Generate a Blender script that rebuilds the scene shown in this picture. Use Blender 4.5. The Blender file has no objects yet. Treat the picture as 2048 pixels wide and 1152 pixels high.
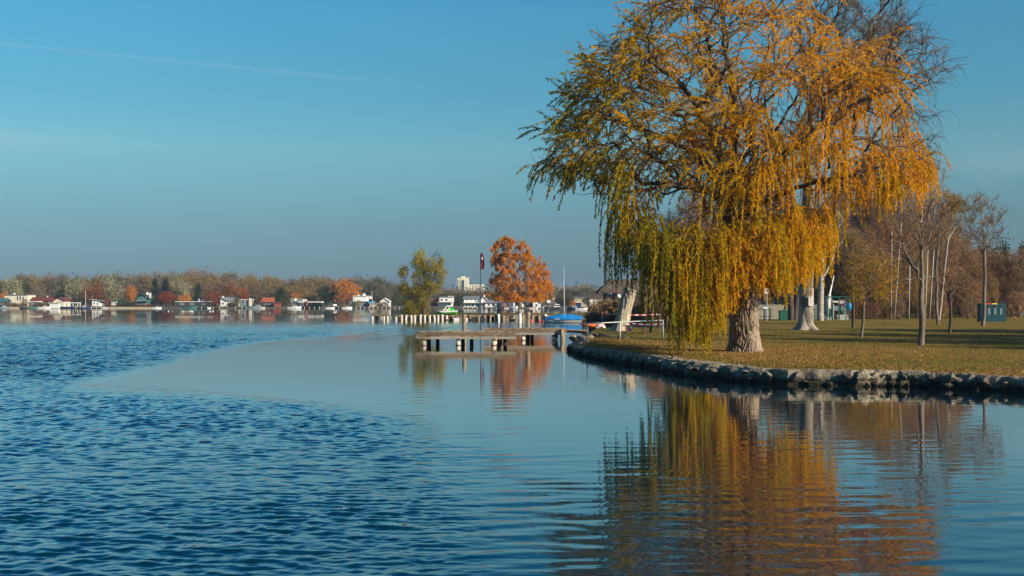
import bpy, math, random
import numpy as np
from mathutils import Vector, Matrix, noise
from mathutils.geometry import delaunay_2d_cdt
PI = math.pi
S = bpy.context.scene
C = S.collection

# ------------------------------------------------------------------ camera, sky, sun
F = 2275.0      # focal length in photograph pixels (2048 wide)
H = 2.9         # eye height above the water
HY = 604.0      # horizon row
SUN_EL, SUN_AZ = 24.0, 57.0     # azimuth measured from behind the camera towards the right
def W(px, py, Y): return Vector(((px-1024)/F*Y, Y, H-(py-HY)/F*Y))
def G(px, py, z=0.0):
    Y = F*(H-z)/(py-HY)
    return Vector(((px-1024)/F*Y, Y, z))
def XX(px, Y): return (px-1024)/F*Y
def ZZ(py, Y): return H-(py-HY)/F*Y

cam = bpy.data.cameras.new('camera'); co = bpy.data.objects.new('camera', cam); C.objects.link(co)
cam.lens = 36*F/2048; cam.sensor_width = 36; cam.shift_y = (HY-576)/2048
cam.clip_start = 0.5; cam.clip_end = 9000
co.location = (0, 0, H); co.rotation_euler = (PI/2, 0, 0)
S.camera = co

sd = Vector((math.sin(math.radians(SUN_AZ))*math.cos(math.radians(SUN_EL)),
             -math.cos(math.radians(SUN_AZ))*math.cos(math.radians(SUN_EL)),
             math.sin(math.radians(SUN_EL))))
sl = bpy.data.lights.new('sun', 'SUN'); so = bpy.data.objects.new('sun', sl); C.objects.link(so)
sl.energy = 5.0; sl.angle = math.radians(0.5); sl.color = (1.0, 0.86, 0.68)
so.rotation_euler = sd.to_track_quat('Z', 'Y').to_euler(); so.location = (60, -40, 60)

w = bpy.data.worlds.new('World'); S.world = w; w.use_nodes = True
nt = w.node_tree; nt.nodes.clear()
def N(nt, t, **k):
    n = nt.nodes.new(t)
    for a, b in k.items(): setattr(n, a, b)
    return n
sky = N(nt, 'ShaderNodeTexSky', sky_type='NISHITA'); sky.sun_disc = False
sky.sun_elevation = math.radians(SUN_EL); sky.sun_rotation = math.atan2(sd.x, sd.y)
sky.air_density = 1.0; sky.dust_density = 0.6; sky.ozone_density = 1.6
geo = N(nt, 'ShaderNodeTexCoord'); sep = N(nt, 'ShaderNodeSeparateXYZ')
nt.links.new(geo.outputs['Generated'], sep.inputs[0])
def math_(nt, op, a, b=None, c=None, clamp=False):
    n = N(nt, 'ShaderNodeMath', operation=op); n.use_clamp = clamp
    for i, v in enumerate((a, b, c)):
        if v is None: continue
        if isinstance(v, (int, float)): n.inputs[i].default_value = v
        else: nt.links.new(v, n.inputs[i])
    return n.outputs[0]
def ramp_(nt, fac, stops, interp='LINEAR'):
    n = N(nt, 'ShaderNodeValToRGB'); r = n.color_ramp; r.interpolation = interp
    while len(r.elements) < len(stops): r.elements.new(0.5)
    for e, (p, c) in zip(r.elements, stops):
        e.position = p; e.color = (c[0], c[1], c[2], 1) if len(c) == 3 else c
    nt.links.new(fac, n.inputs[0]); return n.outputs[0]
elev = math_(nt, 'MAXIMUM', sep.outputs[2], 0.0)
SKYRAMP = [(0.0, (.29, .43, .76)), (0.0325, (.298,.457,.717)), (0.0675, (.351,.55,.69)), (0.132, (.52,.89,.91)), (0.175, (.415,.925,.99)), (0.248, (.389,1.04,1.17)), (0.33, (.06,.76,1.10)), (0.42, (.0,.58,1.02)), (1.0, (.06,.50,.95))]
SKYGAIN = 1.0
tint = ramp_(nt, elev, SKYRAMP)
mul = N(nt, 'ShaderNodeMix', data_type='RGBA', blend_type='MULTIPLY'); mul.inputs[0].default_value = 1
nt.links.new(sky.outputs[0], mul.inputs[6]); nt.links.new(tint, mul.inputs[7])
# contrails: thin bands of ice cloud, fixed directions in the sky
def trail(nt, az0, el0, az1, el1, width, amt):
    # plane through the eye and two sky directions; band = |dot(dir, normal)| < width
    d0 = Vector((math.sin(az0)*math.cos(el0), math.cos(az0)*math.cos(el0), math.sin(el0)))
    d1 = Vector((math.sin(az1)*math.cos(el1), math.cos(az1)*math.cos(el1), math.sin(el1)))
    n = d0.cross(d1).normalized(); mid = (d0+d1).normalized(); half = d0.dot(mid)
    def dot(v):
        q = N(nt, 'ShaderNodeVectorMath', operation='DOT_PRODUCT'); nt.links.new(geo.outputs['Generated'], q.inputs[0]); q.inputs[1].default_value = v
        return q.outputs['Value']
    dn = math_(nt, 'ABSOLUTE', dot(n))
    nz = N(nt, 'ShaderNodeTexNoise'); nz.inputs['Scale'].default_value = 60; nz.inputs['Detail'].default_value = 4
    nt.links.new(geo.outputs['Generated'], nz.inputs['Vector'])
    wv = math_(nt, 'MULTIPLY', nz.outputs[0], width*2)
    b = math_(nt, 'SUBTRACT', 1.0, math_(nt, 'DIVIDE', dn, wv), clamp=True)
    mr = N(nt, 'ShaderNodeMapRange'); mr.inputs[1].default_value = half-0.004; mr.inputs[2].default_value = half+0.012
    nt.links.new(dot(mid), mr.inputs[0])
    return math_(nt, 'MULTIPLY', math_(nt, 'MULTIPLY', b, mr.outputs[0]), amt)
def ang(px, py):
    x, y, z = (px-1024)/F, 1.0, (HY-py)/F
    return math.atan2(x, y), math.atan2(z, math.hypot(x, y))
t1 = trail(nt, *ang(-260, 62), *ang(830, 170), 0.0028, 0.11)
t2 = trail(nt, *ang(1840, 262), *ang(2500, 302), 0.0025, 0.10)
t3 = trail(nt, *ang(-500, 262), *ang(190, 284), 0.011, 0.30)
t4 = trail(nt, *ang(1850, 325), *ang(2600, 330), 0.02, 0.26)
ts = math_(nt, 'ADD', math_(nt, 'ADD', t1, t2), math_(nt, 'ADD', t3, t4), clamp=True)
cl = N(nt, 'ShaderNodeMix', data_type='RGBA'); nt.links.new(ts, cl.inputs[0]); nt.links.new(mul.outputs[2], cl.inputs[6]); cl.inputs[7].default_value = (4.6, 5.6, 6.0, 1)
bg = N(nt, 'ShaderNodeBackground'); bg.inputs[1].default_value = 0.072
nt.links.new(cl.outputs[2], bg.inputs[0])
wo = N(nt, 'ShaderNodeOutputWorld'); nt.links.new(bg.outputs[0], wo.inputs[0])

S.view_settings.view_transform = 'Standard'; S.view_settings.look = 'None'
S.view_settings.exposure = 0.5; S.view_settings.gamma = 1; S.view_settings.use_curve_mapping = False
S.render.engine = 'CYCLES'
S.cycles.max_bounces = 6; S.cycles.diffuse_bounces = 2; S.cycles.glossy_bounces = 3
S.cycles.transmission_bounces = 3; S.cycles.transparent_max_bounces = 8; S.cycles.volume_bounces = 0
S.cycles.caustics_reflective = False; S.cycles.caustics_refractive = False
S.cycles.use_denoising = True; S.cycles.sample_clamp_indirect = 4

# ------------------------------------------------------------------ helpers
class MB:
    """collects quads and triangles, links them as ONE mesh object"""
    def __init__(s): s.v = []; s.q = []; s.t = []; s.n = 0; s.a = []; s.smooth = False
    def add(s, v, q=None, t=None, a=None):
        v = np.asarray(v, dtype=np.float32).reshape(-1, 3)
        s.v.append(v)
        if q is not None and len(q): s.q.append(np.asarray(q, dtype=np.int32).reshape(-1, 4)+s.n)
        if t is not None and len(t): s.t.append(np.asarray(t, dtype=np.int32).reshape(-1, 3)+s.n)
        s.a.append(np.zeros(len(v), np.float32) if a is None else np.broadcast_to(np.asarray(a, np.float32), (len(v),)))
        s.n += len(v); return s
    def box(s, c, d, rz=0, taper=1.0, tilt=None):
        x, y, z = d[0]/2, d[1]/2, d[2]/2
        v = np.array([(-x,-y,-z),(x,-y,-z),(x,y,-z),(-x,y,-z),(-x*taper,-y*taper,z),(x*taper,-y*taper,z),(x*taper,y*taper,z),(-x*taper,y*taper,z)])
        if tilt is not None: v = v @ np.array(tilt.to_matrix()).T
        ca, sa = math.cos(rz), math.sin(rz)
        v = np.stack([v[:,0]*ca-v[:,1]*sa, v[:,0]*sa+v[:,1]*ca, v[:,2]], 1)+np.array(c)
        return s.add(v, [(0,3,2,1),(4,5,6,7),(0,1,5,4),(1,2,6,5),(2,3,7,6),(3,0,4,7)])
    def bx(s, x0, x1, y0, y1, z0, z1): return s.box(((x0+x1)/2, (y0+y1)/2, (z0+z1)/2), (abs(x1-x0), abs(y1-y0), abs(z1-z0)))
    def tube(s, P, R, k=6, cap=True, a=None):
        P = np.asarray(P, dtype=float); n = len(P); R = np.broadcast_to(np.asarray(R, dtype=float), (n,))
        T = np.gradient(P, axis=0); T /= (np.linalg.norm(T, axis=1, keepdims=True)+1e-9)
        m = T.mean(0); ref = np.array((0,0,1.)) if abs(m[2]) < 0.8*np.linalg.norm(m)+1e-9 else np.array((0.2,1.,0))
        U = np.cross(T, ref); U /= (np.linalg.norm(U, axis=1, keepdims=True)+1e-9); V = np.cross(T, U)
        th = np.arange(k)*2*PI/k
        v = P[:,None]+R[:,None,None]*(np.cos(th)[None,:,None]*U[:,None]+np.sin(th)[None,:,None]*V[:,None])
        i = np.arange(n-1)[:,None]*k; j = np.arange(k)[None]; j2 = (j+1) % k
        q = np.stack([i+j, i+k+j, i+k+j2, i+j2], -1).reshape(-1, 4)
        v = v.reshape(-1, 3); t = None
        if cap:
            v = np.vstack([v, P[0], P[-1]]); c0, c1 = n*k, n*k+1; jj = np.arange(k); j3 = (jj+1) % k
            t = np.vstack([np.stack([np.full(k, c0), jj, j3], 1), np.stack([np.full(k, c1), (n-1)*k+j3, (n-1)*k+jj], 1)])
        return s.add(v, q, t, a)
    def lathe(s, c, prof, k=16, sx=1, sy=1):
        """prof: list of (r, z)"""
        th = np.arange(k)*2*PI/k; n = len(prof); pr = np.array(prof, dtype=float)
        v = np.stack([pr[:,0][:,None]*np.cos(th)*sx+c[0], pr[:,0][:,None]*np.sin(th)*sy+c[1], np.repeat(pr[:,1][:,None], k, 1)+c[2]], -1).reshape(-1, 3)
        i = np.arange(n-1)[:,None]*k; j = np.arange(k)[None]; j2 = (j+1) % k
        q = np.stack([i+j, i+j2, i+k+j2, i+k+j], -1).reshape(-1, 4)
        v = np.vstack([v, (c[0], c[1], c[2]+pr[0,1]), (c[0], c[1], c[2]+pr[-1,1])]); jj = np.arange(k); j3 = (jj+1) % k
        t = np.vstack([np.stack([np.full(k, n*k), j3, jj], 1), np.stack([np.full(k, n*k+1), (n-1)*k+jj, (n-1)*k+j3], 1)])
        return s.add(v, q, t)
    def prism(s, pts, y0, y1):
        """polygon in x,z extruded along y (ear-free: convex or fan-able polygons)"""
        n = len(pts); v = [(p[0], y0, p[1]) for p in pts]+[(p[0], y1, p[1]) for p in pts]
        q = [(i, (i+1) % n, n+(i+1) % n, n+i) for i in range(n)]
        t = [(0, i+1, i) for i in range(1, n-1)]+[(n, n+i, n+i+1) for i in range(1, n-1)]
        return s.add(v, [x[::-1] for x in q][::1], t)
    def mesh(s, name, mat, smooth=False, attr=None):
        m = bpy.data.meshes.new(name)
        v = np.concatenate(s.v) if s.v else np.zeros((0, 3), np.float32)
        q = np.concatenate(s.q) if s.q else np.zeros((0, 4), np.int32)
        t = np.concatenate(s.t) if s.t else np.zeros((0, 3), np.int32)
        m.vertices.add(len(v)); m.vertices.foreach_set('co', v.ravel())
        lo = np.concatenate([q.ravel(), t.ravel()]).astype(np.int32)
        m.loops.add(len(lo)); m.loops.foreach_set('vertex_index', lo)
        ls = np.concatenate([np.arange(len(q))*4, len(q)*4+np.arange(len(t))*3]).astype(np.int32)
        m.polygons.add(len(ls)); m.polygons.foreach_set('loop_start', ls)
        m.polygons.foreach_set('loop_total', np.concatenate([np.full(len(q), 4), np.full(len(t), 3)]).astype(np.int32))
        m.polygons.foreach_set('use_smooth', np.full(len(ls), bool(smooth)))
        m.update(calc_edges=True)
        if attr:
            at = m.attributes.new(attr, 'FLOAT', 'POINT'); at.data.foreach_set('value', np.concatenate(s.a).astype(np.float32))
        m.materials.append(mat); return m
    def build(s, name, mat, parent=None, smooth=False, attr=None, kind=None, label=None):
        o = bpy.data.objects.new(name, s.mesh(name, mat, smooth, attr)); C.objects.link(o)
        if parent is not None: o.parent = parent
        if kind: o['kind'] = kind
        if label: o['label'] = label
        return o
def tag(o, label, cat, group=None):
    o['label'] = label; o['category'] = cat
    if group: o['group'] = group
    return o
def empty(name, loc, label, cat, group=None, rz=0):
    o = bpy.data.objects.new(name, None); o.empty_display_size = .2; C.objects.link(o)
    o.location = loc; o.rotation_euler = (0, 0, rz); return tag(o, label, cat, group)
def kids(): 
    d = {}
    for o in bpy.data.objects:
        if o.parent: d.setdefault(o.parent.name, []).append(o)
    return d
def copy_tree(o, kd, loc, rz=0, sc=1.0, label=None, group=None, parent=None):
    c = o.copy(); C.objects.link(c)
    if parent is not None: c.parent = parent
    else:
        c.location = loc; c.rotation_euler = (0, 0, rz); c.scale = (sc, sc, sc) if isinstance(sc, (int, float)) else sc
        if label: c['label'] = label
        if group: c['group'] = group
    for ch in kd.get(o.name, []): copy_tree(ch, kd, None, parent=c)
    return c
def set_mat(o, name, mat):
    for ch in o.children:
        if ch.name.split('.')[0] == name:
            ch.material_slots[0].link = 'OBJECT'; ch.material_slots[0].material = mat

# ------------------------------------------------------------------ materials
def newmat(name):
    m = bpy.data.materials.new(name); m.use_nodes = True; nt = m.node_tree
    return m, nt, nt.nodes['Principled BSDF']
def mat(name, col, rough=.7, var=.25, scale=3.0, bump=0.0, bscale=None, stretch=(1,1,1), metal=0.0, spec=.3, col2=None):
    m, nt, b = newmat(name)
    tc = N(nt, 'ShaderNodeTexCoord'); mp = N(nt, 'ShaderNodeMapping'); mp.inputs['Scale'].default_value = stretch
    nt.links.new(tc.outputs['Object'], mp.inputs[0])
    nz = N(nt, 'ShaderNodeTexNoise'); nz.inputs['Scale'].default_value = scale; nz.inputs['Detail'].default_value = 6; nz.inputs['Roughness'].default_value = .65
    nt.links.new(mp.outputs[0], nz.inputs['Vector'])
    c2 = col2 or tuple(c*(1-var) for c in col); c1 = col if col2 else tuple(c*(1+var*.6) for c in col)
    cr = ramp_(nt, nz.outputs[0], [(.35, c2), (.65, c1)])
    nt.links.new(cr, b.inputs['Base Color'])
    b.inputs['Roughness'].default_value = rough; b.inputs['Metallic'].default_value = metal; b.inputs['Specular IOR Level'].default_value = spec
    if bump:
        n2 = N(nt, 'ShaderNodeTexNoise'); n2.inputs['Scale'].default_value = bscale or scale*3; n2.inputs['Detail'].default_value = 5
        nt.links.new(mp.outputs[0], n2.inputs['Vector'])
        bp = N(nt, 'ShaderNodeBump'); bp.inputs['Distance'].default_value = bump; nt.links.new(n2.outputs[0], bp.inputs['Height'])
        nt.links.new(bp.outputs[0], b.inputs['Normal'])
    return m
def leafmat(name, stops, trans=.35, rnd=.25):
    """leaf colour from the per-leaf attribute tint; half of the light passes through"""
    m, nt, b = newmat(name)
    at = N(nt, 'ShaderNodeAttribute', attribute_name='tint'); oi = N(nt, 'ShaderNodeObjectInfo')
    f = math_(nt, 'ADD', at.outputs['Fac'], math_(nt, 'MULTIPLY', math_(nt, 'SUBTRACT', oi.outputs['Random'], .5), rnd), clamp=True)
    c = ramp_(nt, f, stops)
    nt.links.new(c, b.inputs['Base Color']); b.inputs['Roughness'].default_value = .6; b.inputs['Specular IOR Level'].default_value = .08
    tr = N(nt, 'ShaderNodeBsdfTranslucent'); nt.links.new(c, tr.inputs[0])
    mx = N(nt, 'ShaderNodeMixShader'); mx.inputs[0].default_value = trans
    nt.links.new(b.outputs[0], mx.inputs[1]); nt.links.new(tr.outputs[0], mx.inputs[2])
    nt.links.new(mx.outputs[0], nt.nodes['Material Output'].inputs[0]); return m
M = {}
M['bark_willow'] = mat('bark_willow', (.34,.27,.20), .9, scale=2.2, bump=.03, bscale=9, stretch=(1,1,.25), col2=(.15,.115,.085))
M['bark_dark'] = mat('bark_dark', (.085,.066,.05), .9, .4, 3, .02, 12, (1,1,.3))
M['bark_grey'] = mat('bark_grey', (.22,.185,.15), .9, scale=3, bump=.02, bscale=12, stretch=(1,1,.3), col2=(.11,.09,.07))
M['bark_pale'] = mat('bark_pale', (.40,.355,.28), .85, scale=1.6, bump=.02, bscale=8, stretch=(1,1,.5), col2=(.24,.205,.16))
M['bark_birch'] = mat('bark_birch', (.48,.44,.37), .8, scale=4, bump=.01, bscale=9, stretch=(.5,.5,2), col2=(.2,.17,.14))
M['stump_wood'] = mat('stump_wood', (.52,.44,.33), .9, scale=3.0, bump=.05, bscale=9, stretch=(1,1,.14), col2=(.26,.21,.15))
M['twig'] = mat('twig', (.36,.215,.115), .85, .35, 2)
M['twig_grey'] = mat('twig_grey', (.24,.195,.145), .85, .35, 2)
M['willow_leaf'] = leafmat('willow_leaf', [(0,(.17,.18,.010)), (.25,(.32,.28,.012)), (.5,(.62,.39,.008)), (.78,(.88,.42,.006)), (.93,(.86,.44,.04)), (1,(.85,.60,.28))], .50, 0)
M['birch_leaf'] = leafmat('birch_leaf', [(0,(.46,.16,.02)), (.5,(.68,.26,.025)), (1,(.80,.36,.05))], .35, 0)
M['olive_leaf'] = leafmat('olive_leaf', [(0,(.12,.13,.015)), (.5,(.34,.29,.03)), (1,(.60,.48,.09))], .35)
def far(n, a, b_, c): M[n] = leafmat(n, [(0,a), (.5,b_), (1,c)], .2, .5)
far('leaf_ochre', (.17,.12,.04), (.28,.19,.06), (.38,.26,.08))
far('leaf_brown', (.13,.09,.05), (.20,.14,.075), (.29,.20,.10))
far('leaf_greybrown', (.11,.095,.065), (.165,.14,.095), (.23,.185,.12))
far('leaf_silver', (.20,.19,.10), (.30,.28,.15), (.42,.38,.22))
far('leaf_orange', (.42,.15,.02), (.58,.21,.03), (.70,.30,.05))
far('leaf_red', (.22,.05,.025), (.30,.07,.03), (.38,.11,.04))
far('leaf_yellow', (.30,.21,.03), (.42,.29,.04), (.52,.35,.06))
far('leaf_conifer', (.015,.032,.022), (.025,.05,.03), (.04,.07,.035))
far('leaf_green', (.05,.06,.02), (.09,.095,.03), (.14,.13,.04))
far('leaf_rust', (.17,.07,.03), (.25,.10,.035), (.34,.14,.05))
M['park_leaf'] = leafmat('park_leaf', [(0,(.17,.10,.04)), (.45,(.30,.17,.055)), (.7,(.42,.23,.045)), (1,(.58,.30,.04))], .3, .3)
M['yellow_leaf'] = leafmat('yellow_leaf', [(0,(.22,.17,.02)), (.5,(.42,.26,.02)), (1,(.55,.30,.03))], .35, .1)
M['reed'] = leafmat('reed', [(0,(.12,.085,.05)), (.5,(.25,.17,.085)), (1,(.38,.27,.14))], .2, .1)
M['wood_grey'] = mat('wood_grey', (.42,.37,.29), .8, scale=2.5, bump=.008, bscale=14, stretch=(.35,2,3), col2=(.24,.19,.13))
M['wood_brown'] = mat('wood_brown', (.30,.21,.13), .8, scale=2.6, bump=.008, bscale=14, stretch=(.5,2,5), col2=(.11,.065,.035))
M['willow_twig'] = mat('willow_twig', (.17,.105,.06), .85, .35, 2)
M['wood_dark'] = mat('wood_dark', (.06,.045,.035), .85, .4, 5, .01, 20, (2,2,.5))
M['wood_post'] = mat('wood_post', (.38,.30,.20), .85, scale=4, bump=.015, bscale=14, stretch=(2,2,.4), col2=(.17,.13,.09))
M['white_paint'] = mat('white_paint', (.80,.78,.72), .6, .12, 4)
M['piling_white'] = mat('piling_white', (.74,.68,.56), .75, scale=5, col2=(.50,.44,.34))
M['rust_band'] = mat('rust_band', (.28,.09,.04), .8, .3, 8)
M['cream'] = mat('cream', (.72,.66,.50), .8, .10, 1.5)
M['white_wall'] = mat('white_wall', (.80,.79,.75), .8, .08, 1.2)
M['tan_wall'] = mat('tan_wall', (.50,.42,.28), .85, .2, 1.0)
M['blue_wall'] = mat('blue_wall', (.18,.24,.26), .8, .2, 1.0)
M['teal_wall'] = mat('teal_wall', (.06,.17,.17), .8, .25, 1.0)
M['dark_wall'] = mat('dark_wall', (.045,.05,.06), .8, .3, 1.0)
M['brown_wall'] = mat('brown_wall', (.14,.08,.055), .8, .25, 1.5)
M['red_wall'] = mat('red_wall', (.30,.08,.05), .8, .25, 1.5)
M['roof_red'] = mat('roof_red', (.42,.11,.05), .8, .25, 2.5)
M['roof_maroon'] = mat('roof_maroon', (.17,.035,.03), .8, .25, 2)
M['roof_grey'] = mat('roof_grey', (.20,.21,.22), .8, .2, 2)
M['roof_brown'] = mat('roof_brown', (.11,.085,.075), .85, .25, 2)
M['thatch'] = mat('thatch', (.15,.115,.09), .95, scale=9, bump=.05, bscale=25, stretch=(1,1,.4), col2=(.055,.042,.035))
M['glass_dark'] = mat('glass_dark', (.02,.03,.04), .12, .2, 2, spec=.6)
M['green_paint'] = mat('green_paint', (.008,.085,.07), .5, .15, 3)
M['green_dark'] = mat('green_dark', (.006,.05,.045), .5, .2, 3)
M['bin_green'] = mat('bin_green', (.01,.10,.055), .5, .2, 3)
M['container_teal'] = mat('container_teal', (.004,.05,.065), .45, .2, 3)
M['hull_green'] = mat('hull_green', (.10,.50,.06), .35, .1, 3)
M['plastic_green'] = mat('plastic_green', (.02,.55,.03), .35, .1, 3)
M['plastic_red'] = mat('plastic_red', (.62,.05,.03), .5, .1, 3)
M['plastic_yellow'] = mat('plastic_yellow', (.62,.55,.03), .5, .1, 3)
M['plastic_white'] = mat('plastic_white', (.82,.80,.76), .4, .06, 3)
M['cover_blue'] = mat('cover_blue', (.010,.20,.52), .6, .15, 2, .03, 4)
M['navy'] = mat('navy', (.015,.025,.10), .5, .2, 3)
M['awning_blue'] = mat('awning_blue', (.02,.30,.55), .6, .1, 3)
M['orange'] = mat('orange', (.80,.17,.02), .45, .1, 3)
M['pink'] = mat('pink', (.80,.42,.38), .8, scale=6, col2=(.80,.68,.62))
M['buoy'] = mat('buoy', (.75,.14,.12), .45, .15, 4)
M['metal_pole'] = mat('metal_pole', (.50,.55,.54), .5, .12, 5, metal=.2)
M['metal_dark'] = mat('metal_dark', (.04,.045,.05), .5, .2, 5)
M['mast'] = mat('mast', (.52,.50,.45), .45, .08, 5)
M['flag_red'] = mat('flag_red', (.22,.015,.025), .8, .3, 3)
M['tape_white'] = mat('tape_white', (.82,.78,.76), .5, .05, 3)
M['tape_red'] = mat('tape_red', (.62,.06,.05), .5, .1, 3)
M['skin'] = mat('skin', (.48,.27,.19), .6, .1, 5)
M['hair'] = mat('hair', (.05,.035,.03), .8, .2, 20)
M['jacket'] = mat('jacket', (.02,.03,.055), .85, .25, 6)
M['trousers'] = mat('trousers', (.03,.035,.045), .85, .25, 6)
M['rock'] = mat('rock', (.42,.35,.24), .9, scale=2.6, bump=.05, bscale=8, col2=(.10,.082,.055))
M['rock_dark'] = mat('rock_dark', (.22,.19,.15), .9, scale=2.6, bump=.04, bscale=7, col2=(.06,.052,.042))
M['bird_white'] = mat('bird_white', (.8,.8,.78), .7, .05, 5)
M['concrete'] = mat('concrete', (.40,.36,.29), .9, .2, 2, .01, 9)
# ------------------------------------------------------------------ terrain
def smooth(a, b, x):
    t = np.clip((np.asarray(x, dtype=float)-a)/(b-a), 0, 1); return t*t*(3-2*t)
def zf(x, y): return 0.52+0.35*smooth(48, 125, y)
def GP(px, py):
    z = .6
    for _ in range(12):
        Y = F*(H-z)/(py-HY); z = float(zf(0, Y))
    return Vector(((px-1024)/F*Y, Y, z))
WLp = [(1136,700,.34),(1160,709,.40),(1200,718,.46),(1246,727,.50),(1300,735,.55),(1340,744,.56),(1368,751,.58),(1407,757,.58),(1460,762,.56),
       (1523,766,.55),(1562,769,.55),(1620,771,.56),(1700,772,.55),(1770,772,.55),(1842,773,.55),(1880,776,.52),(1950,778,.50),(2048,785,.50),(2200,800,.50),(2500,830,.48)]
WL = [(*G(a, b)[:2], c) for a, b, c in WLp]+[(26,24,.48),(44,19,.48),(90,12,.48)]
def resample(P, step, dim=2):
    P = np.array(P, dtype=float); d = np.r_[0, np.cumsum(np.linalg.norm(np.diff(P[:, :dim], axis=0), axis=1))]
    n = int(d[-1]/step); s = np.linspace(0, d[-1], n+1)
    return np.stack([np.interp(s, d, P[:, i]) for i in range(P.shape[1])], 1)
wl = resample(WL, .3)
# soften the corners of the polyline, then let the line wander a little
for _ in range(6): wl[1:-1] = .5*wl[1:-1]+.25*(wl[:-2]+wl[2:])
tg = np.gradient(wl[:, :2], axis=0); tg /= np.linalg.norm(tg, axis=1, keepdims=True)
nrm = np.stack([-tg[:, 1], tg[:, 0]], 1)          # points inland
wob = np.array([noise.noise(Vector((p[0]*.5, p[1]*.5, 3)))*.28+noise.noise(Vector((p[0]*1.7, p[1]*1.7, 5)))*.08 for p in wl])
wl[:, :2] += nrm*wob[:, None]

rng = np.random.default_rng(7); random.seed(7)
# outline of the park, the spit and the little peninsula (x, y, z)
wallin = [(p[0]+n[0]*.62, p[1]+n[1]*.62, p[2]-.06) for p, n in zip(wl[::2], nrm[::2])]
nat = [(*G(1140,693)[:2],-.2), (*G(1144,684)[:2],-.2), (*G(1152,674)[:2],-.2), (*G(1165,664)[:2],-.2), (*G(1172,657)[:2],-.2),
       (XX(1177,140),140,-.2), (XX(1188,152),152,-.2), (XX(1188,166),166,-.1)]
pen = [(10.4,176,.7), (7.6,181,.84), (-6,181.4,.84), (-17.6,181.2,.84), (-18.6,187,.4), (-19,203,-.1), (-17.5,212,-.2), (0,214,-.2), (10,213,-.2),
       (16,226,-.2), (26,262,-.2), (40,330,-.2), (52,430,-.2), (60,512,-.2), (260,512,.5), (260,0,.5)]
outline = wallin[::-1]+nat+pen
# de-duplicate
ol = [outline[0]]
for p in outline[1:]:
    if math.hypot(p[0]-ol[-1][0], p[1]-ol[-1][1]) > .12: ol.append(p)
outline = ol
OP = np.array([(p[0], p[1]) for p in outline])
def inside(P, poly):
    P = np.asarray(P); x, y = P[:, 0], P[:, 1]; r = np.zeros(len(P), bool); n = len(poly); j = n-1
    for i in range(n):
        xi, yi = poly[i]; xj, yj = poly[j]
        c = ((yi > y) != (yj > y)) & (x < (xj-xi)*(y-yi)/((yj-yi)+1e-12)+xi); r ^= c; j = i
    return r
def segdist(P, A, B):
    P = np.asarray(P, dtype=float); d = np.full(len(P), 1e9)
    for a, b in zip(A, B):
        ab = b-a; t = np.clip(((P-a) @ ab)/(ab @ ab+1e-12), 0, 1); d = np.minimum(d, np.linalg.norm(P-a-t[:, None]*ab, axis=1))
    return d
ip = []
for (x0, x1, y0, y1, st) in ((0, 45, 25, 75, .8), (0, 70, 75, 150, 2.2), (-20, 60, 150, 220, 3), (10, 255, 5, 505, 9)):
    gx, gy = np.meshgrid(np.arange(x0, x1, st), np.arange(y0, y1, st)); g = np.stack([gx.ravel(), gy.ravel()], 1)
    g = g+rng.uniform(-.3, .3, g.shape)*st; ip.append(g)
ip = np.concatenate(ip); ip = ip[inside(ip, OP)]
dsh = segdist(ip, OP[:-1], OP[1:]); ip = ip[dsh > .35]; dsh = dsh[dsh > .35]
nNat0 = len([1 for p in outline if 0]) 
natA = np.array([p[:2] for p in nat+pen[:1]+pen[4:14]]); natseg_a = natA[:-1]; natseg_b = natA[1:]
keep = np.ones(len(natseg_a), bool)
for i in range(len(natseg_a)):
    if np.linalg.norm(natseg_a[i]-np.array((10.4,176))) < .1: keep[i] = False
natseg_a = natseg_a[keep]; natseg_b = natseg_b[keep]
def edge_z(P):
    """height of the lawn: level ground that dips to the water at natural banks and meets the wall top"""
    z = zf(P[:, 0], P[:, 1])
    d = segdist(P, natseg_a, natseg_b)
    z = np.minimum(z, -.2+1.1*smooth(0, 2.4, d))
    return z
def hgt(x, y):
    return float(edge_z(np.array([(x, y)]))[0])
wd = segdist(ip, wl[:-1:4, :2], wl[4::4, :2][:len(wl[:-1:4])]) if False else segdist(ip, wl[:-4:4, :2], wl[4::4, :2][:len(wl[:-4:4])])
iz = edge_z(ip)
iz = np.where(wd < 3, np.minimum(iz, .53+.02*wd), iz)
iz += np.array([noise.noise(Vector((p[0]*.3, p[1]*.3, 0)))*.035 for p in ip])
V2 = [Vector(p[:2]) for p in outline]+[Vector(p) for p in ip]
Z2 = [p[2] for p in outline]+list(iz)
E2 = [(i, (i+1) % len(outline)) for i in range(len(outline))]
vo, eo, fo, ov, oe, of = delaunay_2d_cdt(V2, E2, [], 0, 1e-5, True)
vz = [Z2[o[0]] if len(o) else .5 for o in ov]
mb = MB(); P3 = np.array([(v.x, v.y, z) for v, z in zip(vo, vz)])
fo = np.array([tuple(f) for f in fo if len(f) == 3]); fo = fo[inside(P3[fo].mean(1)[:, :2], OP)]
# litter: how thick the fallen leaves lie (near the shore and under the willow)
wdist = segdist(P3[:, :2], wl[:-4:4, :2], wl[4::4, :2][:len(wl[:-4:4])])
wc = GP(1490, 703)
lit = np.clip(1.15-wdist/5.5, 0, 1)+.5*np.exp(-((P3[:, 0]-wc.x)**2+(P3[:, 1]-wc.y)**2)/60)
mb.add(P3, t=fo, a=np.clip(lit, 0, 1))

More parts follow.
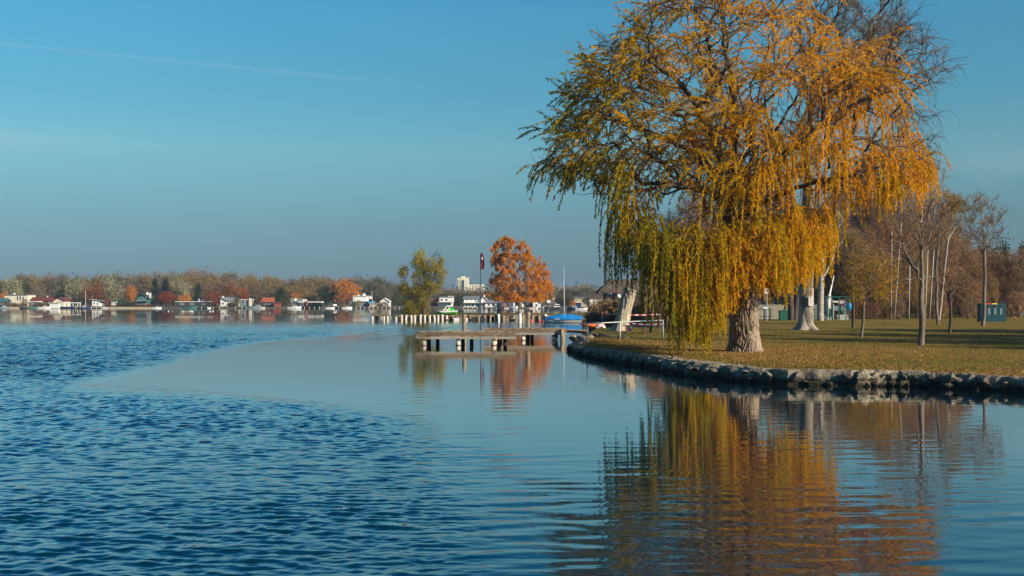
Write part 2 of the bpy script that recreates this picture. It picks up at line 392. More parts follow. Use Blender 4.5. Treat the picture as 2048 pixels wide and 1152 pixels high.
def grassmat():
    m, nt, b = newmat('lawn')
    tc = N(nt, 'ShaderNodeTexCoord')
    def nz(scale, det=5, st=(1,1,1), off=(0,0,0)):
        mp = N(nt, 'ShaderNodeMapping'); mp.inputs['Scale'].default_value = st; mp.inputs['Location'].default_value = off
        nt.links.new(tc.outputs['Object'], mp.inputs[0])
        n = N(nt, 'ShaderNodeTexNoise'); n.inputs['Scale'].default_value = scale; n.inputs['Detail'].default_value = det; n.inputs['Roughness'].default_value = .7
        nt.links.new(mp.outputs[0], n.inputs['Vector']); return n.outputs[0]
    at = N(nt, 'ShaderNodeAttribute', attribute_name='tint')
    fine = nz(9, 6); mid = nz(.9, 5, (1,.35,1)); big = nz(.16, 4, (1,.5,1))
    g = ramp_(nt, fine, [(.30, (.065,.062,.010)), (.5, (.14,.118,.016)), (.70, (.23,.18,.03))])
    br = ramp_(nt, fine, [(.30, (.12,.065,.018)), (.5, (.28,.16,.04)), (.68, (.46,.28,.09))])
    f = math_(nt, 'ADD', math_(nt, 'MULTIPLY', mid, 1.3), math_(nt, 'MULTIPLY', big, 1.2))
    f = math_(nt, 'ADD', f, math_(nt, 'MULTIPLY', at.outputs['Fac'], .62))
    mr = N(nt, 'ShaderNodeMapRange'); mr.inputs[1].default_value = 1.10; mr.inputs[2].default_value = 1.66; nt.links.new(f, mr.inputs[0])
    mx = N(nt, 'ShaderNodeMix', data_type='RGBA'); nt.links.new(mr.outputs[0], mx.inputs[0]); nt.links.new(g, mx.inputs[6]); nt.links.new(br, mx.inputs[7])
    nt.links.new(mx.outputs[2], b.inputs['Base Color']); b.inputs['Roughness'].default_value = .95; b.inputs['Specular IOR Level'].default_value = .1
    bp = N(nt, 'ShaderNodeBump'); bp.inputs['Distance'].default_value = .06; nt.links.new(nz(14, 4), bp.inputs['Height']); nt.links.new(bp.outputs[0], b.inputs['Normal'])
    return m
M['lawn'] = grassmat()
mb.build('ground', M['lawn'], kind='structure', attr='tint', smooth=True)
# the land beyond the lake
mb = MB(); mb.bx(-3000, 3000, 508, 4500, -1, .55); mb.build('terrain', mat('terrain_soil', (.14,.12,.07), .95, .3, .2), kind='structure')

# ------------------------------------------------------------------ water
def poly_sd(P, poly):
    poly = np.array(poly, dtype=float); B = np.roll(poly, -1, axis=0)
    d = segdist(P, poly, B); return np.where(inside(P, poly), -d, d)
rows = [9.0]
while rows[-1] < 46: rows.append(rows[-1]+float(np.clip(rows[-1]**2/3300*.5, .045, .09)))
while rows[-1] < 195: rows.append(rows[-1]+.10+.0034*(rows[-1]-46))
rows = np.concatenate([np.array(rows), np.geomspace(196, 508.5, 60)]); az = np.concatenate([np.linspace(-1.2, -.5, 12), np.linspace(-.47, .47, 360), np.linspace(.5, 1.2, 12)])
gx = rows[:, None]*np.tan(az)[None]; gy = np.repeat(rows[:, None], len(az), 1)
PX = 1024+F*gx/gy; PY = HY+F*H/gy
# the still tongue of water, written in picture rows and columns and laid out on the lake as world positions
tongue = [(1400,640),(1000,652),(840,664),(720,671),(600,679),(500,689),(430,703),(360,722),(280,743),(190,766),(300,778),(430,788),(560,796),(680,808),(780,826),(850,850),(905,885),(945,930),(975,990),(1000,1060),(1010,1150),(1010,1900),(4000,1900),(4000,640)]
q = np.stack([PX.ravel(), PY.ravel()*3], 1)
sdn = poly_sd(q, [(a, b*3) for a, b in tongue]).reshape(PX.shape)
low = smooth(800, 900, PY)*smooth(500, 900, PX)
sdn = sdn+np.array([noise.noise(Vector((a*.16, b_*.05, 0)))*26+noise.noise(Vector((a*.5, b_*.12, 4)))*12 for a, b_ in zip(gx.ravel(), gy.ravel())]).reshape(gx.shape)
wid = 26+60*smooth(620, 240, PX)+smooth(560, 860, PX)*90*smooth(760, 830, PY)+60*low
rip = smooth(-wid*.35, wid, sdn)
far_fade = smooth(640, 690, PY)
rip = rip*(.05+.95*far_fade)
# the gentle roll that comes out of the open water into the still corner
roll = smooth(820, 1120, PY)*.85+.15*smooth(640, 820, PY)
roll = roll*(1-.35*smooth(1500, 1950, PX)) + .5*smooth(-260, -10, sdn)*smooth(700, 900, PY)
mb = MB(); nr, nc = gx.shape
i = np.arange(nr-1)[:, None]*nc; j = np.arange(nc-1)[None]
# real waves on the near water: short-crested chop where the wind reaches, long low swell in the still corner
rwv = np.random.default_rng(3); fade = (1-smooth(38, 46, gy))
def waves(nw, l0, l1, ang0, spread, slope):
    h = np.zeros_like(gx)
    for _ in range(nw):
        lam = math.exp(rwv.uniform(math.log(l0), math.log(l1))); a = ang0+rwv.normal()*spread; k = 2*PI/lam
        A = slope*math.sqrt(2/nw)/k
        ph = k*(gx*math.sin(a)+gy*math.cos(a))+rwv.uniform(0, 2*PI); h += A*np.sin(ph)
    return h
gustf = .75+.25*np.sin(gx*.31+1+np.sin(gy*.23)*1.3)*np.sin(gy*.41+gx*.13)
hz = (waves(80, .14, .36, .28, .48, .20)*(1-smooth(15, 23, gy))+waves(70, .21, .48, .28, .5, .26)*smooth(15, 23, gy))*rip*gustf + waves(26, .35, 1.1, -.12, .22, .024)*roll
chop = waves(20, .30, .7, .2, .3, .02)*np.clip(roll-.2, 0, 1)
fB = smooth(38, 46, gy)*(1-smooth(88, 104, gy)); fC = smooth(88, 104, gy)*(1-smooth(165, 192, gy))
hz = (hz+chop)*fade + waves(50, .42, 1.1, .3, .6, .23)*rip*fB + waves(50, 1.2, 2.4, .3, .5, .17)*rip*fC
mb.add(np.stack([gx, gy, hz], -1), np.stack([i+j, i+j+1, i+nc+j+1, i+nc+j], -1))
mb.a = [rip.ravel().astype(np.float32)]
def watermat():
    m, nt, b = newmat('lake_water')
    b.inputs['Base Color'].default_value = (.001,.022,.038,1); b.inputs['Roughness'].default_value = .015; b.inputs['IOR'].default_value = 1.6
    b.inputs['Specular IOR Level'].default_value = .5
    tc = N(nt, 'ShaderNodeTexCoord')
    ra = N(nt, 'ShaderNodeAttribute', attribute_name='tint').outputs['Fac']; ro = N(nt, 'ShaderNodeAttribute', attribute_name='roll').outputs['Fac']
    def nz(st, rot, scale, det=2, rough=.5, dist=0):
        mp = N(nt, 'ShaderNodeMapping'); mp.inputs['Scale'].default_value = st; mp.inputs['Rotation'].default_value = (0, 0, rot)
        nt.links.new(tc.outputs['Object'], mp.inputs[0])
        n = N(nt, 'ShaderNodeTexNoise'); n.inputs['Scale'].default_value = scale; n.inputs['Detail'].default_value = det
        n.inputs['Roughness'].default_value = rough; n.inputs['Distortion'].default_value = dist
        nt.links.new(mp.outputs[0], n.inputs['Vector']); return n.outputs[0]
    gust = nz((1,1,1), 0, .11, 3)
    gr = N(nt, 'ShaderNodeMapRange'); gr.inputs[1].default_value = .3; gr.inputs[2].default_value = .7; gr.inputs[3].default_value = .7; gr.inputs[4].default_value = 1.2; nt.links.new(gust, gr.inputs[0])
    h1 = math_(nt, 'MULTIPLY', nz((.75,1.25,1), .22, 1.35, 3, .5, .5), .24)
    h2 = math_(nt, 'MULTIPLY', nz((1.0,1.8,1), -.30, 3.6, 2, .5, .2), .045)
    amp = math_(nt, 'MULTIPLY', ra, gr.outputs[0])
    h = math_(nt, 'MULTIPLY', math_(nt, 'ADD', h1, h2), amp)
    # calm water: long crests, a few millimetres
    h3 = math_(nt, 'MULTIPLY', math_(nt, 'MULTIPLY', nz((.45,2.1,1), .12, 1.5, 3, .5, .4), .026), ro)
    h4 = math_(nt, 'MULTIPLY', nz((.6,1.6,1), -.2, 1.1, 3, .5), .0042)
    # the mesh carries the near waves, the relief takes over where they grow finer than the mesh
    sp = N(nt, 'ShaderNodeSeparateXYZ'); nt.links.new(tc.outputs['Object'], sp.inputs[0])
    fr = N(nt, 'ShaderNodeMapRange'); fr.inputs[1].default_value = 36; fr.inputs[2].default_value = 48; fr.inputs[3].default_value = .3; fr.inputs[4].default_value = .9; nt.links.new(sp.outputs[1], fr.inputs[0])
    h = math_(nt, 'MULTIPLY', h, fr.outputs[0]); h3 = math_(nt, 'MULTIPLY', h3, math_(nt, 'MINIMUM', fr.outputs[0], .8))
    hh = math_(nt, 'ADD', math_(nt, 'ADD', h, h3), h4)
    bp = N(nt, 'ShaderNodeBump'); bp.inputs['Distance'].default_value = 1.0; bp.inputs['Strength'].default_value = 1.0
    nt.links.new(hh, bp.inputs['Height']); nt.links.new(bp.outputs[0], b.inputs['Normal'])
    # mirror strength: Fresnel of the rippled surface, lifted above its physical strength for brighter reflections
    b.inputs['Specular IOR Level'].default_value = 0.0; b.inputs['IOR'].default_value = 1.0; b.inputs['Roughness'].default_value = 1.0
    fz = N(nt, 'ShaderNodeFresnel'); fz.inputs[0].default_value = 1.34; nt.links.new(bp.outputs[0], fz.inputs['Normal'])
    gl = N(nt, 'ShaderNodeBsdfGlossy'); gl.inputs['Roughness'].default_value = .012; gl.inputs['Color'].default_value = (.97,.965,.94,1); nt.links.new(bp.outputs[0], gl.inputs['Normal'])
    mx = N(nt, 'ShaderNodeMixShader'); nt.links.new(math_(nt, 'MINIMUM', math_(nt, 'MULTIPLY', fz.outputs[0], 1.5), .90), mx.inputs[0])
    nt.links.new(b.outputs[0], mx.inputs[1]); nt.links.new(gl.outputs[0], mx.inputs[2]); nt.links.new(mx.outputs[0], nt.nodes['Material Output'].inputs[0])
    return m
M['water'] = watermat()
wat = mb.build('water', M['water'], kind='structure', attr='tint', smooth=True)
at = wat.data.attributes.new('roll', 'FLOAT', 'POINT'); at.data.foreach_set('value', roll.ravel().astype(np.float32))

# ------------------------------------------------------------------ shore wall
import bmesh
t = empty('shore_wall', (wl[60,0], wl[60,1], 0), 'low rough stone and mortar wall between the lake and the lawn', 'wall')
org = np.array((wl[60,0], wl[60,1], 0))
prof = [(-.02,-.5), (-.03,-.02), (.02,.10), (-.01,.22), (.02,.34), (.04,.44), (.10,.52), (.24,.545), (.44,.545), (.64,.53), (.84,.44)]
wv = resample(np.c_[wl, nrm], .14); mb = MB(); K = len(prof); vv = []
for p in wv:
    x, y, zt, nx, ny = p; s_ = zt/.55
    px = 1024+F*x/y
    rough = 1.0 if px < 1540 or px > 1700 else .35
    for kx, (o, z) in enumerate(prof):
        z = z*s_ if z > 0 else z
        q = Vector((x*2.4, y*2.4, z*3)); q2 = Vector((x*6, y*6, z*7))
        d = (noise.noise(q)*.17+noise.noise(q2)*.07+noise.noise(q2*2.1)*.03)*rough
        dz = (noise.noise(q+Vector((9,9,9)))*.05+noise.noise(q2+Vector((5,2,9)))*.02) if kx > 4 else 0
        wide = 1+ (.5 if px < 1520 else .0)*max(0, noise.noise(Vector((x*.35, y*.35, 2)))*2.5+.3) if kx > 5 else 1
        if px > 1560: wide = .72 if kx > 6 else wide
        vv.append((x+nx*(o*wide-d-.06), y+ny*(o*wide-d-.06), z+dz*rough))
n = len(wv); i = np.arange(n-1)[:, None]*K; j = np.arange(K-1)[None]
mb.add(np.array(vv)-org, np.stack([i+j, i+K+j, i+K+j+1, i+j+1], -1).reshape(-1, 4))
M['mortar'] = mat('mortar', (.36,.305,.21), .95, scale=2.2, bump=.07, bscale=7, col2=(.11,.09,.06))
def wetline(m):
    """rock that stays damp and algae-dark just above the water"""
    nt = m.node_tree; b = nt.nodes['Principled BSDF']; l = b.inputs['Base Color'].links[0].from_socket
    g = N(nt, 'ShaderNodeNewGeometry'); sp = N(nt, 'ShaderNodeSeparateXYZ'); nt.links.new(g.outputs['Position'], sp.inputs[0])
    nz = N(nt, 'ShaderNodeTexNoise'); nz.inputs['Scale'].default_value = 1.5; nt.links.new(g.outputs['Position'], nz.inputs['Vector'])
    mr = N(nt, 'ShaderNodeMapRange'); mr.inputs[1].default_value = .10; mr.inputs[2].default_value = .34
    nt.links.new(math_(nt, 'ADD', sp.outputs[2], math_(nt, 'MULTIPLY', math_(nt, 'SUBTRACT', nz.outputs[0], .5), .35)), mr.inputs[0])
    mx = N(nt, 'ShaderNodeMix', data_type='RGBA'); mx.inputs[6].default_value = (.028,.024,.014,1); nt.links.new(mr.outputs[0], mx.inputs[0]); nt.links.new(l, mx.inputs[7]); nt.links.new(mx.outputs[2], b.inputs['Base Color'])
for q_ in ('mortar', 'rock', 'rock_dark'): wetline(M[q_])
mb.build('mortar', M['mortar'], t, smooth=False)
rocks = []
for k in range(8):
    bm = bmesh.new()
    for _ in range(16):
        v = Vector(rng.normal(size=3)).normalized()*rng.uniform(.8, 1.05); v.x *= .5; v.y *= .42; v.z *= .44; bm.verts.new(v)
    r = bmesh.ops.convex_hull(bm, input=bm.verts)
    bmesh.ops.delete(bm, geom=[g for g in r['geom_interior'] if isinstance(g, bmesh.types.BMVert)], context='VERTS')
    me = bpy.data.meshes.new('stone'); bm.to_mesh(me); bm.free(); me.materials.append(M['rock'] if k % 3 else M['rock_dark']); rocks.append(me)
def stone(x, y, z, s, parent, o0, rz):
    o = bpy.data.objects.new('stone', rocks[rng.integers(8)]); C.objects.link(o); o.parent = parent
    o.location = (x-o0[0], y-o0[1], z-o0[2]); o.rotation_euler = (rng.uniform(-.5,.5), rng.uniform(-.6,.6), rz+rng.uniform(-.5,.5)); o.scale = s
cnt = 0
for k in range(len(wl)-1):
    x, y, zt = wl[k]; px = 1024+F*x/y
    if px > 2130: break
    a = math.atan2(tg[k,1], tg[k,0])
    if 1695 < px < 1980:
        rws = ((.10,1), (.36,1))
    elif px < 1540: rws = ((.12,.55), (.34,.6), (.50,.28))
    else: rws = ((.08,.30), (.3,.12))
    for zz, pr in rws:
        if rng.random() > pr or cnt > 285: continue
        s0 = rng.uniform(.26, .50)*(1.25 if 1695 < px < 1980 else 1); d = rng.uniform(-.20, -.02) if px > 1690 else rng.uniform(-.14, .02)
        stone(x+nrm[k,0]*(d+(.3 if zz > .45 else 0))+rng.uniform(-.1,.1), y+nrm[k,1]*(d+(.3 if zz > .45 else 0)), zz*zt/.55+rng.uniform(-.04,.04), (s0*rng.uniform(.9,1.4), s0*.9, s0*rng.uniform(.7,1.0)), t, org, a); cnt += 1
# ledge of flat slabs on the spit
tl = empty('rock_ledge', tuple(G(1200,676,.5)), 'flat weathered rock slabs cropping out of the spit below the leaning stump', 'rock ledge')
o0 = tl.location
for (px, py, sx, sz) in ((1152,686,1.3,.5),(1160,681,1.6,.55),(1172,678,1.8,.6),(1188,675,1.6,.5),(1150,676,1.2,.5),(1205,677,2.2,.45),(1222,678,2.6,.45),(1240,680,2.4,.40),(1256,682,2.0,.35),(1178,671,1.6,.5),(1196,670,1.5,.4),(1166,686,1.2,.35)):
    p = G(px, py, .45); stone(p.x, p.y, p.z-.05, (sx, 1.3, sz), tl, o0, 0)
# ------------------------------------------------------------------ foliage and tree tools
def leaves(mb, P, D, L, Wd, tint, r=rng, flat=None):
    """one four-cornered leaf per row: base, two shoulders, tip"""
    n = len(P); D = D/(np.linalg.norm(D, axis=1, keepdims=True)+1e-9)
    R = r.normal(size=(n, 3)); Sd = np.cross(D, R); Sd /= (np.linalg.norm(Sd, axis=1, keepdims=True)+1e-9)
    Nn = np.cross(D, Sd); L = np.broadcast_to(L, (n,))[:, None]; Wd = np.broadcast_to(Wd, (n,))[:, None]
    mid = P+D*L*.45
    v = np.stack([P, mid+Sd*Wd*.5+Nn*Wd*.15, P+D*L, mid-Sd*Wd*.5+Nn*Wd*.15], 1)
    mb.add(v.reshape(-1, 3), np.arange(4*n).reshape(-1, 4), a=np.repeat(np.broadcast_to(tint, (n,)), 4))
class Skel:
    def __init__(s, pts):
        s.P = [np.array(p, dtype=float) for p in pts]; s.par = [-1]+list(range(len(pts)-1)); s.paths = [list(range(len(pts)))]
        s.len = [0.0]
        for i in range(1, len(pts)): s.len.append(s.len[-1]+np.linalg.norm(s.P[i]-s.P[i-1]))
    def path(s, start, pts):
        idx = [start]
        for p in pts:
            s.P.append(np.array(p, dtype=float)); s.par.append(idx[-1]); s.len.append(s.len[-1 if False else idx[-1]]+np.linalg.norm(s.P[-1]-s.P[idx[-1]])); idx.append(len(s.P)-1)
        s.paths.append(idx); return idx
    def grow(s, T, alpha=.45, seg=.6, wob=.12, lo=0, arch=0.0, r=rng, sag=0.0, dirbias=.5):
        """join every target to the cheapest existing node with a bent path"""
        c = s.P[lo]; T = sorted(T, key=lambda t: np.linalg.norm(t-c))
        PA = np.zeros((200000, 3)); n = len(s.P); PA[:n] = s.P; LA = np.zeros(200000); LA[:n] = s.len; tips = []
        LA[:lo] += 1e6
        for t in T:
            t = np.asarray(t, dtype=float)
            d = np.linalg.norm(PA[:n]-t, axis=1); k = int(np.argmin(d+alpha*LA[:n])); p0 = PA[k].copy(); dist = d[k]
            if dist < 1e-3: continue
            par = s.par[k]; dr = (p0-s.P[par]) if par >= 0 else np.array((0,0,1.)); dr = dr/(np.linalg.norm(dr)+1e-9)
            m = max(2, int(dist/seg)+1); u = np.linspace(0, 1, m+1)[1:, None]
            c1 = p0+dr*dist*dirbias*.5+np.array((0,0,arch*dist)); 
            q = (1-u)**2*p0+2*u*(1-u)*c1+u**2*t
            q[:-1] += r.normal(size=(m-1, 3))*wob*min(seg, dist/m)
            q[:, 2] -= sag*np.sin(u[:, 0]*PI)*dist
            idx = s.path(k, q); PA[n:n+m] = q; LA[n:n+m] = [s.len[a] for a in idx[1:]]; n += m; tips.append(idx[-1])
        return tips
    def radii(s, R0, power=.5, rmin=.006):
        n = len(s.P); cnt = np.zeros(n); has = np.zeros(n, bool)
        for i in range(n):
            if s.par[i] >= 0: has[s.par[i]] = True
        cnt[~has] = 1
        for i in range(n-1, 0, -1): cnt[s.par[i]] += cnt[i]
        s.R = np.maximum(rmin, R0*(cnt/cnt[0])**power); return s.R
    def tubes(s, mb, rmax=1e9, rlo=0, taper=True, k3=4):
        for idx in s.paths:
            R = s.R[idx].copy()
            if len(idx) > 1: R[0] = R[1]
            if R.max() < rlo or R.max() > rmax: continue
            rm = R.max(); k = 10 if rm > .2 else 7 if rm > .07 else 5 if rm > .025 else 3
            mb.tube([s.P[i] for i in idx], R, k, cap=False)
def outpoly(poly, n, r=rng):
    poly = np.array(poly, dtype=float); out = []
    lo, hi = poly.min(0), poly.max(0)
    while len(out) < n:
        p = r.uniform(lo, hi, (n, 2)); out += list(p[inside(p, poly)])
    return np.array(out[:n])
def twigs(sk, mb, n, L, r=rng, up=.3, rad=.006, rthr=.03, spread=1.0, fork=3):
    """short bare shoots on the thin wood, each with a few side shoots"""
    idx = np.where(sk.R <= max(rthr, np.quantile(sk.R, .45)))[0]; idx = idx[idx > 0]
    ch = r.choice(idx, n); P = np.array([sk.P[i] for i in ch]); Q = np.array([sk.P[sk.par[i]] for i in ch])
    D = P-Q; D /= (np.linalg.norm(D, axis=1, keepdims=True)+1e-9)
    D = D+r.normal(size=D.shape)*spread*.6+np.array((0,0,up)); D /= np.linalg.norm(D, axis=1, keepdims=True)
    Ls = r.uniform(.4, 1, n)*L
    tipsP, tipsD = [], []
    def ribbon(P, D, L, w, both=False):
        s_ = np.cross(D, r.normal(size=D.shape)); s_ /= (np.linalg.norm(s_, axis=1, keepdims=True)+1e-9)
        m = P+D*L[:, None]*.5+r.normal(size=P.shape)*L[:, None]*.06; e = P+D*L[:, None]+r.normal(size=P.shape)*L[:, None]*.08
        u = np.cross(D, s_)
        for a in ((s_, u) if both else (s_,)):
            v = np.stack([P-a*w, P+a*w, m+a*w*.7, m-a*w*.7, e+a*w*.3, e-a*w*.3], 1).reshape(-1, 3); k = np.arange(len(P))[:, None]*6
            mb.add(v, np.concatenate([k+np.array([[0,1,2,3]]), k+np.array([[3,2,4,5]])]))
        return m, e
    m, e = ribbon(P, D, Ls, rad, True); out = [(e, D)]
    for f in range(fork):
        D2 = D+r.normal(size=D.shape)*.7+np.array((0,0,up*.5)); D2 /= np.linalg.norm(D2, axis=1, keepdims=True)
        st = P+(e-P)*r.uniform(.25, .95, n)[:, None]
        _, e2 = ribbon(st, D2, Ls*r.uniform(.3, .7, n), rad*.6); out.append((e2, D2))
    return np.concatenate([a for a, _ in out]), np.concatenate([b for _, b in out])
def ellips(n, c, rad, shell=.0, r=rng):
    v = r.normal(size=(n, 3)); v /= np.linalg.norm(v, axis=1, keepdims=True)
    return np.array(c)+v*np.array(rad)*(shell+(1-shell)*r.uniform(0, 1, n)[:, None]**.45)
def clumps(mb, centres, per, cr, size, r=rng, tint0=None, droop=.0, squash=.75):
    """leafy clumps round given centres: many small leaf faces, each clump its own tint"""
    n = len(centres); c = np.repeat(centres, per, axis=0)
    o = r.normal(size=(n*per, 3))*np.array((1,1,squash))*np.repeat(np.broadcast_to(cr, (n,)), per)[:, None]*.55
    tn = np.repeat(r.uniform(.1, .9, n) if tint0 is None else tint0, per)+r.normal(size=n*per)*.14
    D = o+r.normal(size=o.shape)*.4-np.array((0,0,droop)); 
    leaves(mb, c+o, D, size*r.uniform(.6, 1.3, n*per), size*.6*r.uniform(.6, 1.2, n*per), np.clip(tn, 0, 1))

# ------------------------------------------------------------------ the weeping willow
wb = GP(1490, 703); WYd = wb.y; s_px = WYd/F
def wp(px, py, dy=0): # a point of the willow at a depth dy behind its trunk
    Y = WYd+dy; return np.array((XX(px, Y), Y, ZZ(py, Y)))
WO = np.array(wb); rw = np.random.default_rng(11)
tw = empty('weeping_willow', tuple(wb), 'huge weeping willow with orange and olive leaves and a thick furrowed trunk', 'tree')
# trunk: dense ring mesh with furrowed bark
tp = resample([tuple(wp(a, b, 0))+(r_,) for a, b, r_ in ((1489,706,.80),(1489,700,.735),(1489,690,.69),(1489,660,.655),(1488,620,.63),(1484,570,.62),(1478,520,.64),(1474,470,.70),(1470,440,.70),(1468,415,.58))], .05, 3)
mb = MB(); K = 190; th = np.arange(K)*2*PI/K; vv = []
for q_ in tp:
    h = q_[2]-wb.z; fl = max(0, .9-h)
    row = []
    for a in th:
        ca, sa = math.cos(a), math.sin(a)
        ws = noise.noise(Vector((ca*1.3, sa*1.3, h*.9)))*.9+noise.noise(Vector((ca*3, sa*3, h*2.1)))*.35
        rid = abs(noise.noise(Vector((math.cos(a+ws*.3)*9.5, math.sin(a+ws*.3)*9.5, h*1.5))))
        rid2 = abs(noise.noise(Vector((math.cos(a+ws*.3)*22, math.sin(a+ws*.3)*22, h*4.2))))
        rad = q_[3]*(1+noise.noise(Vector((ca*.9, sa*.9, h*.4)))*.10)+.13*min(rid*3.0, 1)+.05*min(rid2*3, 1)-.10+fl*fl*.09*(1+math.sin(a*5+1)*.6)
        row.append((q_[0]+ca*rad, q_[1]+sa*rad, q_[2]))
    vv.append(row)
n = len(tp); i = np.arange(n-1)[:, None]*K; j = np.arange(K)[None]; j2 = (j+1) % K
mb.add(np.array(vv).reshape(-1, 3)-WO, np.stack([i+j, i+j2, i+K+j2, i+K+j], -1).reshape(-1, 4))
mb.build('trunk', M['bark_willow'], tw, smooth=True)
# limbs: (px, py, depth) poles of the big boughs
boughs = [
 [(1470,435,0),(1445,395,0),(1405,372,-.4),(1350,368,-.9),(1285,380,-1.4),(1225,388,-1.8),(1165,390,-2.0)],
 [(1470,430,0),(1440,370,.3),(1400,320,.6),(1350,285,1),(1290,262,1.3),(1220,240,1.6),(1160,220,1.8)],
 [(1472,430,0),(1450,340,-.5),(1425,270,-1),(1390,200,-1.6),(1340,150,-2),(1280,110,-2.4),(1230,80,-2.6)],
 [(1474,425,0),(1472,330,0),(1470,240,.2),(1462,160,.5),(1450,90,.8),(1440,20,1),(1430,-40,1.2)],
 [(1474,425,0),(1500,340,.6),(1510,260,1),(1520,180,1.3),(1535,100,1.6),(1560,30,1.9),(1575,-30,2.1)],
 [(1474,430,0),(1520,360,-.4),(1570,310,-.8),(1640,248,-1.2),(1700,215,-1.4),(1765,178,-1.5),(1830,150,-1.6),(1880,130,-1.6)],
 [(1474,435,0),(1530,390,.4),(1590,340,.8),(1660,300,1.2),(1720,268,1.6),(1780,300,1.8),(1830,320,2)],
 [(1474,435,0),(1540,400,-1.2),(1600,372,-2.2),(1650,360,-3),(1710,350,-3.4)],
 [(1476,440,0),(1500,420,2.5),(1530,380,4.5),(1560,330,5.5)],
 [(1470,440,0),(1450,420,2.5),(1410,380,4.5),(1370,340,5.5)],
 [(1470,445,0),(1450,430,-2.0),(1420,430,-3.2),(1370,435,-4.0),(1320,450,-4.4),(1290,470,-4.5)],
 [(1474,442,0),(1490,430,-2.0),(1500,430,-3.4),(1530,440,-4.2)],
 [(1472,432,0),(1440,300,2),(1400,220,3.5),(1360,170,4.2)],
 [(1472,432,0),(1540,280,2.5),(1590,200,3.6),(1640,150,4.2)],
]
sk = Skel([wp(1474,470), wp(1473,450)])
for b_ in boughs:
    c = np.array([wp(*q_) for q_ in b_]); cc = resample(c, .45, 3)
    for _ in range(2): cc[1:-1] = .5*cc[1:-1]+.25*(cc[:-2]+cc[2:])
    cc[1:-1] += rw.normal(size=cc[1:-1].shape)*.045
    sk.path(1, cc[1:])
crown = [(1085,330),(1105,285),(1125,240),(1150,165),(1190,95),(1240,52),(1290,15),(1340,-25),(1480,-60),(1590,-40),(1650,60),(1700,95),(1770,110),(1810,160),(1850,215),(1870,290),(1840,360),(1780,385),(1690,390),(1600,430),(1540,450),(1440,410),(1370,385),(1280,395),(1180,385),(1110,365)]
cp = outpoly(crown, 1500, rw); cp = cp[[noise.noise(Vector((a/62, b_/62, 1.5)))+.6*noise.noise(Vector((a/25, b_/25, 7))) > -.10 for a, b_ in cp]]; T = []
cp = np.concatenate([cp, outpoly([(1690,100),(1760,40),(1840,50),(1893,115),(1880,190),(1820,200),(1700,170)], 130, rw)])
for a, b_ in cp:
    e = 1-((a-1475)/400)**2; e2 = 1-((b_-210)/290)**2
    dep = 6.6*math.sqrt(max(.02, e))*math.sqrt(max(.05, e2))
    T.append(wp(a, b_, rw.uniform(-1, 1)*dep))
tips = sk.grow(T, .42, .5, .16, 2, arch=.10, r=rw)
# second order: short side shoots
T2 = []
for k in rw.integers(40, len(sk.P), 1300):
    d = rw.normal(size=3); d[2] = abs(d[2])*.5+.1; T2.append(sk.P[k]+d/np.linalg.norm(d)*rw.uniform(.4, 1.1))
tips2 = sk.grow(T2, .2, .35, .2, 2, r=rw)
sk.radii(.60, .52, .007)
sk.P = [p-WO for p in sk.P]
mb = MB(); sk.tubes(mb); mb.build('limbs', M['bark_dark'], tw, smooth=True)
# hanging shoots
PT = np.array(sk.P); thin = np.where(sk.R < sk.R[1:].min()*2.1)[0]
def hang(px):      # picture row where the curtain ends for a column
    xs = [1080,1130,1180,1228,1236,1270,1276,1300,1330,1345,1420,1440,1460,1500,1560,1590,1660,1672,1700,1780,1860,1900]
    ys = [400,392,420,470,580,580,540,620,690,702,702,650,600,575,600,570,570,440,445,430,400,330]
    return np.interp(px, xs, ys)
def hang_up(px):   # where the shoots of the upper crown end, leaving windows above the low curtain
    return np.interp(px, [1080,1130,1180,1228,1245,1270,1285,1330,1400,1440,1480,1560,1600,1660,1672,1700,1780,1860,1900], [395,388,392,400,560,500,440,412,405,500,570,590,575,565,440,435,428,395,330])
pw = np.array([max(.04, .5+1.6*noise.noise(Vector(tuple(PT[k_]*.75)))) for k_ in thin]); ch = rw.choice(thin, 5000, p=pw/pw.sum()); P0 = PT[ch]; par = np.array(sk.par)[ch]; d0 = P0-PT[par]; d0 /= (np.linalg.norm(d0, axis=1, keepdims=True)+1e-9)
# the low curtains hang from the near, lower boughs
low = [p-WO for p in sk.P[:0]]
def curtain(poly, n, depth, lenr):
    c = outpoly(poly, n, rw); return np.array([wp(a, b_, rw.uniform(*depth))-WO for a, b_ in c])
cur = [curtain([(1275,470),(1290,432),(1318,420),(1345,440),(1378,428),(1415,452),(1455,425),(1500,440),(1555,430),(1560,500),(1480,540),(1420,520),(1380,545),(1330,510),(1290,540)], 640, (-5.2,-2.0), 0),
       curtain([(1380,470),(1480,470),(1570,480),(1560,540),(1400,540)], 300, (-4.5,-1.5), 0),
       curtain([(1232,390),(1285,385),(1285,450),(1240,470)], 110, (-3.5,-1.0), 0),
       curtain([(1550,420),(1650,410),(1655,470),(1560,480)], 330, (-3.5,2.0), 0),
       curtain([(1350,560),(1425,560),(1430,600),(1340,600)], 90, (-4.8,-3.0), 0)]
cur = np.concatenate(cur)
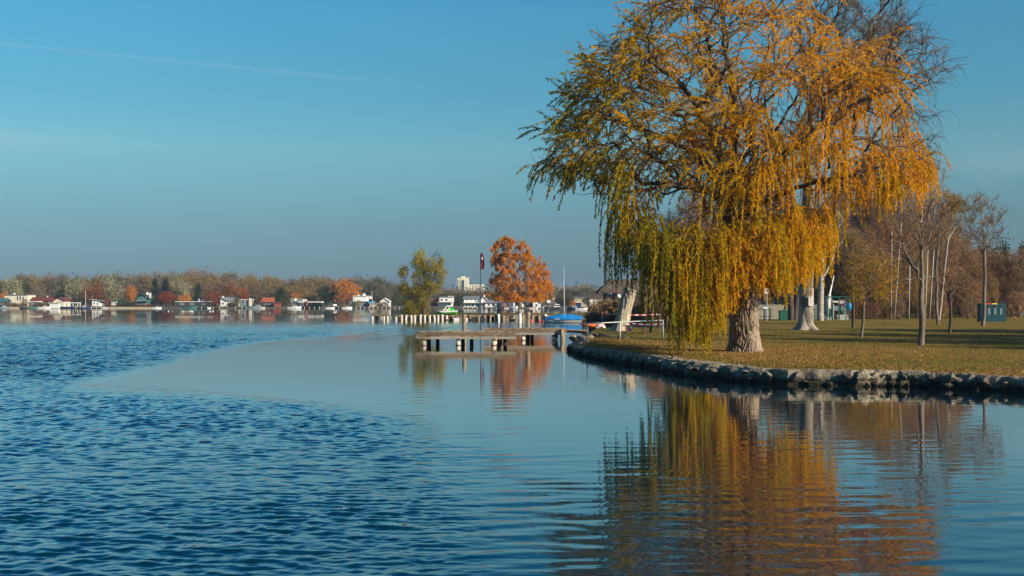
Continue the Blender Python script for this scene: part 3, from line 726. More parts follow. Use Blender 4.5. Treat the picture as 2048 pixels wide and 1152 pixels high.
# leafless ends on the high right
pxs = 1024+F*(P0[:,0]+WO[0])/(P0[:,1]+WO[1]); pys = HY-F*(P0[:,2]+WO[2]-H)/(P0[:,1]+WO[1])
bare = (pxs-1700)/170+(230-pys)/260 > .63
bare |= (rw.random(len(P0)) < .18+.22*smooth(170, 40, pys))
P0, d0, bare = P0[:], d0[:], bare
SP = np.concatenate([P0, cur]); SD = np.concatenate([d0*np.array((1,1,.6))+rw.normal(size=d0.shape)*.35, rw.normal(size=cur.shape)*np.array((.6,.6,.2))])
isb = np.concatenate([bare, np.zeros(len(cur), bool)])
px_ = 1024+F*(SP[:,0]+WO[0])/(SP[:,1]+WO[1]); py_ = HY-F*(SP[:,2]+WO[2]-H)/(SP[:,1]+WO[1])
upc = np.arange(len(SP)) < len(P0)
rag = np.array([1.6*noise.noise(Vector((a_/16, 3.3, 0))) for a_ in px_])
zlim = (H-(np.where(upc, hang_up(px_), hang(px_))-HY)*s_px)-WO[2]+rw.normal(size=len(SP))*.30+np.where(upc, 0, np.clip(rag*1.5, -.2, 1.6))+np.abs(rw.normal(size=len(SP)))*np.where(upc, np.where((px_ > 1425) & (px_ < 1670), 2.1, .3), 1.0)
upper = smooth(430, 150, py_)*np.where(px_ < 1500, 1, .55)
Lmax = np.where(upper > .5, rw.uniform(.5, 1.5, len(SP)), rw.uniform(.9, 3.4, len(SP)))
Lmax = np.where((px_ > 1540) & (py_ < 420), rw.uniform(.8, 3.2, len(SP)), Lmax)
Lmax[len(P0):] = rw.uniform(2.0, 5.5, len(cur))
Lmax = np.where(isb, Lmax*.5, Lmax)
Lmax = np.where(upc & (px_ > 1420) & (px_ < 1600) & (py_ > 300), Lmax*1.5, Lmax)
Lh = np.clip(np.minimum(Lmax, SP[:,2]-zlim), .35, 6)
ns = 13; SD /= np.linalg.norm(SD, axis=1, keepdims=True); X = SP.copy(); D = SD.copy(); pts = [X.copy()]
gr = np.where(upper > .5, .24, np.where(upc & (px_ < 1540), .5, .95))[:, None]
wv_ = rw.normal(size=D.shape)*np.array((.05,.05,0))
for k in range(ns-1):
    st = (Lh/(ns-1))[:, None]; D = D+np.array((0,0,-1.0))*gr*st*2.4+wv_*st*2+rw.normal(size=D.shape)*.035; D /= np.linalg.norm(D, axis=1, keepdims=True)
    X = X+D*st; pts.append(X.copy())
pts = np.stack(pts, 1)   # strands, ns, 3
nst = len(pts)
# shoot ribbons (two crossed)
mb = MB(); tan = np.gradient(pts, axis=1); tan /= (np.linalg.norm(tan, axis=2, keepdims=True)+1e-9)
sid = np.cross(tan, np.array((.3,.9,.1))); sid /= (np.linalg.norm(sid, axis=2, keepdims=True)+1e-9)
wdt = np.linspace(.010, .004, ns)[None, :, None]
for a in (sid,):
    v = np.stack([pts-a*wdt, pts+a*wdt], 2).reshape(-1, 3); i = (np.arange(nst)[:, None]*ns+np.arange(ns-1)[None]).ravel()*2
    mb.add(v, np.stack([i, i+1, i+3, i+2], 1))
mb.build('shoots', M['willow_twig'], tw, kind='stuff')
mb = MB(); twigs(sk, mb, 2600, 1.0, rw, up=.55, rad=.010, rthr=.02); mb.build('twigs', M['willow_twig'], tw, kind='stuff')
# leaves along the shoots
mb = MB(); per = np.where(isb, 0, np.maximum(5, (Lh*48).astype(int))); sidx = np.repeat(np.arange(nst), per)
u = rw.uniform(.06, 1, len(sidx)); f = u*(ns-1); k0 = np.minimum(f.astype(int), ns-2); fr = (f-k0)[:, None]
LP = pts[sidx, k0]*(1-fr)+pts[sidx, k0+1]*fr; TD = tan[sidx, k0]
LD = TD*.9+rw.normal(size=LP.shape)*.38+np.array((0,0,-.35))
wx = LP[:,0]+WO[0]; wz = LP[:,2]+WO[2]
# greener low down and on the left, orange high up and on the right, some paler leaves near the top
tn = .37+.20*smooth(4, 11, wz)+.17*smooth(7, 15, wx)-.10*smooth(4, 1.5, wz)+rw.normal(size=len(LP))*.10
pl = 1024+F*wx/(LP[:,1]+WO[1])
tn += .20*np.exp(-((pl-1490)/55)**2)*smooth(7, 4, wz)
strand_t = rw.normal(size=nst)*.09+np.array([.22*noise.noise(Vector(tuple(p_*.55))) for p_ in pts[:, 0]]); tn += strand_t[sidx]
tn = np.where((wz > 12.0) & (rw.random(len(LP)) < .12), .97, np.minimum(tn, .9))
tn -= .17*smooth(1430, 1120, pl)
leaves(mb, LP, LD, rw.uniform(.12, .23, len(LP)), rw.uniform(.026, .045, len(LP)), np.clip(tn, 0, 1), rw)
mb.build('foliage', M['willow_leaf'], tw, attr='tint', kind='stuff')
print('willow leaves', len(LP))
# ------------------------------------------------------------------ tree prototypes
OFF = []      # prototypes that are themselves placed once, or removed at the end
def crown_tree(seed, h, wr, zc, zr, ncl, per, size, cr, lname='leaf_ochre', bark='bark_grey', kind='round', tr=.02):
    r = np.random.default_rng(seed)
    root = empty('tree', (0,0,0), 'tree', 'tree')
    sk = Skel([(0,0,-.3), (r.normal()*.1, r.normal()*.1, h*.12), (r.normal()*.2, r.normal()*.2, h*.26)])
    if kind == 'round':
        c = ellips(ncl, (0,0,zc*h), (wr, wr, zr*h), .35, r)
        c += r.normal(size=c.shape)*.05*h
    elif kind == 'dome':
        c = ellips(ncl, (0,0,zc*h), (wr, wr, zr*h), .45, r); c[:, 2] = np.maximum(c[:, 2], .12*h+r.uniform(0, .06, ncl)*h)
    elif kind == 'cone':
        u = r.uniform(0, 1, ncl)**.75; z = h*(.08+.90*(1-u)); a = r.uniform(0, 2*PI, ncl); rr = wr*u*r.uniform(.45, 1.0, ncl)*(1+.25*np.sin(z*4.2/h*6))
        c = np.stack([np.cos(a)*rr, np.sin(a)*rr, z-rr*.12], 1)
    elif kind == 'poplar':
        u = r.uniform(0, 1, ncl); z = h*(.12+.86*u); a = r.uniform(0, 2*PI, ncl); rr = wr*np.sin(np.clip(u*.9+.1, 0, 1)*PI)**.6*r.uniform(.3, 1, ncl)
        c = np.stack([np.cos(a)*rr, np.sin(a)*rr, z], 1)
    sub = c[r.permutation(ncl)[:max(12, ncl//3)]]
    if kind == 'cone': sk = Skel([(0,0,-.3)]+[(0,0,h*q) for q in np.linspace(.1, .97, 9)])
    sk.grow(list(sub), .35, h*.08, .12, 1, r=r); sk.radii(h*tr, .5, h*.0012)
    mb = MB(); sk.tubes(mb); mb.build('trunk', M[bark], root)
    mb = MB(); clumps(mb, c, per, cr*r.uniform(.7, 1.3, ncl), size, r, droop=.25); mb.build('crown', M[lname], root, attr='tint')
    return root
def bare_tree(seed, h, wr, ntg, ntw, tlen, bark='bark_grey', twig='twig_grey', leafn=0, lmat='leaf_brown', lsize=.3, base=.25, R=.016, name='bare_tree', shape=1.0, droop=0, thr=.03, rad=.008):
    r = np.random.default_rng(seed)
    root = empty(name, (0,0,0), 'bare tree', 'tree')
    sk = Skel([(0,0,-.3)]+[(r.normal()*.012*h, r.normal()*.012*h, h*q) for q in (.1, .2, base+.05)])
    T = ellips(ntg, (0,0,h*(.5+base*.5)), (wr, wr, h*(.5-base*.5)), .15, r); T[:, :2] *= (1-.45*shape*np.clip((T[:, 2]/h-.55)/.45, 0, 1))[:, None]
    sk.grow(list(T), .55, h*.05, .14, 2, arch=.15, r=r); sk.radii(h*R, .5, rad*.9)
    mb = MB(); sk.tubes(mb); mb.build('trunk', M[bark], root, smooth=True)
    mb = MB(); e, D = twigs(sk, mb, ntw, tlen, r, up=.35-droop, rad=rad*.6, rthr=thr*h/10+.01)
    mb.build('twigs', M[twig], root)
    if leafn:
        k = r.integers(0, len(e), leafn); mb = MB()
        leaves(mb, e[k]+r.normal(size=(leafn, 3))*.1, r.normal(size=(leafn, 3))-np.array((0,0,.5)), lsize*r.uniform(.6, 1.2, leafn), lsize*.5, r.uniform(0, 1, leafn), r)
        mb.build('leaves', M[lmat], root, attr='tint', kind='stuff')
    return root
def place(o, kd, px, py_base, py_top, wpx, Y, h0, w0, label, group=None, rz=None, lmat=None, part='crown', zb=None, cat=None, name=None):
    """copy a prototype so that it stands at px and spans the given rows at distance Y"""
    z0 = ZZ(py_base, Y) if zb is None else zb; hh = ZZ(py_top, Y)-z0; ww = wpx/F*Y
    c = copy_tree(o, kd, (XX(px, Y), Y, z0), random.uniform(0, 6.28) if rz is None else rz, (ww/w0, ww/w0, hh/h0), label, group)
    if lmat:
        for ch in c.children: pass
        C_ = [x for x in bpy.data.objects if x.parent == c and x.name.split('.')[0] == part]
        for ch in C_: ch.material_slots[0].link = 'OBJECT'; ch.material_slots[0].material = M[lmat]
    if cat: c['category'] = cat
    if name: c.name = name
    return c
_children = {}
def copy_tree(o, kd, loc, rz=0, sc=1.0, label=None, group=None, parent=None, lmat=None, part=('crown','leaves'), name=None):
    c = o.copy(); C.objects.link(c)
    if name: c.name = name
    if parent is not None: c.parent = parent
    else:
        c.location = loc; c.rotation_euler = (0, 0, rz); c.scale = (sc, sc, sc) if isinstance(sc, (int, float)) else sc
        if label: c['label'] = label
        if group: c['group'] = group
    for ch in kd.get(o.name, []):
        d = copy_tree(ch, kd, None, parent=c)
        if lmat and ch.name.split('.')[0] in part: d.material_slots[0].link = 'OBJECT'; d.material_slots[0].material = M[lmat]
    return c
def place(o, kd, px, py_base, py_top, wpx, Y, h0, w0, label, group=None, rz=None, lmat=None, zb=None, cat=None, name=None):
    z0 = ZZ(py_base, Y) if zb is None else zb; hh = ZZ(py_top, Y)-z0; ww = wpx/F*Y
    c = copy_tree(o, kd, (XX(px, Y), Y, z0), random.uniform(0, 6.28) if rz is None else rz, (ww/w0, ww/w0, hh/h0), label, group, lmat=lmat, name=name)
    if cat: c['category'] = cat
    return c

FR = [crown_tree(20+k, 10, 4.2, .58, .40, 90, 34, .55, 1.5) for k in range(4)]          # round broadleaf, width 8.4
FD = [crown_tree(30+k, 10, 4.5, .50, .48, 90, 34, .5, 1.4, kind='dome') for k in range(2)]
FC = [crown_tree(40+k, 10, 2.6, .5, .5, 130, 22, .42, .75, 'leaf_conifer', 'bark_dark', 'cone') for k in range(2)]
FP = [crown_tree(50+k, 10, 2.2, .5, .5, 80, 30, .45, 1.0, kind='poplar') for k in range(2)]
FB = [bare_tree(60+k, 10, 4.2, 110, 900, 1.3, 'bark_grey', 'twig_grey', 2600, 'leaf_greybrown', .20, .2, .014, 'tree', .6, rad=.045) for k in range(4)]
kd = kids(); PROTO = FR+FD+FC+FP+FB
# ---- the wood behind the houses
sky_px = [-60,0,30,60,100,150,200,260,300,340,400,420,450,480,520,550,565,590,600,640,670,690,700,730,750,780,800,830,900,960,1000,1100,1150,1180,1200,1300,1500,1800,2100]
sky_py = [560,558,553,550,551,554,550,548,546,544,543,542,546,551,554,558,563,557,554,553,558,560,556,555,555,562,570,575,571,575,575,575,569,568,573,575,575,575,575]
def skyl(p): return float(np.interp(p, sky_px, sky_py))
r5 = np.random.default_rng(5)
GW = 'trees in the wood behind the lakeside houses'
LB = {'leaf_greybrown': 'grey-brown nearly bare tree in the wood behind the lakeside houses', 'leaf_ochre': 'ochre leaved tree in the wood behind the lakeside houses',
      'leaf_silver': 'pale silvery green tree in the wood behind the lakeside houses', 'leaf_brown': 'brown leaved tree in the wood behind the lakeside houses',
      'leaf_green': 'dull green tree in the wood behind the lakeside houses', 'leaf_rust': 'rust coloured tree in the wood behind the lakeside houses', 'leaf_orange': 'orange tree in the wood behind the lakeside houses'}
def pick(px):
    if px < 60: p = ['leaf_greybrown','leaf_ochre','leaf_silver','leaf_green','leaf_brown']
    elif px < 120: p = ['leaf_greybrown','leaf_brown','leaf_greybrown','leaf_ochre','leaf_green']
    elif px < 250: p = ['leaf_silver','leaf_silver','leaf_brown','leaf_green','leaf_greybrown']
    elif px < 560: p = ['leaf_ochre','leaf_greybrown','leaf_ochre','leaf_greybrown','leaf_brown']
    elif px < 690: p = ['leaf_ochre','leaf_brown','leaf_ochre','leaf_greybrown']
    elif px < 820: p = ['leaf_greybrown','leaf_greybrown','leaf_green']
    else: p = ['leaf_greybrown','leaf_greybrown','leaf_brown','leaf_green']
    return p[r5.integers(len(p))]
LMK = [(5,'the teal roofed boathouse'),(32,'the cream block house'),(76,'the maroon roofed house'),(118,'the red roofed bungalow'),(141,'the white pergola'),(171,'the tall white flagpole'),(192,'the small white cabin'),(228,'the picket hut'),(248,'the low teal shed'),
 (285,'the teal gabled house'),(310,'the twin conifers'),(336,'the wide red tree'),(367,'the rust-orange tree'),(397,'the slim dark conifer'),(427,'the crimson tree'),(445,'the grey roofed cottage'),(470,'the pale cottage'),(490,'the blue-grey house'),(512,'the long grey-blue boat'),(534,'the red roofed cabin'),
 (562,'the cone shaped conifer'),(592,'the golden orange tree'),(620,'the white bungalow'),(651,'the round dark conifer'),(694,'the big orange tree'),(720,'the white cube house'),(745,'the blue awning'),(770,'the white gabled shed'),(808,'the thin olive poplar stem'),(848,'the olive poplar clump'),(893,'the pedal boat'),(918,'the silo tower'),
 (947,'the large white house'),(985,'the grey roofed bungalow'),(1010,'the red boarded cabin'),(1040,'the birch trunk'),(1074,'the bright white gable'),(1098,'the brown roofed house'),(1128,'the dinghy mast'),(1161,'the tan house'),(1200,'the long brown roofed house'),(1240,'the thatched hut'),(1290,'the reeds'),(1340,'the low willow curtain')]
ORD = ('leftmost','second from left','third from left','fourth from left','fifth from left','sixth from left','seventh from left')
def near_mark(px, L): return min(L, key=lambda m: abs(m[0]-px))[1]
def uniq(items):
    d = {}
    for o, lab, px in items: d.setdefault(lab, []).append((px, o))
    for lab, v in d.items():
        v.sort(key=lambda q_: q_[0])
        for i, (p_, o) in enumerate(v): o['label'] = lab if len(v) == 1 else lab+', '+('left one' if len(v) == 2 and i == 0 else 'right one' if len(v) == 2 else ORD[i])
SHORT = {'leaf_greybrown':'grey-brown bare tree','leaf_ochre':'ochre tree','leaf_silver':'silvery green tree','leaf_brown':'brown leaved tree','leaf_green':'dull green tree'}
WOOD = []
px = -50
while px < 1330:
    for Y, dy, st in ((690, 0, 1), (600, 9, 1), (552, 20, 1)):
        if Y == 552 and r5.random() < .35: continue
        if px > 820 and Y == 690: Y = 980
        lm = pick(px); q = px+r5.uniform(-8, 8)
        pr = (FB if (lm == 'leaf_greybrown' and r5.random() < .75) else FR)[r5.integers(4)]
        top = skyl(q)+dy+r5.uniform(-3, 5)+(4 if Y == 980 else 0); top = min(top, 592)
        o = place(pr, kd, q, 0, top, r5.uniform(28, 40), Y, 10.2, 8.6, LB[lm], GW, lmat=lm, zb=.5)
        WOOD.append((o, SHORT[lm]+{0:', back row, ',9:', middle row, ',20:', front row, '}[dy]+'beyond '+near_mark(q, LMK), q))
    px += 13
uniq(WOOD)
mb = MB(); n = 4200; pxs = r5.uniform(-260, 2500, n); Ys = r5.uniform(720, 1050, n); tops = np.array([skyl(p) for p in pxs])+5+12*(Ys-720)/400
zt = H-(tops-HY)/F*Ys; zz = zt*r5.uniform(.1, 1, n)**.5
clumps(mb, np.stack([(pxs-1024)/F*Ys, Ys, zz], 1), 13, 3.6, 1.8, r5)
o = mb.build('woodland', M['leaf_greybrown'], attr='tint', kind='stuff'); tag(o, 'hazy mass of grey-brown woodland closing the far side of the lake', 'woodland')

NB = [ # px, top row, width px, base row, Y, prototype list, index, leaf material, label
 (5,584,22,614,530,FR,0,'leaf_orange','bright orange tree beside the teal roofed boathouse'),
 (50,597,13,615,512,FD,0,'leaf_ochre','low ochre bush in front of the cream block house'),
 (22,553,34,612,545,FR,1,'leaf_silver','tall olive grey tree rising behind the cream block house'),
 (76,572,30,612,540,FB,0,'leaf_greybrown','bare grey tree with pale stems behind the maroon roof'),
 (125,566,20,612,535,FC,0,'leaf_conifer','dark blue-green conifer behind the red roofed white house'),
 (150,562,44,612,538,FR,2,'leaf_silver','broad silvery tree behind the white pergola'),
 (188,566,40,612,535,FR,3,'leaf_rust','brown-red oak behind the small white lake house'),
 (226,560,40,612,538,FR,0,'leaf_silver','silvery green tree behind the white picket hut'),
 (250,578,30,613,525,FB,1,'leaf_rust','rusty half bare tree over the dark green hedge'),
 (263,570,18,606,524,FR,1,'leaf_orange','small bright orange crown above the dark trees'),
 (216,596,12,614,515,FD,1,'leaf_red','low dull red shrub beside the grey roofed hut'),
 (310,551,26,612,532,FC,1,'leaf_conifer','first of two tall dark conifers behind the teal house'),
 (331,552,30,612,534,FC,0,'leaf_conifer','second, wider of two tall dark conifers behind the teal house'),
 (362,556,34,612,545,FR,2,'leaf_silver','pale grey-green tree beside the tall dark conifers'),
 (396,562,20,612,530,FC,1,'leaf_conifer','slim dark conifer over the long dark boathouse'),
 (303,590,20,614,518,FB,2,'leaf_brown','brown bare bush beside the teal house'),
 (335,584,32,610,516,FR,3,'leaf_red','wide round red tree by the long dark boathouse'),
 (368,587,22,610,515,FR,0,'leaf_orange','round rust-orange tree next to the wide red one'),
 (353,577,22,606,530,FR,1,'leaf_green','yellow-green tree between the red and the rust-orange trees'),
 (427,580,29,611,513,FD,0,'leaf_red','dense dome shaped crimson tree at the end of the dark boathouse'),
 (463,566,34,606,535,FR,2,'leaf_rust','large red-brown tree behind the grey roofed house'),
 (486,578,22,606,540,FR,3,'leaf_red','smaller dark red tree behind the blue-grey house'),
 (474,589,11,612,512,FP,0,'leaf_green','narrow olive bush beside the blue-grey house'),
 (562,571,42,613,520,FC,0,'leaf_green','broad brown-green cone shaped conifer by the red roofed cabin'),
 (592,585,22,603,530,FD,1,'leaf_orange','low golden orange tree behind the white lake bungalow'),
 (612,588,20,603,531,FD,0,'leaf_ochre','ochre tree beside the golden orange one'),
 (627,588,11,606,532,FP,1,'leaf_yellow','slim yellow bush behind the white flat wall'),
 (651,569,30,614,525,FR,1,'leaf_conifer','big dark green rounded conifer beside the orange tree'),
 (668,567,15,614,527,FP,1,'leaf_conifer','narrow dark cypress-like tree touching the orange tree'),
 (694,559,48,612,526,FR,2,'leaf_orange','large spreading orange tree beside the white cube house'),
 (716,599,11,613,508,FD,1,'leaf_yellow','small yellow bush before the white cube house'),
 (752,566,46,612,600,FB,3,'leaf_greybrown','wide dark bare tree behind the blue awning'),
 (768,603,20,616,508,FD,0,'leaf_brown','low purple-brown bush before the white gabled shed'),
 (790,582,16,614,520,FR,0,'leaf_green','dark green tree beside the white gabled shed'),
 (775,590,18,612,525,FB,2,'leaf_brown','brown bare tree behind the white gabled shed'),
 (855,590,30,612,540,FB,1,'leaf_greybrown','bare tree behind the red and white house'),
 (918,592,14,614,530,FP,0,'leaf_conifer','dark green conifer between the two white houses'),
 (1110,574,30,612,640,FR,3,'leaf_silver','pale grey willow-like tree above the brown roofs'),
 (1165,571,30,612,660,FR,0,'leaf_ochre','round ochre tree behind the tan two storey house'),
 (1142,580,28,612,670,FC,0,'leaf_conifer','dark fir beside the ochre tree, behind the tan house'),
 (1188,579,26,612,675,FC,1,'leaf_conifer','dark fir on the hut side of the ochre tree'),
 (1127,583,26,612,665,FC,1,'leaf_conifer','dark fir behind the mast of the blue covered boat'),
 (1083,598,13,614,520,FD,1,'leaf_rust','rust bush beside the brown roofed house'),
 (1145,600,12,616,470,FD,0,'leaf_orange','small rusty orange bush in front of the tan house'),
 (1172,594,16,612,480,FR,2,'leaf_green','green tree before the tan two storey house'),
]
for a in NB:
    px, top, wd_, bs, Y, pl, ix, lm, lab = a
    w0 = {id(FR): 8.6, id(FD): 9.2, id(FC): 5.6, id(FP): 4.8, id(FB): 8.6}[id(pl)]
    place(pl[ix], kd, px, bs, top, wd_, Y, 10.2, w0, lab, None, lmat=lm)

# ------------------------------------------------------------------ houses over the lake
def far_house(name, label, cat, px0, px1, pyb, pye, pyr, Y, dep, wall, roof, style, wins=(), chim=(), extra=(), eave=.35, doors=()):
    x0, x1 = XX(px0, Y), XX(px1, Y); zb = ZZ(pyb, Y)-.1; ze = ZZ(pye, Y); zr = ZZ(pyr, Y); cx = (x0+x1)/2
    t = empty(name, (cx, Y, zb), label, cat); o = np.array((cx, Y, zb))
    a, b_, e, rdg = x0-cx, x1-cx, ze-zb, zr-zb
    mb = MB()
    if style == 'gable':
        mb.prism([(a,0),(b_,0),(b_,e),(0,rdg),(a,e)], 0, dep)
    elif style == 'shed':
        mb.prism([(a,0),(b_,0),(b_,e),(a,rdg)], 0, dep)
    else: mb.bx(a, b_, 0, dep, 0, e)
    mb.build('wall', M[wall], t)
    mb = MB(); th = .22
    if style == 'gable':
        for s_, p in ((1, a-eave), (-1, b_+eave)):
            sl = (rdg-e)/((b_-a)/2); pe = e-eave*sl
            mb.prism([(p, pe), (0, rdg+.02), (0, rdg+th), (p, pe+th)] if s_ == 1 else [(0, rdg+.02), (p, pe), (p, pe+th), (0, rdg+th)], -.5, dep+.4)
    elif style == 'ridge':
        y0, y1, ym = -.5, dep+.5, dep/2
        v = [(a-eave,y0,e-.1),(b_+eave,y0,e-.1),(b_+eave,ym,rdg),(a-eave,ym,rdg),(a-eave,y1,e-.1),(b_+eave,y1,e-.1)]
        v2 = [(p[0],p[1],p[2]-.2) for p in v]
        mb.add(v+v2, [(0,1,2,3),(3,2,5,4),(6,9,8,7),(9,10,11,8),(0,6,7,1),(4,5,11,10)], [])
        mb.add([(a,0,e-.1),(a,dep,e-.1),(a,ym,rdg-.2),(b_,0,e-.1),(b_,dep,e-.1),(b_,ym,rdg-.2)], None, [(0,2,1),(3,4,5)])
    elif style == 'shed':
        mb.prism([(a-eave,rdg+.01),(b_+eave,e+.01),(b_+eave,e+th),(a-eave,rdg+th)], -.5, dep+.4)
    else: mb.bx(a-eave, b_+eave, -eave-.1, dep+.3, e+.003, max(e+.2, rdg))
    rf = mb.build('roof', M[roof], t)
    for (p, q, wc_) in chim:
        mb = MB(); xx = XX(p, Y)-cx; zt_ = ZZ(q, Y)-zb; mb.bx(xx-.35, xx+.35, dep*.4, dep*.4+.7, e*.8, zt_); mb.build('chimney', M[wc_], rf)
    for w_ in wins:
        p0, p1, q0, q1 = w_[:4]; wm = w_[4] if len(w_) > 4 else 'white_paint'
        xa, xb, za, zb2 = XX(p0, Y)-cx, XX(p1, Y)-cx, ZZ(q1, Y)-zb, ZZ(q0, Y)-zb
        mb = MB(); f = .09
        mb.bx(xa, xb, -.10, .03, zb2-f, zb2); mb.bx(xa, xb, -.10, .03, za, za+f); mb.bx(xa, xa+f, -.10, .03, za+f, zb2-f); mb.bx(xb-f, xb, -.10, .03, za+f, zb2-f)
        if xb-xa > 1.4: mb.bx((xa+xb)/2-f/2, (xa+xb)/2+f/2, -.10, .03, za+f, zb2-f)
        wn = mb.build('window', M[wm], t)
        mb = MB(); mb.bx(xa+f*.5, xb-f*.5, -.05, .02, za+f*.5, zb2-f*.5); mb.build('pane', M['glass_dark'], wn)
    for d in doors:
        p0, p1, q0, q1, dm = d; mb = MB(); mb.bx(XX(p0,Y)-cx, XX(p1,Y)-cx, -.07, .02, ZZ(q1,Y)-zb, ZZ(q0,Y)-zb); mb.build('door', M[dm], t)
    for e_ in extra:
        nm, p0, p1, q0, q1, yy0, yy1, mm = e_
        mb = MB(); mb.bx(XX(p0,Y)-cx, XX(p1,Y)-cx, yy0, yy1, ZZ(q1,Y)-zb, ZZ(q0,Y)-zb); mb.build(nm, M[mm], t)
    return t
fh = far_house
fh('boathouse','boathouse with a teal roof at the very edge of the far shore','boathouse',-14,9,614,602,596,510,6,'dark_wall','teal_wall','ridge',[(-8,-2,604,610),(1,6,604,610)])
fh('house','cream flat roofed two storey house with three tall windows','house',9,55,612,590,589,520,9,'cream','roof_grey','flat',[(34,37.5,592,601),(39,42.5,592,601),(45,48.5,593,601),(14,20,605,610)],[(21,586,'white_paint')])
fh('garage','low dark boat garage with a pale awning beside the cream house','garage',58,74,613,604,602.5,512,5,'dark_wall','white_paint','flat',[(61,68,606,611)])
fh('house','long house under a maroon roof, beside the white gable','house',60,101,611,601,594,522,7,'brown_wall','roof_maroon','ridge',[(66,72,603,608),(80,86,603,608),(92,97,603,608)],[(89,591,'concrete')])
fh('house','white gabled bungalow with a deep red roof and small windows','house',107,129,613,602,596,514,7,'cream','roof_maroon','gable',[(112,116,604,609),(121,125,604,609)],doors=[(117,120,604,612,'glass_dark')])
fh('shed','bright white cube shed on the water in front of the red roofed bungalow','shed',99,117,616,606.5,606,505.5,3,'white_wall','white_paint','flat')
fh('house','small white lake cabin under a sloping grey roof','house',184,199,612,603,598.5,512,6,'white_wall','roof_grey','shed',[(187,190,604,609),(194,197,605,610)],eave=1.6)
fh('hut','tiny white picket hut in front of the dark green hedge','hut',223,232,610,603,601.5,514,3,'white_wall','teal_wall','flat',[(225,227,605,609),(229,231,605,609)])
fh('shed','long low teal green shed behind the hedge','shed',232,262,612,606,601,518,5,'teal_wall','green_dark','shed',[(240,244,607,610)])
fh('house','dark teal wooden house with a gable and pale balcony','house',273,297,613,598,590,514,7,'teal_wall','green_dark','gable',[(286,293,593,598),(277,281,600,606),(288,293,604,609)],[(296,586,'white_paint')],extra=[('balcony',274,297,600.5,602.5,-1.3,-.04,'blue_wall')])
fh('boathouse','long dark boathouse with a thin white roof edge','boathouse',352,424,613,604,602.8,512,7,'dark_wall','white_paint','flat',[(360,368,606,610),(380,388,606,610),(405,411,606,610)])
fh('house','plum coloured upper storey with a white corner on the dark boathouse','house',397,420,602.5,597,595.8,513,5,'brown_wall','roof_brown','flat',[(404,409,598,601)],extra=[('corner_post',397,399,596,602.5,-.12,-.03,'white_paint')])
fh('house','grey roofed white cottage with a tall side chimney','house',441,453,613,603,594,512,7,'white_wall','roof_grey','shed',[(444,448,605,609)],[(442.5,592,'white_paint')])
fh('house','pale cottage with a broad light grey roof','house',450,472,612,602,594,518,7,'cream','roof_grey','ridge',[(456,461,604,609),(464,468,604,609)])
fh('house','blue-grey lake house with cream stone chimney wall','house',480,500,613,600,598.8,512,7,'blue_wall','white_paint','flat',[(483,489,602,607),(491,495,602,607)],extra=[('chimney_wall',498.5,503.5,596.5,612,-.8,-.03,'cream')])
fh('cabin','dark log cabin under a brick red roof','cabin',523,545,613,603,595,512,7,'dark_wall','roof_red','ridge',[(528,533,605,609),(537,541,605,609)])
fh('shed','small brick red shed beside the cone shaped conifer','shed',548,559,614,606,605,509,3,'red_wall','red_wall','flat')
fh('house','dark low house behind the white bungalow with a grey roof','house',581,606,611,603,597,522,7,'dark_wall','roof_grey','ridge',[(585,590,604,609)])
fh('bungalow','white flat roofed bungalow with an orange pillar and dark glass front','bungalow',598,641,613,605,603,512,7,'dark_wall','white_wall','flat',[(602,611,606,611.5)],extra=[('pillar',612.5,616,602,613.5,-.9,-.62,'roof_red'),('gable_wall',605,613,599,602.4,-.3,1.5,'white_wall')])
fh('house','bright white cube house with two storeys and a chimney','house',706,733,612,592.5,592,514,8,'white_wall','white_paint','flat',[(708,710.5,597,600),(713,717,605,610),(722,729,605,610)],[(715,589.5,'white_wall')])
fh('garage','blue-grey garage with a bright blue awning beside the white cube house','garage',700,748,613,603.5,602.5,510,3.5,'blue_wall','blue_wall','flat',[(703,708,605.5,610)],extra=[('awning',738,749,602.6,606,-1.8,-.55,'awning_blue')])
fh('shed','tan boarded shed beside the white gabled shed','shed',739,758,614,607,606,508,3,'tan_wall','tan_wall','flat',[(743,746,609,612)])
fh('shed','white shed with a round topped gable end','shed',761,779,613,603,597,511,5,'white_wall','white_paint','gable',[(768,772,604,608)])
fh('house','small red house with a dark flat roof beside the olive tree','house',862,876,612,597,596,520,6,'red_wall','roof_grey','flat',[(866,870,600,603)])
fh('house','white two storey house behind the pedal boat','house',879,906,613,594,593,512,7,'white_wall','roof_grey','flat',[(881.5,886,597.5,601.5),(891,895.5,597.5,601.5),(896,902,606,611)],extra=[('side_gable',896,905,592,594,-.02,6,'white_wall'),('awning',873,905,604,605.5,-2.5,-.12,'roof_grey')])
fh('house','large white two storey house with a grey roof and dark windows','house',928,966,614,596.5,592,510,8,'white_wall','roof_grey','ridge',[(933.5,936.5,598,601),(941.5,944.5,598,601),(950,953,598.5,603),(931,935,607,613),(937,941,607,613),(943,948,607,613),(952,958,607,613)],[(968,589,'white_paint')],extra=[('balcony',926,966,604.8,605.8,-1.6,-.12,'white_paint')])
fh('annex','white gable end wing of the large white lake house','house',962,974,614,600,593.5,509,6,'white_wall','white_paint','gable',[(966,970,607,612)],[(968,588.5,'white_paint')])
fh('bungalow','grey roofed white bungalow beside the large white house','bungalow',970,1003,614,605,600,508,7,'white_wall','roof_grey','ridge',[(976,980,607,612),(984,990,607,612),(994,999,607,612)])
fh('cabin','small red boarded cabin with one pale window','cabin',1004,1014,614,605,604,506,4,'red_wall','roof_grey','flat',[(1007,1010,607,611)])
fh('boathouse','navy boathouse with a white end wall under the orange birch','boathouse',1015,1030,614,604.5,602,506,5,'navy','roof_grey','flat',[(1018,1022,607,611)],extra=[('end_wall',1026,1030,605,614,-.1,-.03,'white_wall')])
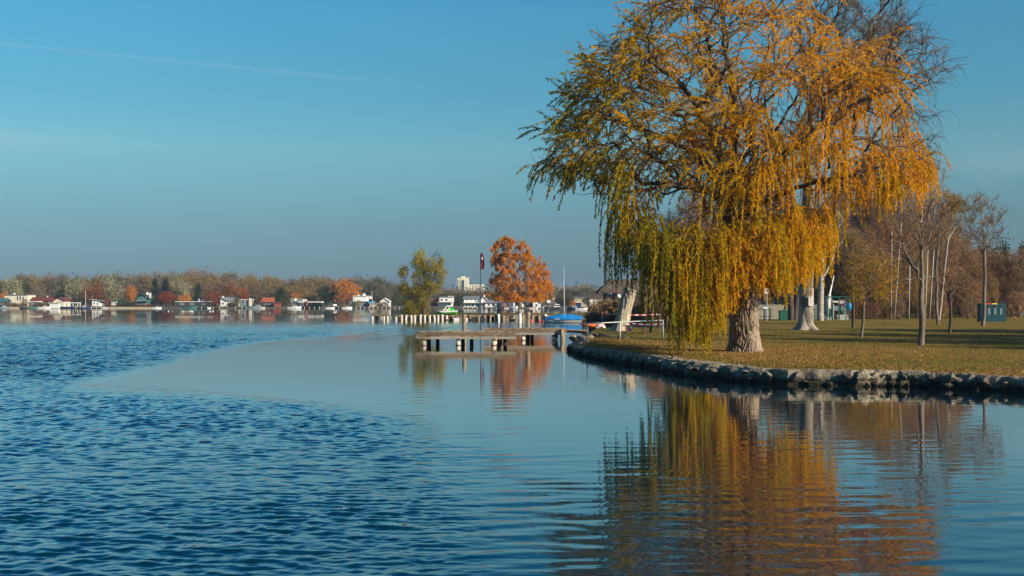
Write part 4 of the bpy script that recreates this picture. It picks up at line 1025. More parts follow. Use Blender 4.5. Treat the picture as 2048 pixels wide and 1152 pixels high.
fh('house','white gable house beside the birch trunk','house',1036,1048,614,605.5,600,512,6,'white_wall','roof_grey','gable',[(1041,1044,607,611)])
fh('house','grey roofed house joined to the bright white gable','house',1052,1070,614,603.5,600,514,7,'dark_wall','roof_grey','ridge',[(1055,1060,606,611)])
fh('house','bright white gable house in the middle of the row','house',1066,1082,614,605.5,601,508,7,'white_wall','white_paint','gable',[(1071,1075,608,613)])
fh('house','brown roofed house with a white upper gable','house',1084,1106,614,606.5,598.5,512,7,'brown_wall','roof_brown','ridge',[(1088,1092,608,612),(1097,1101,608,612)],extra=[('gable_wall',1094,1101,600,606,-.9,0,'white_wall')])
fh('house','house with a steep dark brown roof beyond the white gables','house',1104,1120,614,606,598,520,7,'brown_wall','roof_brown','gable',[(1109,1113,607,611)],[(1107.5,596,'white_paint')])
fh('house','tan two storey house with a long flat grey roof','house',1149,1174,613,596,594,500,8,'tan_wall','roof_grey','flat',[(1152,1155,599,602.5),(1158,1160,599,602.5),(1165,1169,599,602.5)],extra=[('balcony',1149,1163,604,605.3,-1.4,-.12,'cream'),('lower_wall',1152,1162,605.5,613,-1.0,-.12,'navy')])
fh('house','yellow-grey house with a long brown roof near the thatched hut','house',1180,1222,613,597.5,595,505,8,'tan_wall','roof_brown','flat',[(1197,1203,599,604),(1186,1190,601,606)],extra=[('white_bay',1178,1184,599,604,-.5,-.03,'white_wall')])
# the pale silo block far beyond the wood
def silo():
    Y = 1150; t = empty('silo_tower', (XX(940,Y),Y,.5), 'pale concrete silo building rising above the distant wood', 'tower'); z0 = .5
    mb = MB()
    for (p0,p1,q,y0,y1) in ((914,928,556,0,14),(921,930,552,14.3,22),(928.3,937,559,-2,12),(937.3,968,569,1,13)):
        mb.bx(XX(p0,Y)-t.location.x, XX(p1,Y)-t.location.x, y0, y1, 0, ZZ(q,Y)-z0)
    mb.prism([(XX(930,Y)-t.location.x,ZZ(559,Y)-z0),(XX(937,Y)-t.location.x,ZZ(559,Y)-z0),(XX(937,Y)-t.location.x,ZZ(554,Y)-z0)], 2, 10)
    mb.build('wall', M['cream'], t)
    for p in (917,921,925,941,947,953,959,965):
        mb = MB(); mb.bx(XX(p,Y)-t.location.x-.35, XX(p,Y)-t.location.x+.35, -.5 if p<928 else .5, -.02 if p<928 else .98, 0, ZZ(559 if p < 928 else 570.5,Y)-z0); mb.build('pilaster', M['tan_wall'], t)
silo()
# embankment, docks, boats, flagpole, pergola, hedge, water birds on the far shore
mb = MB(); mb.bx(-290, -158, 506.2, 507.9, -.5, .66); mb.build('embankment', M['tan_wall'], kind='structure')
mb = MB(); mb.bx(-158, 62, 506.2, 507.9, -.5, .5); mb.build('embankment', mat('mud_bank', (.13,.11,.08), .95, .35, .3), kind='structure')
for (p0, p1, q, lab) in ((128,155,605,'white pergola beside the red roofed bungalow'),):
    Y = 507.5; t = empty('pergola', (XX(p0,Y), Y, .6), lab, 'pergola'); x1 = XX(p1,Y)-XX(p0,Y)
    for k in range(4):
        for yy in (0, 3):
            mb = MB(); mb.bx(k*x1/3-.12, k*x1/3+.12, yy, yy+.24, 0, 1.75); mb.build('post', M['white_paint'], t)
    mb = MB(); mb.bx(-.3, x1+.3, -.2, 3.5, 1.753, 2.1); mb.build('beam_roof', M['white_paint'], t)
def dock(p0, p1, Y, label, zt=.55, wd_=2.0, np_=6, mt='wood_dark', pm='piling_white', grp=None, ext=.25):
    x0, x1 = XX(p0,Y), XX(p1,Y); t = empty('dock', ((x0+x1)/2, Y, 0), label, 'dock', grp); h = (x1-x0)/2
    mb = MB(); mb.bx(-h, h, 0, wd_, zt-.18, zt); mb.build('deck', M[mt], t)
    for k in range(np_):
        mb = MB(); xx = -h+.3+(2*h-.6)*k/(np_-1); mb.tube([(xx,-.12,-.6),(xx,-.12,zt+ext)], .13, 6); mb.build('piling', M[pm], t)
    return t
dock(578,640,504,'low dark dock in front of the white bungalow',np_=7); dock(655,700,504,'low dock beneath the big dark green conifer',np_=5)
dock(702,800,503.6,'long low dock with pale posts before the white cube house',np_=12); dock(470,520,504,'grey dock before the blue-grey house',np_=5,mt='wood_grey')
dock(62,98,504,'short wooden dock beside the white cube shed',np_=4,mt='wood_grey'); dock(160,205,504,'wooden dock before the small white cabin',np_=5,mt='wood_grey')
dock(925,1003,503,'dark dock in front of the large white house',np_=9); dock(390,440,504,'brown dock below the crimson tree',np_=5,mt='wood_brown')
def small_boat(cab=True):
    t = empty('small_boat', (0,0,0), 'small boat', 'boat'); mb = MB(); sec = []
    L = 5.0; K = 9
    for k in range(K):
        u = k/(K-1); x = -L/2+L*u; hw = .95*min(1, (1-u)*2.6+.02)**.6*(.85+.15*min(1,u*4)); sh = .62+.28*u*u; kz = -.12+.5*max(0,u-.75)*1.6
        sec.append([(x,-hw,sh),(x,-hw*.82,.1+kz*.4),(x,-hw*.3,kz),(x,hw*.3,kz),(x,hw*.82,.1+kz*.4),(x,hw,sh),(x,hw*.8,sh-.02),(x,-hw*.8,sh-.02)])
    v = np.array(sec).reshape(-1, 3); q = [(a*8+b_, (a+1)*8+b_, (a+1)*8+(b_+1)%8, a*8+(b_+1)%8) for a in range(K-1) for b_ in range(8)]
    q += [(0,1,2,7),(2,3,6,7),(3,4,5,6)]
    mb.add(v, q); mb.build('hull', M['plastic_white'], t)
    if cab:
        mb = MB(); mb.box((.2,0,.98), (1.6,1.3,.62), taper=.72); mb.build('cabin', M['plastic_white'], t)
        mb = MB(); mb.box((.2,0,1.03), (1.5,1.26,.28), taper=.86); mb.v[-1] = mb.v[-1]*np.array((1.02,1.03,1)); mb.build('windscreen', M['glass_dark'], t)
    mb = MB(); mb.box((-L/2-.15,0,.5), (.3,.4,.8), taper=.8); mb.build('outboard_motor', M['metal_dark'], t)
    return t
sb1 = small_boat(True); sb2 = small_boat(False); kd = kids(); PB = [sb1, sb2]
for px, Y, k, hm, rz, sc, lab in (
  (8,503,0,'blue_wall',.3,1.0,'grey motor boat moored at the edge of the far shore'), (47,503,1,'navy',2.9,.8,'small dark rowing boat before the ochre bush'),
  (67,502,1,'teal_wall',.2,.95,'teal boat with an open deck near the short wooden dock'), (76,503.5,0,'orange',3.0,.7,'little orange boat beside the teal one'),
  (89,503,0,'plastic_white',.1,1.05,'white cabin boat beside the white cube shed'), (136,504,1,'navy',0,1.2,'navy covered boat beside the white pergola'),
  (152,503,1,'orange',2.6,.6,'tiny orange dinghy before the pergola'), (168,502,0,'navy',.2,1.0,'blue and white cabin boat under the flagpole'),
  (208,503,0,'plastic_white',3.1,.75,'little white boat at the start of the tan bank'), (314,503,0,'plastic_white',.1,.8,'single white boat moored below the brown bush'),
  (381,503,1,'teal_wall',0,1.2,'dark teal boat under cover before the long boathouse'), (418,502,0,'plastic_white',1.2,.6,'small white boat seen end on by the crimson tree'),
  (505,502,1,'blue_wall',.1,1.3,'long grey-blue boat before the cream chimney wall'), (517,505,0,'plastic_white',3.1,1.2,'white motor cruiser beside the dark log cabin'),
  (589,503,0,'plastic_white',0,1.2,'white houseboat-like cruiser before the white bungalow'), (660,503,1,'plastic_white',.2,.8,'small white boat next to the domed cover'),
  (694,503,0,'plastic_white',.1,.9,'white boat left of the white cube house'), (1022,495,1,'plastic_white',.1,1.2,'low white boat beneath the orange birch'),
  (1030,470,0,'plastic_white',3,.9,'white boat beside the birch trunk'), (1068,480,1,'plastic_white',0,.9,'small white boat before the bright white gable'),
  (1088,475,0,'blue_wall',.2,.9,'pale boat before the brown roofed house'), (1112,430,0,'metal_dark',.1,1.6,'dark cabin boat with a rail near the blue covered boat'),
  (1150,440,0,'navy',3,1.2,'navy boat moored below the tan house'), (1164,430,1,'plastic_white',0,1.0,'white open boat near the thatched hut'),
  (1138,450,1,'dark_wall',.2,1.1,'dark open boat before the rusty orange bush')):
    c = copy_tree([sb1, sb2][k], kd, (XX(px,Y),Y,-.05), rz, sc, lab, 'boats moored along the far shore')
    for ch in bpy.data.objects:
        if ch.parent == c and ch.name.startswith('hull'): ch.material_slots[0].link = 'OBJECT'; ch.material_slots[0].material = M[hm]
t = empty('covered_boat', (XX(669,504.5),504.5,.6), 'small boat under a domed white cover on the far bank', 'boat')
mb = MB(); mb.lathe((0,0,0), [(.2,0),(1.0,.1),(1.15,.45),(1.1,.5)], 14, 1, .5); mb.build('hull', M['brown_wall'], t)
mb = MB(); mb.lathe((0,0,.5), [(1.18,0),(1.1,.35),(.8,.7),(.4,.88),(.02,.92)], 16, 1, .55); mb.build('cover', M['white_paint'], t, smooth=True)
def pole(px, Y, z0, pyt, r_, label, nm='flagpole', mt='mast', cat='flagpole'):
    z1 = ZZ(pyt, Y); t = empty(nm, (XX(px,Y),Y,z0), label, cat); mb = MB(); mb.tube([(0,0,0),(0,0,z1-z0)], [r_, r_*.6], 6); mb.build('pole', M[mt], t)
    mb = MB(); mb.lathe((0,0,z1-z0), [(.02,-.02),(r_*1.3,.05),(r_*1.3,.12),(.01,.2)], 8); mb.build('finial', M[mt], t); return t
pole(171,506,.6,582,.16,'white flagpole above the blue cabin boat'); pole(584,506,.6,596,.09,'thin flagpole beside the white bungalow')
t = pole(746,504,.6,583,.16,'leaning white mast beside the blue awning','mast',cat='mast'); t.rotation_euler = (0,-.09,0)
for px, py, lab in ((592,599,'round satellite dish above the white bungalow'),(729,590,'white satellite dish on the white cube house'),(742,595,'white satellite dish beside the leaning mast'),(296,587,'white satellite dish above the teal house')):
    Y = 516; t = empty('satellite_dish', (XX(px,Y),Y,.6), lab, 'satellite dish'); zt_ = ZZ(py,Y)-.6
    mb = MB(); mb.tube([(0,.1,0),(0,.1,zt_)], .06, 5); mb.build('pole', M['metal_dark'], t)
    mb = MB(); th_ = np.arange(14)*2*PI/14; v = [(0,0,zt_)]+[(math.cos(a)*.75,-.22,zt_+math.sin(a)*.75) for a in th_]+[(0,.06,zt_)]
    mb.add(v, None, [(0,1+i,1+(i+1)%14) for i in range(14)]+[(15,1+(i+1)%14,1+i) for i in range(14)]); mb.build('dish', M['white_paint'], t)
# hedges
def hedge(px0, px1, pyt, pyb, Y, dep, lm, label, n=60, size=.4, name='hedge'):
    x0, x1 = XX(px0,Y), XX(px1,Y); z0, z1 = ZZ(pyb,Y), ZZ(pyt,Y); t = empty(name, ((x0+x1)/2,Y,z0), label, 'hedge'); h = (x1-x0)/2
    c = np.stack([r5.uniform(-h, h, n), r5.uniform(0, dep, n), (z1-z0)*r5.uniform(.08, .92, n)], 1)
    mb = MB()
    for k in range(max(3, int(2*h/1.5))): 
        xx = -h+.5+k*1.5; mb.tube([(xx,dep/2,-.2),(xx+.1,dep/2,(z1-z0)*.8)], [.06,.03], 5)
    mb.build('stems', M['bark_dark'], t); mb = MB(); clumps(mb, c, 40, size*1.5, size, r5); mb.build('foliage', M[lm], t, attr='tint', kind='stuff')
hedge(233,264,605,612,509,1.5,'leaf_green','dark green clipped hedge beside the white picket hut',70)
hedge(619,642,606.5,614,508.8,1.2,'leaf_conifer','dark green clipped hedge before the white bungalow',60)
hedge(270,300,610,614,509,1,'leaf_rust','low reddish hedge before the teal house',40)
hedge(455,472,606,613,509,1,'leaf_brown','brown hedge before the pale cottage',40)
hedge(10,50,607,614,509.5,1,'leaf_brown','brown hedge before the cream flat roofed house',70)
hedge(70,98,607,614,509.5,1,'leaf_brown','brown hedge before the maroon roofed house',60)
# water birds
def bird():
    t = empty('water_bird', (0,0,0), 'white water bird', 'bird'); mb = MB()
    P = [(-.32,0,.16),(-.22,0,.12),(-.05,0,.10),(.12,0,.12),(.20,0,.2),(.22,0,.34),(.25,0,.42),(.31,0,.43),(.36,0,.42)]
    mb.tube(P, [.01,.08,.13,.11,.06,.045,.06,.05,.02], 8); mb.build('body', M['bird_white'], t, smooth=True)
    mb = MB(); mb.tube([(.35,0,.42),(.43,0,.405)], [.022,.004], 5); mb.build('bill', M['orange'], t); return t
bd = bird(); kd = kids(); PB.append(bd)
BL = ('leftmost white water bird below the wide red tree','second white water bird from the left below the wide red tree','white water bird just before the rust-orange tree reflection','white water bird close beside the one before the rust-orange tree','white water bird at the near side of the small flock by the dark boathouse','white water bird in the middle of the small flock by the dark boathouse','white water bird behind the middle of the flock by the dark boathouse','last white water bird on the right of the flock by the dark boathouse','white water bird below the left end of the crimson tree','white water bird below the middle of the crimson tree','white water bird alone below the grey roofed white cottage')
for i, (px, py) in enumerate(((337,622.5),(345,622.5),(363,622.3),(367,622.8),(372,622.2),(377,622.6),(381,622.3),(385,622.7),(420,623),(426,622.6),(447,622.4))):
    p = G(px, py+.6); copy_tree(bd, kd, (p.x,p.y,-.06), r5.uniform(0,6), .95, BL[i], 'white water birds below the far bank')
# ------------------------------------------------------------------ piers in front
def part(mb, name, m, t, smooth=False): return mb.build(name, M[m], t, smooth=smooth)
r8 = np.random.default_rng(8)
def plank_mesh(L, wd_, th, mt, name='plank'):
    mb = MB(); mb.box((0,0,0), (wd_, L, th)); return mb.mesh(name, M[mt])
def pier(px0, px1, Y, dep, zt, label, front, yw, end_px=None):
    x0, x1 = XX(px0, Y), XX(px1, Y); t = empty('pier', ((x0+x1)/2, Y, 0), label, 'pier', 'wooden bathing piers'); h = (x1-x0)/2
    pm = [plank_mesh(dep, .148, .045, a) for a in ('wood_grey', 'wood_grey', 'wood_brown')]
    n = int(2*h/.155)
    for k in range(n):
        o = bpy.data.objects.new('plank', pm[int(r8.integers(3))]); C.objects.link(o); o.parent = t
        o.location = (-h+.0775+k*.155, dep/2, zt-.0225+r8.uniform(-.006, .006)); o.rotation_euler = (r8.normal()*.002, r8.normal()*.01, 0)
    # two heavy boards on the front, slightly bowed and split
    for (za, zb_, m, y_) in ((zt-.255, zt-.05, 'wood_brown', -.075), (zt-.465, zt-.295, 'wood_grey', -.09)):
        xs = np.linspace(-h-.03, h+.03, 15)
        for a, b_ in ((0, 7), (7, 14)):
            v = []
            for k in range(a, b_+1):
                wz = r8.normal()*.006; x = xs[k]+(.006 if k == a and a else 0)
                v += [(x,y_,za+wz),(x,y_+.07,za+wz),(x,y_+.07,zb_+wz),(x,y_,zb_+wz)]
            m_ = b_-a+1; q = [(4*i+j, 4*i+4+j, 4*i+4+(j+1)%4, 4*i+(j+1)%4) for i in range(m_-1) for j in range(4)]+[(0,1,2,3),(4*m_-4,4*m_-1,4*m_-2,4*m_-3)]
            mb = MB(); mb.add(v, [x_[::-1] for x_ in q]); part(mb, 'beam', m, t)
    for xx in (-h+.03, h-.03):
        mb = MB(); mb.bx(xx-.03, xx+.03, .0, dep-.02, zt-.42, zt-.055); part(mb, 'beam', 'wood_grey', t)
    for y_ in (dep*.5, dep-.12):
        mb = MB(); mb.bx(-h+.07, h-.07, y_, y_+.1, zt-.3, zt-.05); part(mb, 'beam', 'wood_dark', t)
    for (px, kind, dy) in front:
        x = (px-1024)/F*(Y+dy)-t.location.x; zc = zt-.46; r_ = .145
        if kind == 'w':
            mb = MB(); mb.tube([(x,dy,-1.2),(x,dy,zc)], [.12,.125], 12); p = part(mb, 'piling', 'wood_post', t, True)
            mb = MB(); mb.lathe((x,dy,-.6), [(.13,0),(.155,.02),(.16,.66),(.17,.69),(.155,.84),(.125,.865)], 14); part(mb, 'sleeve', 'piling_white', p, True)
            mb = MB(); mb.lathe((x,dy,.02), [(.163,-.03),(.170,.0),(.163,.03)], 14); part(mb, 'band', 'rust_band', p, True)
        else:
            mb = MB(); b_ = r8.normal()*.02; mb.tube([(x,dy,-1.2),(x+b_,dy,-.1),(x+b_,dy,.25),(x,dy,zc+.15)], [.14,.145,.13,.14], 12); part(mb, 'piling', 'wood_dark', t, True)
    return t
Y1 = F*H/(691-HY); Y2 = F*H/(681-HY)
pier(832, 1031, Y1, 2.9, .9, 'nearer grey plank pier on white sleeved pilings, left of the gangway', [(847.5,'w',.12),(916.5,'w',.12),(987.5,'w',.12),(858,'d',1.3),(926,'d',1.3),(998,'d',1.3),(875,'d',2.6),(943,'d',2.6),(1011,'d',2.6)], 691)
t2 = pier(968, 1133, Y2, 2.9, .9, 'farther grey plank pier with the gangway running ashore', [(1046,'w',.12),(1107.5,'w',.12),(1055,'d',1.3),(1113,'d',1.3),(1065,'d',2.6),(990,'w',.12),(1000,'d',1.5)], 681)
# weathered corner post of the second pier
mb = MB(); x = XX(1124,Y2)-t2.location.x; mb.tube([(x,-.28,-1),(x+.02,-.28,.1),(x-.01,-.28,.5),(x,-.28,.86)], [.20,.17,.15,.16], 10); part(mb, 'corner_post', 'wood_post', t2, True)
# gangway
pa, pb = np.array((XX(1133,Y2+1.2), Y2+1.2, .80)), np.array((*G(1176,664,.62)[:2], .72)); L = np.linalg.norm(pb-pa); d = (pb-pa)/L
t = empty('gangway', tuple(pa), 'narrow plank gangway from the farther pier to the grassy spit', 'gangway'); az_ = math.atan2(d[1], d[0])
pm = plank_mesh(1.2, .19, .04, 'wood_grey')
n = int(L/.2)
for k in range(n):
    o = bpy.data.objects.new('plank', pm); C.objects.link(o); o.parent = t; o.location = tuple(d*(k+.5)*.2+np.array((0,0,r8.uniform(-.005,.005)))); o.rotation_euler = (0,0,az_)
for s_ in (-.5, .5):
    nn = np.array((-d[1], d[0], 0))*s_; mb = MB(); mb.tube([nn-(0,0,.12), nn+d*L-(0,0,.12)], .09, 4); part(mb, 'beam', 'wood_dark', t)
for (px, Y, pyt, rr, lab) in ((928,81.5,629,.145,'weathered mooring post standing behind the nearer pier'),(1056,88.6,624,.155,'weathered mooring post behind the farther pier, towards the orange birch')):
    t = empty('mooring_post', (XX(px,Y),Y,0), lab, 'post', 'mooring posts behind the piers'); zt_ = ZZ(pyt,Y)
    mb = MB(); K = 14; th_ = np.arange(K)*2*PI/K; zs = [-1.2,.0,.3,.7,1.1,1.5,zt_-.03,zt_]
    v = [[(math.cos(a)*rr*(1+.10*noise.noise(Vector((math.cos(a)*2,math.sin(a)*2,z*1.3))))*(.9 if z == zt_ else 1)+z*.012, math.sin(a)*rr, z+(.015*math.cos(a*2) if z == zt_ else 0)) for a in th_] for z in zs]
    i = np.arange(len(zs)-1)[:,None]*K; j = np.arange(K)[None]; mb.add(np.array(v).reshape(-1,3), np.stack([i+j,i+(j+1)%K,i+K+(j+1)%K,i+K+j],-1).reshape(-1,4)); mb.add([(math.cos(a)*rr*.9+zt_*.012,math.sin(a)*rr*.9,zt_) for a in th_]+[(zt_*.012,0,zt_+.01)], None, [(K,a,(a+1)%K) for a in range(K)])
    part(mb, 'shaft', 'wood_post', t, True)
# small piers far left
def small_pier(px0, px1, pyt, Y, label, posts, mt='wood_brown'):
    x0, x1 = XX(px0,Y), XX(px1,Y); zt_ = ZZ(pyt,Y); t = empty('small_pier', ((x0+x1)/2,Y,0), label, 'pier'); h = (x1-x0)/2
    pm = plank_mesh(2.2, .2, .05, mt)
    for k in range(int(2*h/.21)):
        o = bpy.data.objects.new('plank', pm); C.objects.link(o); o.parent = t; o.location = (-h+.1+k*.21, 1.1, zt_-.025+r8.uniform(-.008,.008))
    mb = MB(); mb.bx(-h, h, -.06, .0, zt_-.28, zt_-.055); part(mb, 'beam', mt, t)
    for (p, kind, dy) in posts:
        x = (p-1024)/F*(Y+dy)-t.location.x; mb = MB(); mb.tube([(x,dy,-.9),(x,dy,zt_-.06)], .16 if kind == 'w' else .2, 8); part(mb, 'piling', 'piling_white' if kind == 'w' else 'wood_dark', t, True)
small_pier(741,777,628.5,176,'small wooden pier alone on the water, left of the peninsula',[(745,'w',.1),(753,'d',.8),(768,'w',.1),(775,'w',.1),(771,'d',1.4)])
small_pier(790,803,630,179,'low wooden landing stage at the left tip of the peninsula',[(792,'w',.1),(800,'d',.6)])

# ------------------------------------------------------------------ the peninsula: retaining wall of boards and piles
t = empty('timber_retaining_wall', (0,181,0), 'weathered board and pile retaining wall along the front of the peninsula', 'retaining wall')
for k in range(26):
    xa = -17.6+k*.985
    for z in (.12, .42, .70):
        if r8.random() < .12: continue
        mb = MB(); mb.box((xa+.49, -.06+r8.uniform(-.03,.03), z), (.96, .05, .24), rz=r8.normal()*.01); part(mb, 'board', ('wood_post','wood_grey','wood_brown')[int(r8.integers(3))], t)
for p in (803,812,822,829.5,841,850,859,868,876,884,894,905,914,940,957,969,981,997,1007,1027,1046,1065,1078,1092):
    x = XX(p,180.7); wht = p in (997,); hh = r8.uniform(.78,.95)+(.12 if wht else 0)
    if 900 < p < 965 and p != 940: hh *= .8
    mb = MB(); mb.tube([(x,-.3+r8.uniform(-.05,.05),-1),(x+r8.normal()*.03,-.3,0),(x+r8.normal()*.04,-.3,hh)], [.2,.2,.17], 8); part(mb, 'pile', 'white_paint' if wht else ('piling_white' if p < 900 else 'wood_post'), t, True)
t = empty('mooring_bollard', (XX(1040,178),178,0), 'thick bright white mooring bollard in front of the peninsula bank', 'bollard')
mb = MB(); mb.lathe((0,0,-.6), [(.25,0),(.27,.3),(.27,1.45),(.20,1.62),(.05,1.68)], 14); part(mb, 'shaft', 'white_paint', t, True)
t = empty('floating_platform', (XX(932,178.5),178.5,0), 'dark low platform moored against the peninsula bank', 'platform')
x0, x1 = XX(902,178.5)-t.location.x, XX(964,178.5)-t.location.x
for k in range(24):
    mb = MB(); a = x0+(x1-x0)*k/24; mb.bx(a+.01, a+(x1-x0)/24-.01, -1.4, 1.6, .52, .58); part(mb, 'plank', 'wood_dark', t)
for k in range(4):
    mb = MB(); a = x0+.5+k*1.35; mb.bx(a, a+.85, -1.3, -.4, -.1, .45); part(mb, 'float', 'plastic_white' if k < 2 else 'metal_dark', t)
t = empty('rock', (XX(1026,178),178,0), 'yellowish rock standing in the water before the peninsula', 'rock'); o = bpy.data.objects.new('stone', rocks[1]); C.objects.link(o); o.parent = t; o.scale = (1.2,.9,1.0); o.location = (0,0,.2)

# pedal boat
Yp = 183.5; zp = .86; t = empty('pedal_boat', (XX(893,Yp),Yp,zp), 'white and green pedal boat with a bright green seat wheel drawn up on the grass', 'pedal boat'); L = XX(914,Yp)-XX(872,Yp); L = 3.45
sec = []; K = 13
for k in range(K):
    u = k/(K-1); x = -L/2-.15+L*1.05*u; hw = .85*min(1, u*3.2+.12)**.6; top = .66-.10*math.sin(u*PI)+(.12*(1-u*3) if u < .33 else 0)+.06*u; bot = .02+.42*max(0,.35-u)**1.2+.25*max(0,u-.86)
    sec.append([(x,-hw,top),(x,-hw*.98,top-.22),(x,-hw*.8,bot+.05),(x,-hw*.3,bot),(x,hw*.3,bot),(x,hw*.8,bot+.05),(x,hw*.98,top-.22),(x,hw,top)])
v = np.array(sec); q = [(a*8+b_, (a+1)*8+b_, (a+1)*8+b_+1, a*8+b_+1) for a in range(K-1) for b_ in range(1,6)]+[(1,2,5,6),(2,3,4,5)]+[((K-1)*8+6,(K-1)*8+5,(K-1)*8+2,(K-1)*8+1),((K-1)*8+5,(K-1)*8+4,(K-1)*8+3,(K-1)*8+2)]
mb = MB(); mb.add(v.reshape(-1,3), q); part(mb, 'hull', 'hull_green', t, True)
mb = MB(); q = [(a*8+b_, (a+1)*8+b_, (a+1)*8+(b_+1)%8, a*8+(b_+1)%8) for a in range(K-1) for b_ in (0,6,7)]+[(0,1,6,7)]; mb.add(v.reshape(-1,3)*np.array((1.02,1.03,1))+np.array((0,0,.012)), q); part(mb, 'deck', 'plastic_white', t)
for x in (-.35, .25):
    mb = MB(); mb.box((x,-.2,.80), (.42,1.1,.22), taper=.8); mb.box((x+.2,-.2,1.02), (.14,1.1,.42), taper=.8); part(mb, 'seat', 'plastic_white', t)
mb = MB(); th_ = np.linspace(0, PI, 11); mb.prism([(.85+.52*math.cos(a), .64+.46*math.sin(a)) for a in th_], -.42, .1); part(mb, 'wheel_cover', 'plastic_green', t)
mb = MB(); mb.tube([(1.45,0,.7),(1.5,0,.95),(1.3,0,1.0)], .04, 5); part(mb, 'tiller', 'metal_dark', t)

# sailing boat under a blue cover
Yb = F*H/(645.5-HY); t = empty('sailing_boat', (XX(1128,Yb),Yb,0), 'white sailing dinghy under a bright blue cover with a tall bare mast', 'sailing boat'); sc_ = Yb/F
x0 = XX(1088,Yb)-t.location.x; x1 = XX(1167.5,Yb)-t.location.x; K = 17; sec = []
for k in range(K):
    u = k/(K-1); x = x0+(x1-x0)*u; hw = 1.0*min(1, (u*2.1+.03))**.62*(1-.22*max(0,u-.6)/.4); sh = .62+.42*max(0,.5-u)**1.6; kz = -.2+.55*max(0,.14-u)*5*.9
    sec.append([(x,-hw,sh),(x,-hw*.96,sh-.26),(x,-hw*.75,.0+max(0,kz)*.6),(x,0,kz),(x,hw*.75,.0+max(0,kz)*.6),(x,hw*.96,sh-.26),(x,hw,sh)])
v = np.array(sec); mb = MB(); mb.add(v.reshape(-1,3), [(a*7+b_, (a+1)*7+b_, (a+1)*7+b_+1, a*7+b_+1) for a in range(K-1) for b_ in range(6)]+[((K-1)*7+6,(K-1)*7+5,(K-1)*7+1,(K-1)*7),((K-1)*7+5,(K-1)*7+4,(K-1)*7+2,(K-1)*7+1)], [((K-1)*7+4,(K-1)*7+3,(K-1)*7+2)])
part(mb, 'hull', 'plastic_white', t, True)
mb = MB(); sec = []
for k in range(1, K):
    u = k/(K-1); x = x0+(x1-x0)*u; hw = 1.0*min(1,(u*2.1+.03))**.62*(1-.22*max(0,u-.6)/.4)*1.03; sh = .62+.42*max(0,.5-u)**1.6
    rdg = sh+.10+.52*(math.sin(min(1,max(0,(u-.02)/.55))*PI/2) if u < .7 else 1-(u-.7)/.3*.75)+noise.noise(Vector((u*9,0,0)))*.03
    sag = .30*(1-(u>.9)*.3)
    sec.append([(x,-hw,sh-.22+.03*math.sin(k*2.1)),(x,-hw,sh+.02),(x,-hw*.62,sh+(rdg-sh)*.62-.04*math.sin(k*1.7)),(x,0,rdg),(x,hw*.62,sh+(rdg-sh)*.62),(x,hw,sh+.02),(x,hw,sh-.22)])
v = np.array(sec); Kc = K-1; mb.add(v.reshape(-1,3), [(a*7+b_, (a+1)*7+b_, (a+1)*7+b_+1, a*7+b_+1) for a in range(Kc-1) for b_ in range(6)]+[(0,1,5,6),(1,2,4,5),((Kc-1)*7+6,(Kc-1)*7+5,(Kc-1)*7+1,(Kc-1)*7),((Kc-1)*7+5,(Kc-1)*7+4,(Kc-1)*7+2,(Kc-1)*7+1)], [(2,3,4),((Kc-1)*7+4,(Kc-1)*7+3,(Kc-1)*7+2)])
cv = part(mb, 'cover', 'cover_blue', t)
mb = MB()
for k, u in enumerate((.26,.28,.30,.32,.335,.35,.37,.385)):
    x = x0+(x1-x0)*u; mb.bx(x-.035, x+.035+(.03 if k % 3 == 0 else 0), -1.07, -1.055, .49+(.03 if k == 1 else 0), .58)
part(mb, 'lettering', 'white_paint', cv)
mb = MB()
for k in range(2, K-1):
    u = k/(K-1); x = x0+(x1-x0)*u; hw = 1.0*min(1,(u*2.1+.03))**.62*(1-.22*max(0,u-.6)/.4)*1.045; sh = .62+.42*max(0,.5-u)**1.6; mb.tube([(x,-hw,sh-.20),(x+.33,-hw,sh-.20)], .02, 4)
part(mb, 'hem', 'navy', cv)
mb = MB(); mb.tube([(0,0,.5),(0,0,ZZ(533,Yb))], [.055,.035], 8); ms = part(mb, 'mast', 'mast', t, True)
for s_ in (-1, 1):
    mb = MB(); mb.tube([(0,0,ZZ(560,Yb)),(.1,s_*.9,.75)], .012, 3); part(mb, 'shroud', 'metal_pole', ms)
mb = MB(); mb.tube([(0,0,ZZ(560,Yb)),(x0+.2,0,1.0)], .012, 3); part(mb, 'forestay', 'metal_pole', ms)
mb = MB(); mb.lathe((x0+.18,-.1,.98), [(.02,-.15),(.2,-.08),(.24,.05),(.14,.18),(.01,.2)], 10); part(mb, 'bow_fender', 'plastic_white', t, True)
mb = MB(); mb.box((x0+.1,0,.62), (.5,.5,.5), taper=.8); part(mb, 'bow_cover', 'navy', t)
mb = MB(); mb.box((x1+.08,0,.2), (.12,.4,.8)); part(mb, 'rudder', 'brown_wall', t)
bp0 = None
for (p, q_, lab) in ((1063,643.5,'pink-red mooring buoy beside the weathered post'),(1078,643.5,'pink-red mooring buoy, middle one before the blue covered boat'),(1085.5,643.8,'pink-red mooring buoy under the bow of the blue covered boat')):
    g_ = G(p,q_); t = empty('mooring_buoy', (g_.x,g_.y,0), lab, 'buoy', 'red mooring buoys'); mb = MB(); mb.lathe((0,0,.06), [(.02,-.26),(.2,-.16),(.26,0),(.2,.17),(.08,.26),(.05,.32)], 12); part(mb, 'float', 'buoy', t, True)
    mb = MB(); mb.lathe((0,0,.36), [(.05,0),(.08,.03),(.05,.09)], 8); part(mb, 'ring', 'metal_dark', t)

